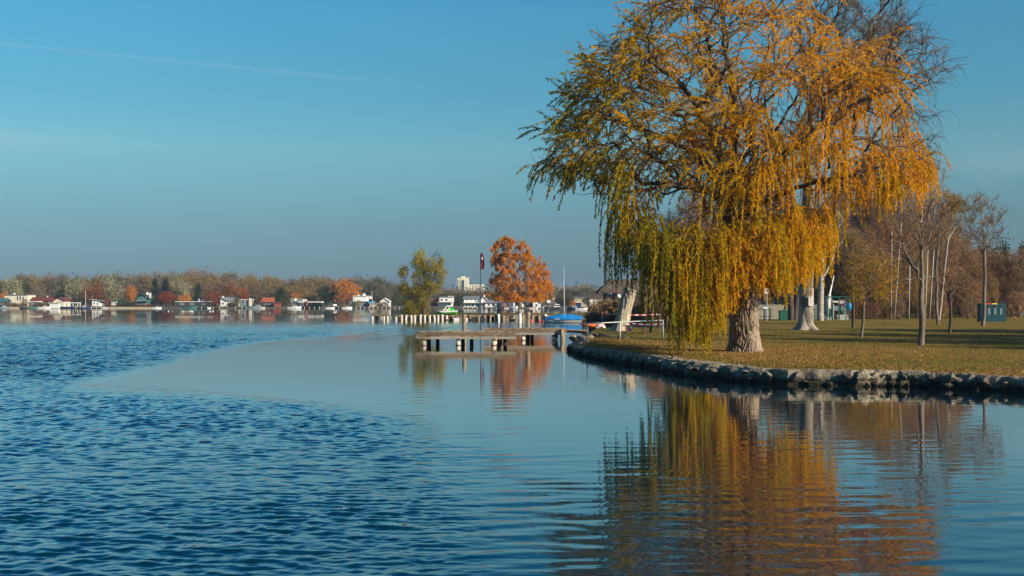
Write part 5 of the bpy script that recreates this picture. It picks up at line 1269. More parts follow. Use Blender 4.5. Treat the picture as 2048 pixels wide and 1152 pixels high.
# flagpole with drooping flag
Yf = 186; zf0 = .86; t = empty('flagpole', (XX(961,Yf),Yf,zf0), 'dark flagpole with a limp dark red flag on the peninsula', 'flagpole')
mb = MB(); mb.tube([(0,0,0),(0,0,ZZ(508,Yf)-zf0)], [.09,.05], 8); part(mb, 'pole', 'metal_dark', t)
za, zb_ = ZZ(539,Yf)-zf0, ZZ(505,Yf)-zf0; mb = MB(); nu, nv = 7, 16; v = []
for a in range(nv):
    for b_ in range(nu):
        u = b_/(nu-1); w_ = a/(nv-1); z = zb_-(zb_-za)*w_-u*.25*(1-w_); v.append((.04+u*(.38+.22*math.sin(w_*2.6)), .13*math.sin(u*9+w_*3), z))
mb.add(v, [(a*nu+b_, (a+1)*nu+b_, (a+1)*nu+b_+1, a*nu+b_+1) for a in range(nv-1) for b_ in range(nu-1)]); fl = part(mb, 'flag', 'flag_red', t, True)
mb = MB(); th_ = np.arange(12)*2*PI/12; zc = (za*.35+zb_*.65); mb.add([(.3+.12*math.cos(a), -.17, zc+.24*math.sin(a)) for a in th_]+[(.3,-.17,zc)], None, [(12,a,(a+1)%12) for a in range(12)]); part(mb, 'emblem', 'pink', fl)
# lamp posts on the peninsula
def lamp(px, Y, z0, pyt, label, heads=1, mt='metal_dark', gm='white_paint'):
    t = empty('street_lamp', (XX(px,Y),Y,z0), label, 'street lamp'); hz_ = ZZ(pyt,Y)-z0
    mb = MB(); mb.tube([(0,0,0),(0,0,hz_-.2)], [.08,.05], 8); part(mb, 'post', mt, t)
    for k in range(heads):
        xx = 0 if heads == 1 else (k-.5)*.9
        if heads > 1: mb = MB(); mb.tube([(0,0,hz_-.6),(xx,0,hz_-.35),(xx,0,hz_-.2)], .03, 6); part(mb, 'arm', mt, t)
        mb = MB(); mb.lathe((xx,0,hz_), [(.02,-.24),(.16,-.18),(.25,0),(.16,.18),(.02,.24)], 14); part(mb, 'globe', gm, t, True)
lamp(996,190,.86,590,'dark lamp post with a small head under the orange birch',1,gm='metal_dark')
def picnic(px, Y, rz, label, sc=1.0, z=.86):
    t = empty('picnic_table', (XX(px,Y),Y,z), label, 'picnic table', 'picnic tables on the peninsula', rz); t.scale = (sc,)*3
    for k in range(5): mb = MB(); mb.bx(-.9, .9, -.36+k*.148, -.36+k*.148+.135, .72, .765); part(mb, 'top_board', 'wood_dark', t)
    for s_ in (-1, 1):
        for j in (0, 1): mb = MB(); mb.bx(-.9, .9, s_*.62+j*.13-.13, s_*.62+j*.13-.01, .43, .47); part(mb, 'seat_board', 'wood_dark', t)
        for u in (-1, 1): mb = MB(); mb.tube([(s_*.65,u*.62,0),(s_*.65,u*.26,.72)], .045, 4); part(mb, 'leg', 'brown_wall', t)
        mb = MB(); mb.bx(s_*.65-.035, s_*.65+.035, -.72, .72, .36, .43); part(mb, 'crossbar', 'brown_wall', t)
picnic(990,193,.2,'dark picnic table nearest the flagpole on the peninsula',1.5); picnic(1008,196,-.1,'dark picnic table between the flagpole and the birch trunk',1.5)
picnic(1092,192,.1,'dark picnic table to the right of the birch trunk',1.1)
t = empty('garden_frame', (XX(1064.5,190),190,.86), 'rust brown wooden frame standing on the grass beside the birch', 'frame')
for s_ in (-.6,.6):
    mb = MB(); mb.bx(s_-.06, s_+.06, -.06, .06, 0, 1.12); part(mb, 'post', 'roof_red', t)
mb = MB(); mb.bx(-.7, .7, -.06, .06, 1.122, 1.22); part(mb, 'crossbar', 'roof_red', t)

# ------------------------------------------------------------------ trees on the peninsula
def birch():
    r = np.random.default_rng(91); Y = 188; z0 = .85; s_ = Y/F; t = empty('orange_birch', (XX(1040,Y),Y,z0), 'wide drooping birch in burnt orange leaf on the peninsula', 'tree')
    def q(px, py, dy=0): return np.array(((px-1040)*s_, dy, H-(py-HY)*s_-z0))
    sk = Skel([q(1040,632), q(1040,612), q(1039,594), q(1038,570)])
    for pth in ([(1036,545),(1034,520),(1030,500),(1026,478)], [(1050,550),(1068,530),(1082,512)], [(1022,560),(1000,550),(985,545)], [(1060,565),(1080,560),(1095,556)], [(1025,545),(1005,525),(995,505)]):
        sk.path(3, [q(a, b_, r.normal()*.5) for a, b_ in pth])
    poly = [(970,588),(978,560),(992,545),(982,520),(978,500),(990,478),(1008,470),(1022,474),(1032,488),(1045,478),(1058,490),(1066,510),(1080,520),(1093,526),(1100,545),(1106,570),(1104,590),(1080,600),(1040,602),(1000,598)]
    cp = outpoly(poly, 520, r); T = []
    for a, b_ in cp:
        hw = 66*(.35+.65*smooth(470, 580, b_)); e = max(.05, 1-((a-1038)/hw)**2); T.append(q(a, b_, r.uniform(-1,1)*hw*s_*.9*math.sqrt(e)))
    sk.grow(T, .5, .5, .14, 3, arch=.12, r=r); sk.radii(.32, .55, .012)
    mb = MB(); sk.tubes(mb); mb.build('trunk', M['bark_birch'], t, smooth=True)
    P = np.array(sk.P); thin = np.where(sk.R < .02)[0]; k = r.choice(thin, 3600); n = 9; X = P[k]+r.normal(size=(3600,3))*.12; D = r.normal(size=X.shape)*np.array((.8,.8,.2)); D /= np.linalg.norm(D,axis=1,keepdims=True)
    Lh = r.uniform(.5, 1.5, 3600)*(.6+.4*smooth(9, 4, X[:,2])); Lh = np.minimum(Lh, np.maximum(.3, X[:,2]-2.0)); pts = [X.copy()]
    for i in range(n-1): D = D+np.array((0,0,-.45)); D /= np.linalg.norm(D,axis=1,keepdims=True); X = X+D*(Lh/(n-1))[:,None]; pts.append(X.copy())
    pts = np.stack(pts,1); m = 48000; si = r.integers(0,3600,m); u = r.uniform(0,n-1.001,m); k0 = u.astype(int); fr = (u-k0)[:,None]
    LP = pts[si,k0]*(1-fr)+pts[si,k0+1]*fr+r.normal(size=(m,3))*.05; tn = np.clip(.5+r.normal(size=m)*.18+(r.normal(size=3600)*.2)[si]+.12*smooth(7,2,LP[:,2]),0,1)
    mb = MB(); leaves(mb, LP, r.normal(size=LP.shape)*.6+np.array((0,0,-.8)), r.uniform(.14,.24,m), r.uniform(.08,.13,m), tn, r); mb.build('foliage', M['birch_leaf'], t, attr='tint', kind='stuff')
birch()
def olive_tree():
    r = np.random.default_rng(92); Y = 186; z0 = .85; s_ = Y/F; t = empty('olive_poplar', (XX(848,Y),Y,z0), 'tall many stemmed poplar clump in olive and yellow leaf at the peninsula tip', 'tree')
    def q(px, py, dy=0): return np.array(((px-848)*s_, dy, H-(py-HY)*s_-z0))
    sk = Skel([q(848,634), q(848,622), q(846,612)])
    for pth in ([(842,585),(840,555),(838,525),(836,505)], [(832,600),(818,580),(812,560),(808,540)], [(856,590),(866,560),(874,535),(878,512)], [(850,580),(848,550),(845,525),(843,500)]):
        sk.path(2, [q(a, b_, r.normal()*.5) for a, b_ in pth])
    polys = [([(826,560),(824,535),(830,515),(836,502),(842,498),(850,512),(856,535),(854,560),(850,590),(835,590)],260), ([(856,575),(852,550),(858,525),(868,512),(878,506),(884,520),(892,545),(886,565),(874,585),(862,590)],260),
             ([(800,565),(799,545),(806,531),(812,535),(817,555),(814,580),(806,590),(800,580)],110), ([(812,628),(810,605),(818,585),(832,570),(845,578),(858,590),(860,610),(855,628)],330)]
    T = []; cl_ = []
    for pl, n in polys:
        cp = outpoly(pl, n, r); cx, hw = np.mean([p[0] for p in pl]), (max(p[0] for p in pl)-min(p[0] for p in pl))/2
        for a, b_ in cp:
            e = max(.06, 1-((a-cx)/hw)**2); T.append(q(a, b_, r.uniform(-1,1)*hw*s_*math.sqrt(e)))
    sk.grow(T[::2], .55, .5, .12, 2, arch=.2, r=r); sk.radii(.34, .52, .012)
    mb = MB(); sk.tubes(mb); e, _ = twigs(sk, mb, 900, 1.2, r, up=.9, rad=.012, rthr=.05); mb.build('trunk', M['bark_dark'], t)
    T = np.array(T); tn = np.clip(.45+.35*smooth(6, 11, T[:,2])+r.normal(size=len(T))*.16, 0, 1)
    mb = MB(); kp = np.array([noise.noise(Vector(tuple(p_*.6))) > -.12 for p_ in T]); clumps(mb, T[kp], 40, .50, .18, r, tint0=tn[kp]); mb.build('foliage', M['olive_leaf'], t, attr='tint', kind='stuff')
olive_tree()

# ------------------------------------------------------------------ the spit: leaning stump, railing, reeds, hut, person
Ys = 87.5
def stump():
    sb = np.array((XX(1243,Ys), Ys, hgt(XX(1243,Ys),Ys))); t = empty('leaning_stump', tuple(sb), 'pale leaning trunk stump with its top sawn off on the spit', 'tree stump')
    s_ = Ys/F; path = [(1236,668,.80),(1239,662,.72),(1243,650,.60),(1247,630,.52),(1253,608,.51),(1258,590,.50),(1261,578,.48)]
    P = resample([((a-1243)*s_, 0, H-(b_-HY)*s_-sb[2], c) for a, b_, c in path], .07, 3); K = 64; th_ = np.arange(K)*2*PI/K; v = []
    for i_, p in enumerate(P):
        h = p[2]; row = []
        last = i_ > len(P)-4
        for a in th_:
            ws = noise.noise(Vector((math.cos(a)*1.5, math.sin(a)*1.5, h*.9)))*.5
            rd = p[3]*(1+.06*noise.noise(Vector((math.cos(a)*2,math.sin(a)*2,h*.6))))+.09*min(1,2*abs(noise.noise(Vector((math.cos(a+ws)*6,math.sin(a+ws)*6,h*.7)))))-.05
            if h < .5: rd += (.5-h)**2*.9*(1+math.sin(a*4+2))*.6
            row.append((p[0]+math.cos(a)*rd, p[1]+math.sin(a)*rd, p[2]-(math.cos(a)*.16 if last else 0)))
        v.append(row)
    n = len(P); i = np.arange(n-1)[:,None]*K; j = np.arange(K)[None]; mb = MB(); mb.add(np.array(v).reshape(-1,3), np.stack([i+j,i+(j+1)%K,i+K+(j+1)%K,i+K+j],-1).reshape(-1,4)); part(mb, 'trunk', 'stump_wood', t, True)
    top = np.array(v[-1]); c = top.mean(0)+np.array((0,0,.04)); mb = MB(); mb.add(np.vstack([top,c]), None, [(K,a,(a+1)%K) for a in range(K)]); part(mb, 'cut_face', 'cream', t)
stump()
# railing
rp = [(1160,68.0,649,None),(1175,67.5,647.5,681),(1240,69,644,675),(1326,71.5,640.5,677)]
t = empty('hand_railing', (XX(1175,67.5),67.5,.5), 'pale galvanised pipe railing on three posts before the leaning stump', 'railing'); o_ = t.location
pt = [(XX(a,b_)-o_.x, b_-o_.y, ZZ(c,b_)-o_.z) for a, b_, c, d_ in rp]
mb = MB(); mb.tube(pt, .035, 8); part(mb, 'handrail', 'metal_pole', t, True)
for p, (a, b_, c, d_) in zip(pt, rp):
    if d_: mb = MB(); mb.tube([(p[0],p[1],hgt(XX(a,b_),b_)-.05-o_.z),(p[0],p[1],p[2]-.02)], .045, 8); part(mb, 'post', 'metal_pole', t, True)
# barrier tape
t = empty('barrier_tape', (XX(1250,84),84,.7), 'red and white barrier tape strung on sticks behind the railing', 'barrier tape'); o_ = t.location
def tape(px0, py0, px1, py1, Y0, Y1_, n):
    for k in range(n):
        u0, u1 = k/n, (k+1)/n; f_ = lambda u: (XX(px0+(px1-px0)*u, Y0+(Y1_-Y0)*u)-o_.x, Y0+(Y1_-Y0)*u-o_.y, ZZ(py0+(py1-py0)*u+2.0*math.sin(u*PI), Y0+(Y1_-Y0)*u)-o_.z)
        a, b_ = np.array(f_(u0)), np.array(f_(u1)); mb = MB(); mb.add([a, b_, b_+(0,.005,.085), a+(0,.005,.085)], [(0,1,2,3)]); part(mb, 'stripe', 'tape_white' if k % 2 else 'tape_red', t)
tape(1205,628,1320,630,88,88,16); tape(1257,647,1328,649,84,83,10); tape(1186,672,1200,675,80,79,3)
for p, Y in ((1205,88),(1320,88),(1257,84),(1328,83)):
    mb = MB(); x = XX(p,Y)-o_.x; mb.tube([(x,Y-o_.y,-.2),(x,Y-o_.y,1.15 if Y > 86 else .75)], .02, 5); part(mb, 'stick', 'wood_post', t)
# dark bench with tape
def bench(px, Y, rz, label):
    z = hgt(XX(px,Y),Y); t = empty('bench', (XX(px,Y),Y,z), label, 'bench', None, rz)
    for k in range(3): mb = MB(); mb.bx(-1.15, 1.15, -.26+k*.18, -.26+k*.18+.165, .5, .56); part(mb, 'seat_board', 'navy' if k < 2 else 'brown_wall', t)
    for s_ in (-.85,.85): mb = MB(); mb.box((s_,0,.25), (.14,.42,.5), taper=.8); part(mb, 'leg', 'brown_wall', t)
bench(1278,82,.05,'dark bench behind the railing beside the stump'); bench(1312,81.5,.02,'second dark bench farther right behind the railing')
t = empty('kettle_barbecue', (XX(1259,83),83,hgt(XX(1259,83),83)), 'small black barbecue at the foot of the stump', 'barbecue'); mb = MB(); mb.lathe((0,0,.32), [(.03,-.22),(.2,-.14),(.27,0),(.2,.14),(.03,.2)], 12); part(mb, 'bowl', 'metal_dark', t, True)
for k in range(3): mb = MB(); a = k*2.1; mb.tube([(0,0,.3),(math.cos(a)*.25,math.sin(a)*.25,0)], .015, 4); part(mb, 'leg', 'metal_dark', t)
# thatched hut
def hut():
    Y = 112; s_ = Y/F; zb = .85; x0, x1 = XX(1206,Y), XX(1298,Y); t = empty('thatched_hut', ((x0+x1)/2,Y,zb), 'open timber hut with a dark thatched roof rising above the reeds', 'hut'); h = (x1-x0)/2
    ze, zr = ZZ(584,Y)-zb, ZZ(557,Y)-zb; mb = MB(); N1 = 24; v = []; rows_ = [(-.15,ze-.12,-.10),(-.1,ze+.16,0),(.45,ze+.55,.18),(1.0,zr*.55+ze*.45,.30),(1.7,zr,.42)]
    e0 = [( -h-.35+rr[2]*1.0, rr[0]-.35, rr[1]) for rr in rows_]
    for rr in rows_:
        for k in range(N1+1):
            u = k/N1; xa, xb = -h-.35+rr[2]*2.2, h+.35-rr[2]*2.2; v.append((xa+(xb-xa)*u, rr[0]-.3+r8.normal()*.03, rr[1]+noise.noise(Vector((u*7,rr[1],0)))*.08+r8.normal()*.02))
    W_ = N1+1; q = [(a*W_+b_, a*W_+b_+1, (a+1)*W_+b_+1, (a+1)*W_+b_) for a in range(4) for b_ in range(N1)]
    v2 = [(p[0], 3.4-.3*2-p[1]+.3, p[2]) for p in v]; n = len(v); q2 = [(a+n, d_+n, c+n, b_+n) for a, b_, c, d_ in q]
    mb.add(v+v2, q+q2+[(4*W_+k, 4*W_+k+1, n+4*W_+k+1, n+4*W_+k) for k in range(N1)]+[(k+1, k, n+k, n+k+1) for k in range(N1)]+[(a*W_, (a+1)*W_, n+(a+1)*W_, n+a*W_) for a in range(4)]+[(a*W_+N1, n+a*W_+N1, n+(a+1)*W_+N1, (a+1)*W_+N1) for a in range(4)])
    part(mb, 'roof', 'thatch', t)
    for xx in (-h+.35, -h+1.25, -h+2.4, h-1.4, h-.4):
        for yy in (.0, 2.6):
            mb = MB(); mb.bx(xx-.08, xx+.08, yy-.08, yy+.08, 0, ze-.02); part(mb, 'post', 'wood_dark', t)
    mb = MB(); mb.bx(-h+.2, h-.2, -.1, .1, 1.2, 1.32); part(mb, 'rail', 'wood_dark', t)
hut()
lamp(1220,116,.85,591,'white globe lamp glimpsed under the thatched hut, nearer the eave',1); lamp(1237,117,.85,592.5,'white globe lamp glimpsed under the middle of the thatched hut',1)
# kayak, towel heap, bag
t = empty('kayak', (XX(1186,96),96,.72), 'orange kayak lying on the spit beside the pink towel', 'kayak', None, .1); mb = MB(); sec = []
for k in range(11):
    u = k/10; w_ = .34*math.sin(PI*min(.97,max(.03,u)))**.6; sec.append([(-.95+1.9*u, w_*math.cos(a), .2+.2*math.sin(a)*(.5+.5*math.sin(PI*u))+.12*abs(u-.5)) for a in np.arange(8)*PI/4])
mb.add(np.array(sec).reshape(-1,3), [(a*8+b_,(a+1)*8+b_,(a+1)*8+(b_+1)%8,a*8+(b_+1)%8) for a in range(10) for b_ in range(8)]+[(0,1,2,3),(0,3,4,7),(4,5,6,7)]); part(mb, 'hull', 'orange', t, True)
mb = MB(); mb.lathe((0,0,.40), [(.0,0),(.28,.01),(.25,.05),(.02,.03)], 12, 1.3, .7); part(mb, 'cockpit', 'metal_dark', t)
t = empty('beach_towel', (XX(1201,95),95,.72), 'crumpled pink and white towel draped over a pale bag', 'towel'); mb = MB(); nn = 14; v = []
for a in range(nn):
    for b_ in range(nn):
        u, w_ = a/(nn-1)*2-1, b_/(nn-1)*2-1; d_ = math.hypot(u, w_); v.append((u*.42, w_*.35, max(0, .46*(1-d_**2*.75))+.07*noise.noise(Vector((u*3,w_*3,1)))))
mb.add(v, [(a*nn+b_,(a+1)*nn+b_,(a+1)*nn+b_+1,a*nn+b_+1) for a in range(nn-1) for b_ in range(nn-1)]); part(mb, 'cloth', 'pink', t, True)
mb = MB(); mb.bx(-.25, .25, -.2, .2, 0, .28); part(mb, 'bag', 'plastic_white', t)
# seated person
def skin_obj(name, V, E, R, root, m, parent, sub=2):
    me = bpy.data.meshes.new(name); me.from_pydata(V, E, []); me.update(); o = bpy.data.objects.new(name, me); C.objects.link(o); o.parent = parent
    md = o.modifiers.new('skin', 'SKIN'); md.use_smooth_shade = True
    if not me.skin_vertices: me.skin_vertices.new()
    for i, r_ in enumerate(R): me.skin_vertices[0].data[i].radius = (r_ if isinstance(r_, tuple) else (r_, r_)); me.skin_vertices[0].data[i].use_root = (i == root)
    s2 = o.modifiers.new('sub', 'SUBSURF'); s2.levels = sub; s2.render_levels = sub; me.materials.append(M[m]); return o
def person():
    Y = 99; z = .74; t = empty('person', (XX(1207,Y),Y,z), 'person in a dark navy jacket sitting hunched on the bank, facing the water', 'person', None, 0)
    # faces left (-x) and a little to the camera; hips at origin
    V = [(0,0,.16),(.03,0,.36),(0,0,.56),(-.10,0,.70),(-.17,0,.79),(-.21,0,.89),(-.22,0,.97),
         (-.09,-.17,.64),(-.26,-.20,.42),(-.46,-.12,.46), (-.09,.17,.64),(-.26,.20,.42),(-.46,.08,.46),
         (-.02,-.10,.14),(-.42,-.13,.42),(-.50,-.13,.08),(-.62,-.13,.03), (-.02,.10,.14),(-.42,.13,.40),(-.52,.13,.08),(-.64,.13,.03)]
    E = [(0,1),(1,2),(2,3),(3,4),(4,5),(5,6),(3,7),(7,8),(8,9),(3,10),(10,11),(11,12),(0,13),(13,14),(14,15),(15,16),(0,17),(17,18),(18,19),(19,20)]
    R = [(.15,.13),(.15,.11),(.17,.12),(.12,.10),.055,.095,.08, .065,.045,.03,.065,.045,.03, .085,.06,.045,.035,.085,.06,.045,.035]
    b = skin_obj('body', V, E, R, 0, 'skin', t)
    skin_obj('jacket', [tuple(np.array(v)) for v in V[:4]]+[(-.13,0,.745)]+V[7:9]+[(-.42,-.135,.452)]+V[10:12]+[(-.42,.10,.452)], [(0,1),(1,2),(2,3),(3,4),(3,5),(5,6),(6,7),(3,8),(8,9),(9,10)], [(.19,.16),(.18,.14),(.21,.15),(.15,.13),.075,.09,.065,.048,.09,.065,.048], 0, 'jacket', t)
    skin_obj('trousers', [V[0],V[13],V[14],(-.49,-.13,.14),V[17],V[18],(-.51,.13,.14)], [(0,1),(1,2),(2,3),(0,4),(4,5),(5,6)], [(.175,.15),.105,.08,.062,.105,.08,.062], 0, 'trousers', t)
    mb = MB(); mb.lathe((-.20,0,.905), [(.105,-.06),(.118,.0),(.115,.06),(.085,.125),(.03,.15)], 14); mb.v[-1] = mb.v[-1]+np.array((.025,0,0)); part(mb, 'hair', 'hair', t, True)
    for y_ in (-.13,.13):
        mb = MB(); mb.box((-.60,y_,.035), (.26,.1,.09), taper=.75); part(mb, 'shoe', 'metal_dark', t)
    mb = MB(); mb.tube([(-.315,0,.90),(-.335,0,.88)], [.018,.012], 5); mb.tube([(-.30,-.035,.925),(-.312,-.035,.925)], .012, 5); mb.tube([(-.30,.035,.925),(-.312,.035,.925)], .012, 5); part(mb, 'face_features', 'skin', t)
    for s_, yb in ((-1,-.12),(1,.08)):
        mb = MB()
        for f_ in range(4):
            y_ = yb+(f_-1.5)*.021; l_ = (.07,.082,.078,.06)[f_]; mb.tube([(-.47,y_,.465),(-.47-l_*.5,y_,.455),(-.47-l_*.8,y_,.43),(-.47-l_*.8,y_,.41)], [.011,.010,.009,.006], 6)
        mb.tube([(-.45,yb-s_*.035,.46),(-.48,yb-s_*.055,.45),(-.51,yb-s_*.05,.44)], [.012,.011,.008], 6); part(mb, 'hand', 'skin', t, True)
    mb = MB(); mb.box((.0,0,-.01), (.5,.5,.34), taper=.85); part(mb, 'cushion', 'brown_wall', t)
person()
# ------------------------------------------------------------------ the park behind the willow
rp_ = np.random.default_rng(77)
NT = [bare_tree(70+k, 14, 4.2, 320, 3600, 1.5, 'bark_grey', 'twig', 3600 if k < 2 else 1200, 'park_leaf', .26, .14, .014, 'park_tree', .45, rad=.024) for k in range(3)]
NP = [bare_tree(76, 14, 2.6, 260, 2400, 1.1, 'bark_pale', 'twig_grey', 0, base=.2, R=.011, name='park_tree', shape=.7, rad=.012)]
def shrub(seed, lm='park_leaf', n=70, per=26, size=.17, h=4.0, w_=2.4):
    r = np.random.default_rng(seed); t = empty('shrub', (0,0,0), 'shrub', 'shrub'); T = ellips(n, (0,0,h*.5), (w_,w_*.8,h*.5), .3, r); T[:,2] = np.maximum(T[:,2], .25)
    sk = Skel([(0,0,-.2),(0,0,.15)]); sk.grow(list(T), .15, .5, .15, 0, arch=.2, r=r); sk.radii(.16, .5, .012); mb = MB(); sk.tubes(mb); twigs(sk, mb, 900, .9, r, up=.5, rad=.009, rthr=.05); mb.build('stems', M['twig'], t)
    mb = MB(); clumps(mb, T, per, .75, size, r); mb.build('leaves', M[lm], t, attr='tint', kind='stuff'); return t
SH = [shrub(80), shrub(81), shrub(82, n=50, per=14), shrub(83, n=40, per=8)]
kd = kids(); PROTO += NT+NP+SH
GB = 'bare trees behind the park lawn'; GS = 'shrubs along the back of the park lawn'
def ptree(px, top, Y, k, w_px, label, group=GB, lm=None, pr=None): return place(pr or NT[k], kd, px, 0, top, w_px, Y, 14.2, 8.6 if pr is None else 5.4, label, group, lmat=lm, zb=float(zf(0,Y))-.05)
LT = 'bare brown twiggy tree in the thicket behind the park lawn'; LT2 = 'brown tree with a few rusty leaves in the thicket behind the park lawn'
PMK = [(1340,'the reeds'),(1385,'the low willow curtain'),(1440,'the right edge of the willow curtain'),(1490,'the willow trunk'),(1534,'the white park sign'),(1566,'the green litter bin'),(1612,'the tree with the notice'),(1641,'the white birch'),(1668,'the green gate'),(1706,'the thin dark stemmed tree'),(1735,'the yellow weeping sapling'),(1795,'the leaning masts'),(1820,'the upright banded mast'),(1843,'the forked young tree'),(1868,'the rightmost mast'),(1900,'the spreading leafless young tree'),(1935,'the left side of the glass containers'),(1966,'the young tree by the containers'),(1998,'the rightmost glass container'),(2035,'the red roof'),(2080,'the far right edge of the lawn')]
PT_ = []
for i, (px, top, Y, k, w_) in enumerate(((1410,470,155,2,90),(1385,378,200,1,110),(1335,425,202,0,90),(1440,395,202,2,110),(1470,440,150,1,110),(1540,420,158,2,120),(1600,400,150,0,120),(1655,385,146,2,120),(1700,398,152,1,120),(1745,372,148,0,130),(1790,352,145,2,140),
      (1835,395,150,2,120),(1870,380,146,2,110),(1900,440,152,0,110),(1680,440,140,1,90),(1730,452,138,0,90),(1770,430,140,1,95),(1815,455,142,1,90),(1625,455,142,0,80),(1510,470,165,1,90),(1575,455,162,1,90),
      (1935,490,150,1,80),(1985,500,152,0,90),(2040,497,150,1,100),(1905,300+180,160,2,70),(1440,478,162,0,90))):
    o = ptree(px, top, Y, k, w_, LT2 if k < 2 else LT, lm=('park_leaf','leaf_rust','leaf_brown')[i % 3]); PT_.append((o, ('bare tree with a few rusty leaves' if k < 2 else 'bare twiggy brown tree')+' beyond '+near_mark(px, PMK), px))
uniq(PT_); PS_ = []
for i, (px, top, w_, lm) in enumerate(((1335,585,60,'leaf_brown'),(1365,575,60,'park_leaf'),(1400,585,60,'leaf_brown'),(1440,578,70,'park_leaf'),(1480,585,60,'leaf_brown'),(1515,575,60,'leaf_brown'),(1550,580,60,'park_leaf'),(1590,570,70,'leaf_brown'),
      (1630,565,70,'park_leaf'),(1668,560,66,'leaf_brown'),(1700,560,70,'leaf_rust'),(1728,572,60,'leaf_rust'),(1755,560,60,'park_leaf'),(1785,568,60,'leaf_brown'),(1812,575,56,'park_leaf'),(1838,560,60,'leaf_brown'),(1866,572,56,'leaf_brown'),
      (1893,560,60,'park_leaf'),(1920,548,66,'leaf_brown'),(1948,560,60,'park_leaf'),(1975,553,66,'leaf_brown'),(2005,545,72,'leaf_green'),(2035,540,74,'park_leaf'),(2065,535,80,'leaf_green'),(2100,540,80,'park_leaf'),
      (1690,598,40,'leaf_red'),(1722,600,40,'leaf_red'),(1745,605,36,'leaf_rust'),(1940,590,44,'leaf_brown'),(2030,585,50,'leaf_rust'),(1880,600,40,'park_leaf'),(1795,600,44,'leaf_brown'),(1650,600,40,'leaf_brown'),
      (1800,530,70,'leaf_brown'),(1850,535,70,'park_leaf'),(1760,525,70,'park_leaf'),(1700,530,70,'leaf_brown'),(1900,520,76,'leaf_brown'),(1960,515,76,'leaf_brown'),(2020,505,80,'leaf_green'),(1650,535,70,'park_leaf'),(1590,540,70,'leaf_brown'),(1530,545,70,'park_leaf'),(1470,545,70,'leaf_brown'),(1410,550,70,'park_leaf'),(1350,555,70,'leaf_brown'))):
    Y = 139+rp_.uniform(0, 5) if top > 555 else 153+rp_.uniform(0, 6); Y = 136.5 if top >= 585 and w_ < 52 else Y
    z0 = float(zf(0,Y))-.05; hh = ZZ(top,Y)-z0
    lab = {'leaf_brown':'dull brown tangled shrub','park_leaf':'ochre and brown shrub','leaf_rust':'rust red shrub','leaf_red':'dark red shrub','leaf_green':'olive green shrub'}[lm]+' in the thicket along the back of the park lawn'
    o = place(SH[i % 3 if lm != 'leaf_red' else 0], kd, px, 0, top, w_, Y, 4.1, 5.0, lab, GS, lmat=lm, zb=z0)
    PS_.append((o, ('tall ' if top < 556 else 'low ')+lab.split(' in the')[0]+' behind '+near_mark(px, PMK), px))
uniq(PS_)
for (px, top, w_, k, lab) in ((1962,478,46,1,'dark fir behind the thicket, left of the bare park tree crown'),(2008,474,44,0,'dark pine beyond the red roof'),(2045,472,40,1,'dark pine at the end of the treeline beyond the red roof'),(1925,505,34,1,'small dark fir between the bare trees of the thicket'),(1990,495,50,0,'broad dark fir rising over the red roof')):
    place(FC[k], kd, px, 0, top, w_, 200, 10.2, 5.6, lab, None, lmat='leaf_green' if px in (1962,) else 'leaf_conifer', zb=.8)
place(FR[1], kd, 1985, 0, 480, 60, 198, 10.2, 8.6, 'olive brown tree left of the dark pine beyond the red roof', None, lmat='leaf_green', zb=.8)
place(FR[2], kd, 1895, 0, 484, 56, 190, 10.2, 8.6, 'dense ochre-green tree behind the pale masts', None, lmat='leaf_ochre', zb=.8)

def mk_tree(name, label, px, pyb, path, targets_poly, ntg, R, depth, bark, twigmat='twig', ntw=800, tl=.7, leafn=0, lmat='park_leaf', lsize=.15, droop=0.0, extra_paths=(), seed=1, cat='tree', rmin=.006, alpha=.5, rad=.006, r0=None):
    r = np.random.default_rng(seed); b_ = GP(px, pyb); Y = b_.y; s_ = Y/F; t = empty(name, tuple(b_), label, cat)
    def q(a, c, dy=0): return np.array(((a-px)*s_, dy, H-(c-HY)*s_-b_.z))
    P = resample([tuple(q(*p)) for p in path], .3, 3); P[0,2] -= .1
    P[1:-1,:2] += np.array([[noise.noise(Vector((p_[2]*.45, seed, q_)))*.10 for q_ in (0, 5)] for p_ in P[1:-1]])
    sk = Skel(P); n0 = len(P)
    for st, pth in extra_paths:
        k = int(np.argmin([np.linalg.norm(p-q(*st)) for p in sk.P])); sk.path(k, resample([tuple(q(*p)) for p in [st]+list(pth)], .35, 3)[1:])
    cx = np.mean([p[0] for p in targets_poly]); cp = outpoly(targets_poly, ntg, r)
    sk.grow([q(a, c, r.uniform(-1,1)*depth) for a, c in cp], alpha, .35, .16, max(1, int(n0*.45)), arch=.12, r=r); sk.radii(R, .56, rmin); sk.R[:n0] *= np.linspace(1.12, .72, n0)
    mb = MB(); sk.tubes(mb); mb.build('trunk', M[bark], t, smooth=True)
    mb = MB(); e, D = twigs(sk, mb, ntw, tl, r, up=.35-droop, rad=rad, rthr=max(.02, R*.12)); mb.build('twigs', M[twigmat], t)
    if leafn:
        k = r.integers(0, len(e), leafn); mb = MB(); u = r.uniform(0, 1, (leafn, 1))
        LP = e[k]-D[k]*u*.2+np.array((0,0,-1))*(u*droop*1.2)+r.normal(size=(leafn,3))*.05
        leaves(mb, LP, r.normal(size=LP.shape)*.5+np.array((0,0,-.8)), lsize*r.uniform(.6,1.2,leafn), lsize*.35, r.uniform(0,1,leafn), r); mb.build('leaves', M[lmat], t, attr='tint', kind='stuff')
    return t
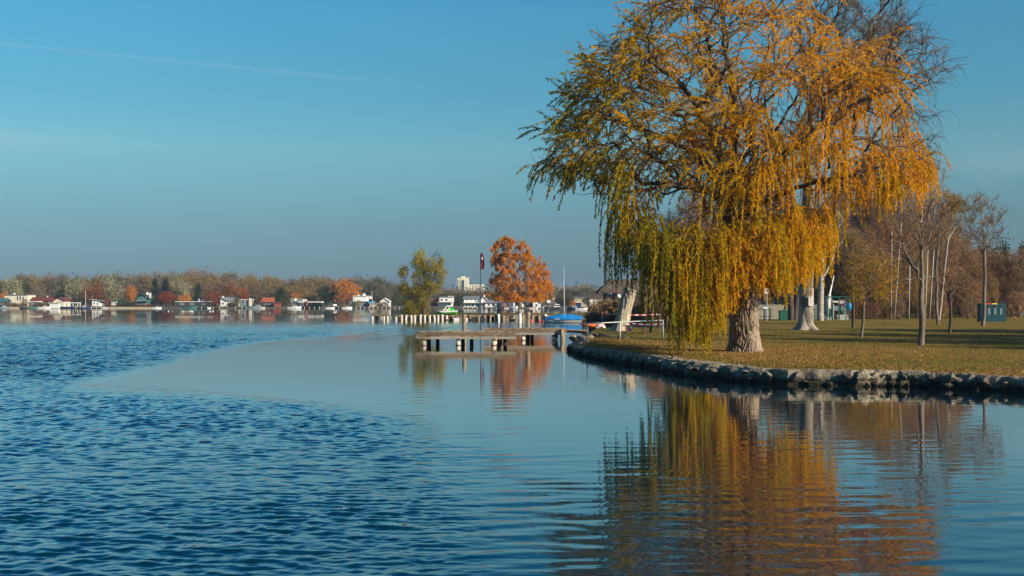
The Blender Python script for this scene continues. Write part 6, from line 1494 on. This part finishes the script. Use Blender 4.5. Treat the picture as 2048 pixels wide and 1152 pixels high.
# second big tree with the notice
pb2 = GP(1612, 660)
t = mk_tree('tall_poplar', 'thick pale grey tree with a white notice, its bare top rising above the willow', 1612, 660, [(1612,662),(1612,600),(1614,540),(1612,470),(1617,380),(1622,250),(1628,120),(1634,40)],
    [(1598,-120),(1790,-120),(1800,60),(1780,130),(1740,200),(1700,240),(1640,260),(1600,200)], 420, .50, 4.0, 'bark_grey', 'twig_grey', 5200, 1.1, seed=5, rmin=.014, rad=.018,
    extra_paths=[((1617,380),[(1640,300),(1680,240),(1712,190),(1735,120),(1742,40)]), ((1622,250),[(1604,120),(1598,0),(1596,-100)]), ((1628,120),[(1660,60),(1690,0),(1720,-60)]), ((1617,400),[(1665,320),(1710,250),(1760,180),(1790,110)])])
s_ = pb2.y/F
mb = MB(); K = 72; th_ = np.arange(K)*2*PI/K; v = []
for z in np.arange(-.1, 3.3, .08):
    row = []
    for a in th_:
        ws = noise.noise(Vector((math.cos(a), math.sin(a), z*.8))); rd = .56+.10*noise.noise(Vector((math.cos(a)*1.6, math.sin(a)*1.6, z*.7)))+.07*abs(noise.noise(Vector((math.cos(a+ws*.3)*6, math.sin(a+ws*.3)*6, z*1.2))))
        if z < .8: rd += (.8-z)**2*.55*(1+.7*math.sin(a*5))
        row.append((math.cos(a)*rd+.02, math.sin(a)*rd*.9, z))
    v.append(row)
n = len(v); i = np.arange(n-1)[:,None]*K; j = np.arange(K)[None]; mb.add(np.array(v).reshape(-1,3), np.stack([i+j,i+(j+1)%K,i+K+(j+1)%K,i+K+j],-1).reshape(-1,4)); part(mb, 'trunk_base', 'bark_pale', t, True)
tn_ = empty('notice', (XX(1622,pb2.y-.66), pb2.y-.68, ZZ(602,pb2.y)), 'white sheet of notice pinned to the thick pale tree', 'notice')
mb = MB(); mb.bx(-.19, .19, -.012, .012, -.36, .36); part(mb, 'sheet', 'white_paint', tn_)
mb = MB()
for k in range(9): mb.bx(-.14, -.14+.28*(.6+.4*math.sin(k*1.7)**2), -.0155, -.0125, .27-k*.065, .285-k*.065)
part(mb, 'lettering', 'metal_dark', tn_)
# dark stems and the pale birch behind it
mk_tree('dark_tree', 'dark straight trunk leaning close behind the pale noticed tree', 1590, 640, [(1590,641),(1593,600),(1600,560),(1610,500)], [(1580,520),(1640,520),(1650,430),(1570,430)], 60, .33, 2, 'bark_dark', ntw=300, seed=6)
mk_tree('dark_tree', 'dark trunk beside the green litter bin', 1582, 640, [(1582,641),(1581,600),(1578,560),(1575,500)], [(1540,520),(1600,520),(1600,430),(1540,430)], 60, .35, 2, 'bark_dark', ntw=300, seed=7)
mk_tree('white_birch', 'white barked birch with a forked trunk behind the green fence', 1641, 641, [(1641,642),(1641,600),(1642,560),(1644,520),(1641,470)], [(1610,500),(1680,500),(1690,420),(1665,350),(1620,350)], 130, .34, 2.5, 'bark_birch', 'twig_grey', 900, 1.0, seed=8, extra_paths=[((1642,560),[(1652,545),(1664,520),(1668,480)])], rmin=.012, rad=.01)
# young park trees
mk_tree('young_tree', 'slender young tree with a pale forked trunk standing alone on the lawn', 1843, 690, [(1842,691),(1844,650),(1842,610),(1845,560),(1843,510),(1845,470)], [(1785,510),(1770,440),(1790,360),(1830,320),(1870,310),(1895,380),(1890,450),(1865,500)], 120, .16, 1.8, 'bark_grey', 'twig', 900, .8, 160, 'yellow_leaf', .16, seed=11, alpha=.8,
        extra_paths=[((1843,510),[(1822,502),(1795,492),(1775,480)]), ((1844,508),[(1858,480),(1866,440),(1870,400),(1868,350)]), ((1845,470),[(1840,420),(1838,370)]), ((1845,470),[(1856,440),(1858,400)])], rmin=.012, rad=.008)
mk_tree('young_tree', 'young tree with reddish leaf remnants and one long low branch beside the glass containers', 1965, 652, [(1965,653),(1968,610),(1970,560),(1969,510),(1966,460),(1962,430)], [(1928,455),(1935,420),(1950,392),(1970,388),(1985,410),(2002,440),(1998,480),(1975,500),(1945,490)], 150, .15, 2.2, 'bark_grey', 'twig', 900, .8, 900, 'leaf_rust', .17, seed=12,
        extra_paths=[((1970,583),[(1990,572),(2003,560),(2010,545)]), ((1969,490),[(1950,470),(1935,450)]), ((1968,480),[(1985,460),(1998,440)])], rmin=.013, rad=.009)
mk_tree('young_tree', 'young tree with a dark trunk and a spreading leafless crown on the lawn', 1899, 667, [(1899,668),(1900,620),(1901,570)], [(1868,560),(1876,545),(1900,538),(1925,548),(1938,565),(1925,585),(1880,580)], 70, .11, 1.6, 'bark_dark', 'twig', 500, .6, seed=13, extra_paths=[((1901,575),[(1885,572),(1872,566)]), ((1901,590),[(1915,570),(1930,556)])], rmin=.012, rad=.009)
mk_tree('weeping_sapling', 'slim tree with a pale stem and yellow weeping shoots', 1723, 675, [(1722,676),(1726,640),(1728,590),(1727,540)], [(1690,560),(1695,520),(1720,490),(1760,490),(1790,520),(1795,570),(1760,580),(1710,575)], 110, .09, 1.8, 'bark_grey', 'twig', 900, .6, 4200, 'yellow_leaf', .15, .8, seed=14, rmin=.009)
mk_tree('young_tree', 'thin dark stemmed young tree at the corner of the green fence', 1706, 656, [(1706,657),(1706,600),(1705,540),(1704,490)], [(1680,520),(1685,470),(1715,455),(1735,480),(1730,520)], 60, .12, 1.5, 'bark_dark', 'twig', 500, .7, 600, 'yellow_leaf', .15, .4, seed=15, rmin=.009)
mk_tree('pale_tree', 'bare pale forked tree leaning over the thicket near the masts', 1905, 640, [(1878,641),(1884,590),(1890,530),(1896,480),(1905,440)], [(1880,470),(1890,420),(1910,390),(1940,400),(1950,430),(1920,460)], 110, .13, 2.2, 'bark_pale', 'twig_grey', 900, .9, 0, seed=16, rmin=.012, rad=.009, extra_paths=[((1896,480),[(1910,455),(1925,440),(1940,445)])])
mk_tree('yellow_tree', 'slender tree with golden leaf tufts high beside the willow', 1880, 650, [(1876,651),(1872,590),(1874,520),(1880,450),(1884,410)], [(1880,430),(1885,395),(1900,380),(1918,395),(1920,425),(1900,430)], 70, .12, 1.4, 'bark_grey', 'twig', 400, .6, 1100, 'yellow_leaf', .2, .5, seed=17, rmin=.01)
for k_, (px, top, w_, lab) in enumerate(((1775,540,44,'golden shrub under the bare trees, left of the striped masts'),(1840,490,46,'tall golden shrub behind the forked young tree'),(1985,556,36,'golden shrub behind the glass containers'))):
    Y = 137; place(SH[k_], kd, px, 0, top, w_, Y, 4.1, 5.0, lab, None, lmat='yellow_leaf', zb=.8)

# pale masts standing in the boat store behind the thicket
for (a, b_, c, d_, Y, lab) in ((1803,444,1789,610,134,'tall white mast leaning right, first of the row in the thicket'),(1784,463,1782,540,136,'short pale mast beside the first leaning one'),(1820,510,1818,618,133,'upright white banded mast in the middle of the row'),
     (1845,408,1841,560,135,'tallest pale mast seen behind the forked young tree'),(1856,500,1850,604,133,'white leaning mast, nearer the forked young tree'),(1868,501,1859,604,132,'white leaning mast at the right end of the row')):
    t = empty('boat_mast', (XX(c,Y),Y,.85), lab, 'mast', 'boat masts in the thicket'); top = np.array((XX(a,Y)-XX(c,Y),0,ZZ(b_,Y)-.85)); bt = top*((.85-.85)/1); 
    mb = MB(); mb.tube([(0,0,0), top*.5, top], [.06,.055,.04], 7); m_ = part(mb, 'spar', 'mast', t, True)
    mb = MB(); p = top*.62; mb.tube([p+(-.35,0,0), p+(.35,0,.02)], .03, 4); part(mb, 'spreader', 'metal_pole', m_)
# green fence with gate frame
def fence(px0, px1, Y, rails, posts, label, tall=None):
    x0, x1 = XX(px0,Y), XX(px1,Y); t = empty('green_fence', ((x0+x1)/2,Y,.83), label, 'fence'); h = (x1-x0)/2; cx = (x0+x1)/2
    for z in rails: mb = MB(); mb.bx(-h, h, -.03, .03, ZZ(z,Y)-.83-.035, ZZ(z,Y)-.83+.035); part(mb, 'rail', 'green_paint', t)
    for p in posts: mb = MB(); x = XX(p,Y)-cx; mb.bx(x-.045, x+.045, .031, .12, 0, ZZ(rails[0],Y)-.83+.06); part(mb, 'post', 'green_paint', t)
    return t
fence(1512,1541,128,(618,633),(1516,1529,1540),'short dark green rail fence right behind the willow trunk')
t = fence(1628,1664,127,(618,633),(1630,1645,1660),'dark green rail fence section beside the thick pale tree')
t = empty('green_gate', (XX(1668,127.5),127.5,.83), 'tall dark green metal gate frame with upright bars', 'gate'); cx = XX(1668,127.5)
for p in (1639,1664,1678,1692,1698): mb = MB(); x = XX(p,127.5)-cx; mb.bx(x-.06, x+.06, -.05, .05, 0, ZZ(595,127.5)-.83); part(mb, 'post', 'green_paint', t)
mb = MB(); mb.bx(XX(1638,127.5)-cx, XX(1699,127.5)-cx, -.06, .06, ZZ(594.5,127.5)-.83+.004, ZZ(592.5,127.5)-.83); part(mb, 'lintel', 'green_paint', t)
for p in np.arange(1641.5,1663,2.4): mb = MB(); x = XX(p,127.5)-cx; mb.bx(x-.018, x+.018, -.02, .02, .1, ZZ(598,127.5)-.83); part(mb, 'bar', 'green_dark', t)
for p in np.arange(1680,1697,3.0): mb = MB(); x = XX(p,127.5)-cx; mb.bx(x-.018, x+.018, -.02, .02, .1, ZZ(612,127.5)-.83); part(mb, 'bar', 'green_dark', t)
t = empty('screen_fence', (XX(1560,134),134,.83), 'weathered grey-green board fence behind the litter bin', 'fence'); cx = XX(1560,134)
for k in range(52):
    x = XX(1500,134)-cx+k*.175
    if x > XX(1652,134)-cx: break
    mb = MB(); hh = 1.75+rp_.uniform(-.06,.06); mb.bx(x, x+.15, 0, .03, .05, hh); part(mb, 'board', ('wood_grey','blue_wall','wood_grey')[int(rp_.integers(3))], t)
t = empty('litter_bin', (XX(1566,126),126,.83), 'green wheeled litter bin in front of the board fence', 'litter bin')
mb = MB(); mb.box((0,0,.55), (.78,.6,1.05), taper=1.1); part(mb, 'body', 'bin_green', t)
mb = MB(); mb.box((0,-.02,1.13), (.92,.74,.09), taper=.9); part(mb, 'lid', 'bin_green', t)
for s_ in (-.3,.3): mb = MB(); mb.tube([(s_-.04,.33,.12),(s_+.04,.33,.12)], .12, 10); part(mb, 'wheel', 'metal_dark', t)
# round-topped sign
Y = 124; t = empty('park_sign', (XX(1534,Y),Y,.83), 'white sign with a dark symbol on a tall thin pole behind the willow trunk', 'sign'); z = ZZ(582,Y)-.83
mb = MB(); mb.tube([(0,.05,0),(0,.05,z+.2)], .045, 7); part(mb, 'pole', 'metal_pole', t)
mb = MB(); mb.box((0,-.01,z), (.52,.03,.56)); sg = part(mb, 'panel', 'white_paint', t)
mb = MB(); mb.tube([(.0,-.03,z-.13),(0,-.03,z+.02)], .045, 5); mb.lathe((0,-.03,z+.13), [(.01,-.06),(.06,0),(.01,.06)], 8); mb.tube([(-.12,-.03,z-.02),(.12,-.03,z-.02)], .02, 4); part(mb, 'symbol', 'metal_dark', sg)
# furled white sail and boats in the store
Y = 131; t = empty('furled_sail', (XX(1657,Y),Y,.83), 'furled white sail bound to a slanting boom inside the green gate', 'sail')
a = np.array((0,0,ZZ(597,Y)-.83)); b_ = np.array((XX(1668,Y)-XX(1657,Y),0,ZZ(551,Y)-.83)); mb = MB(); mb.tube([a, a*.8+b_*.2, b_], [.34,.12,.035], 8); part(mb, 'sail', 'white_paint', t, True)
mb = MB(); mb.tube([(0,0,0), a], [.2,.28], 8); part(mb, 'bundle', 'white_wall', t, True)
t = empty('boat_tent', (XX(1678,133),133,.83), 'pale tarpaulin stretched over stored boats inside the green gate', 'tarpaulin'); cx = XX(1678,133); v = []
for a in range(9):
    for b_ in range(5): u, w_ = a/8, b_/4; v.append((XX(1666+25*u,133)-cx, w_*2.5, ZZ(611,133)-.83+(ZZ(600,133)-ZZ(611,133))*(.55+.45*math.sin(w_*PI))+.08*math.sin(u*7+w_*3)-.05))
mb = MB(); mb.add(v, [(a*5+b_,(a+1)*5+b_,(a+1)*5+b_+1,a*5+b_+1) for a in range(8) for b_ in range(4)]+[]); part(mb, 'sheet', 'piling_white', t, True)
for p in (1667,1690): mb = MB(); mb.tube([(XX(p,133)-cx,0,0),(XX(p,133)-cx,0,ZZ(608,133)-.83)], .05, 5); part(mb, 'pole', 'metal_pole', t)
mb = MB(); mb.bx(XX(1668,133)-cx, XX(1689,133)-cx, .3, .36, ZZ(621,133)-.83, ZZ(612,133)-.83); part(mb, 'side_sheet', 'blue_wall', t)
t = empty('blue_ball', (XX(1697,130),130,ZZ(613,130)), 'large glossy blue buoy hanging by the green gate', 'buoy'); mb = MB(); mb.lathe((0,0,0), [(.02,-.52),(.22,-.44),(.37,-.2),(.40,.05),(.3,.34),(.1,.48),(.04,.56)], 18); part(mb, 'float', 'cover_blue', t, True)
mb = MB(); mb.tube([(0,0,.5),(0,0,.62)], .06, 6); part(mb, 'cap', 'navy', t)
t = empty('green_canoe', (XX(1682,131),131,1.3), 'small green boat propped inside the green gate', 'boat'); mb = MB(); mb.lathe((0,0,.5), [(.02,-.3),(.3,-.22),(.45,0),(.43,.03)], 12, 1.2, .5); part(mb, 'hull', 'bin_green', t, True)
mb = MB(); mb.bx(-.3,.3,-.1,.1,-.4,.2); part(mb, 'stand', 'wood_dark', t)
for p, lab, k in ((1657,'stack of white chairs at the foot of the furled sail',5),(1684,'heap of white plastic boards inside the green gate',7)):
    t = empty('white_stack', (XX(p,129.5),129.5,.83), lab, 'stack')
    for q_ in range(k): mb = MB(); mb.box((rp_.uniform(-.1,.1),0,.06+q_*.085), (.55 if p < 1670 else 1.2,.5,.05), rz=rp_.uniform(-.2,.2)); part(mb, 'board', 'plastic_white', t)
t = empty('rail_towel', (XX(1529,127.8),127.8,ZZ(616.5,127.8)), 'white cloth bundle lying on the green rail', 'cloth'); mb = MB(); mb.lathe((0,0,0), [(.02,-.1),(.4,-.06),(.45,0),(.2,.1),(.02,.12)], 12, 1, .5); part(mb, 'cloth', 'plastic_white', t, True)
# glass containers
for k, (p, lc, lab) in enumerate(((1964,None,'dark teal glass container partly behind the young tree trunk'),(1974,'plastic_red','teal glass container with a red lid edge'),(1986,'plastic_yellow','teal glass container with a yellow lid edge'),(1998,'container_teal','teal glass container at the right end of the row'))):
    Y = 118; z0 = hgt(XX(p,Y),Y); t = empty('glass_container', (XX(p,Y),Y+k*.02,z0), lab, 'glass container', 'recycling containers by the thicket'); wd_ = .60 if k < 3 else .9
    hh = ZZ(608.5,Y)-z0; mb = MB(); mb.box((0 if k < 3 else .12,0,hh*.5), (wd_,1.0,hh), taper=.97); part(mb, 'body', 'container_teal', t)
    mb = MB(); mb.box((0 if k < 3 else .12,0,hh+.055), (wd_*.98,.98,.10), taper=.85); part(mb, 'lid', lc or 'green_dark', t)
    mb = MB(); mb.bx(-.11, .13, -.535, -.515, hh*.42, hh*.78); part(mb, 'label_panel', 'blue_wall' if k else 'concrete', t)
    mb = MB(); mb.lathe((0,-.50,hh*.88), [(.01,-.06),(.09,-.03),(.09,.03),(.01,.06)], 10); part(mb, 'opening', 'metal_dark', t)
# red roofed house behind
Yh = 185; fh('house','house with a bright red tiled roof behind the thicket','house',1991,2075,640,546,527.5,Yh,8,'blue_wall','roof_red','ridge',[(2000,2010,560,575)],eave=.5)

# ------------------------------------------------------------------ trees just outside the frame whose shadows cross the lawn
ords = ('nearest the water','second from the water','third from the water','fourth from the water','fifth from the water','farthest from the water')
for i, (x, y, k, sc) in enumerate(((40,57,2,.9),(44,66,0,.9),(50,76,1,.9))):
    copy_tree(NT[k], kd, (x,y,.6), k*1.3, sc, 'brown tree beyond the right edge of the lawn, '+ords[i], None)
for i, (x, y, k, sc) in enumerate(((37.5,52,0,1.9),(41,61,1,2.2),(45,70,2,2.0),(51,80,0,2.4),(57,91,1,1.5),(64,104,1,1.3))):
    copy_tree(SH[k], kd, (x,y,.6), k*1.3, (sc,sc*.7,sc*.9), 'big shrub beyond the right edge of the lawn, '+ords[i], None)

# ------------------------------------------------------------------ reeds, grass, fallen leaves
def blades(mb, P, h, w_, lean, r=rp_, tint=None):
    n = len(P); a = r.uniform(0, 2*PI, n); d = np.stack([np.cos(a), np.sin(a), np.zeros(n)], 1); tip = P+np.array((0,0,1))*h[:,None]+r.normal(size=(n,3))*np.array((1,1,0))*(lean*h)[:,None]
    mid = (P+tip)/2+r.normal(size=(n,3))*np.array((1,1,0))*(lean*h*.2)[:,None]; w2 = w_[:,None]*.5
    v = np.stack([P-d*w2, P+d*w2, mid+d*w2*.8, mid-d*w2*.8, tip+d*w2*.15, tip-d*w2*.15], 1).reshape(-1,3); k = np.arange(n)[:,None]*6
    mb.add(v, np.concatenate([k+np.array([[0,1,2,3]]), k+np.array([[3,2,4,5]])]), a=np.repeat(r.uniform(0,1,n) if tint is None else tint, 6))
def reedbed(px0, px1, Y0, Y1_, n, h0, h1, label, seed):
    r = np.random.default_rng(seed); Y = r.uniform(Y0, Y1_, n); px = r.uniform(px0, px1, n); x = (px-1024)/F*Y; z = edge_z(np.stack([x,Y],1)); P = np.stack([x,Y,z-.05],1)
    bump = np.array([.75+.5*noise.noise(Vector((a*.35,b_*.2,3))) for a, b_ in zip(x,Y)]); h = r.uniform(h0,h1,n)*bump; mb = MB(); blades(mb, P, h, r.uniform(.03,.06,n), .10+0*h, r)
    top = P+np.array((0,0,1))*h[:,None]; m = n//4; leaves(mb, top[:m], r.normal(size=(m,3))*.25+np.array((.2,0,.8)), .35, .09, r.uniform(.2,.6,m), r)
    o = mb.build('reeds', M['reed'], attr='tint', kind='stuff'); tag(o, label, 'reeds')
reedbed(1240,1350,97,106,9000,1.7,2.6,'tall tan reeds behind the stump and the benches',1)
reedbed(1176,1250,108,116,7000,1.5,2.4,'brown reeds below the thatched hut',2)
reedbed(1165,1195,118,140,1500,.6,1.3,'low pale reeds at the water edge beside the blue covered boat',3)
hedge(1208,1290,600,640,106,2.5,'leaf_brown','dark brown clipped shrubbery below the thatched hut',120,.22)
ptree(1305,520,118,1,62,'reddish brown bare tree beside the thatched hut roof',None,'leaf_rust')
# fallen leaves
r = np.random.default_rng(55); n = 22000; k = r.integers(0, len(wl), n); dd = np.abs(r.normal(size=n))*5+r.uniform(.25,1,n); P = np.stack([wl[k,0]+nrm[k,0]*dd+r.normal(size=n)*.5, wl[k,1]+nrm[k,1]*dd+r.normal(size=n)*.5],1)
P2 = np.stack([wc.x+r.normal(size=9000)*7, wc.y+r.normal(size=9000)*6],1); P3_ = np.stack([r.uniform(5,55,9000), r.uniform(45,120,9000)],1); P = np.concatenate([P,P2,P3_]); P = P[inside(P, OP)]; P = P[segdist(P, wl[:-4:4,:2], wl[4::4,:2][:len(wl[:-4:4])]) > .35]
from mathutils.bvhtree import BVHTree
gobj = bpy.data.objects['ground']; bv = BVHTree.FromPolygons([tuple(q_.co) for q_ in gobj.data.vertices], [tuple(p_.vertices) for p_ in gobj.data.polygons])
def drop_z(P):
    z = np.full(len(P), -9.0)
    for i, p in enumerate(P):
        hit = bv.ray_cast(Vector((p[0],p[1],5)), Vector((0,0,-1)))
        if hit[0] is not None: z[i] = hit[0].z
    return z
zl = drop_z(P); ok = zl > .2; P = P[ok]; zl = zl[ok]; n = len(P); mb = MB(); Dd = r.normal(size=(n,3))*np.array((1,1,.35)); leaves(mb, np.c_[P, zl+.015], Dd, r.uniform(.04,.085,n), r.uniform(.025,.045,n), np.clip(r.normal(size=n)*.22+.48,0,1), r)
M['litter_leaf'] = leafmat('litter_leaf', [(0,(.14,.06,.02)),(.5,(.36,.18,.045)),(.8,(.50,.28,.08)),(1,(.62,.45,.24))], .1, 0)
o = mb.build('fallen_leaves', M['litter_leaf'], attr='tint', kind='stuff'); tag(o, 'scatter of orange and tan fallen leaves over the lawn', 'fallen leaves')
# grass tufts, thickest along the top of the wall
n = 20000; k = r.integers(0, len(wl), n); dd = np.abs(r.normal(size=n))*1.6+.55; P = np.stack([wl[k,0]+nrm[k,0]*dd, wl[k,1]+nrm[k,1]*dd],1); Pq = np.stack([r.uniform(3,35,16000), r.uniform(38,90,16000)],1); P = np.concatenate([P,Pq]); P = P[inside(P, OP)]; P = P[segdist(P, wl[:-4:4,:2], wl[4::4,:2][:len(wl[:-4:4])]) > .5]
zl = drop_z(P); ok = zl > .2; P = P[ok]; zl = zl[ok]; n = len(P); mb = MB(); tuft = np.array([.5+noise.noise(Vector((a*.9,b_*.9,1))) for a, b_ in P]); blades(mb, np.c_[P, zl-.01], r.uniform(.04,.11,n)*(.6+tuft), r.uniform(.015,.03,n), .4+0*zl, r, np.clip(tuft*.6+r.normal(size=n)*.2,0,1))
M['grass'] = leafmat('grass', [(0,(.07,.075,.012)),(.5,(.16,.14,.02)),(1,(.33,.26,.07))], .3, 0)
o = mb.build('grass', M['grass'], attr='tint', kind='stuff'); tag(o, 'short uneven grass of the lawn, thickest behind the wall', 'grass')

# ------------------------------------------------------------------ autumn haze
mb = MB(); mb.bx(-1300, 1500, -30, 4700, -2.2, 40)
hm = bpy.data.materials.new('haze'); hm.use_nodes = True; hn = hm.node_tree; hn.nodes.clear()
pv = N(hn, 'ShaderNodeVolumePrincipled'); pv.inputs['Color'].default_value = (.50,.74,1.0,1); pv.inputs['Density'].default_value = .00018; pv.inputs['Anisotropy'].default_value = .2
ho = N(hn, 'ShaderNodeOutputMaterial'); hn.links.new(pv.outputs[0], ho.inputs['Volume'])
mb.build('haze', hm, kind='stuff')
# ------------------------------------------------------------------ remove the prototypes that were only copied from
def drop(o):
    for ch in [c for c in bpy.data.objects if c.parent == o]: drop(ch)
    bpy.data.objects.remove(o, do_unlink=True)
for o in PROTO+PB: drop(o)
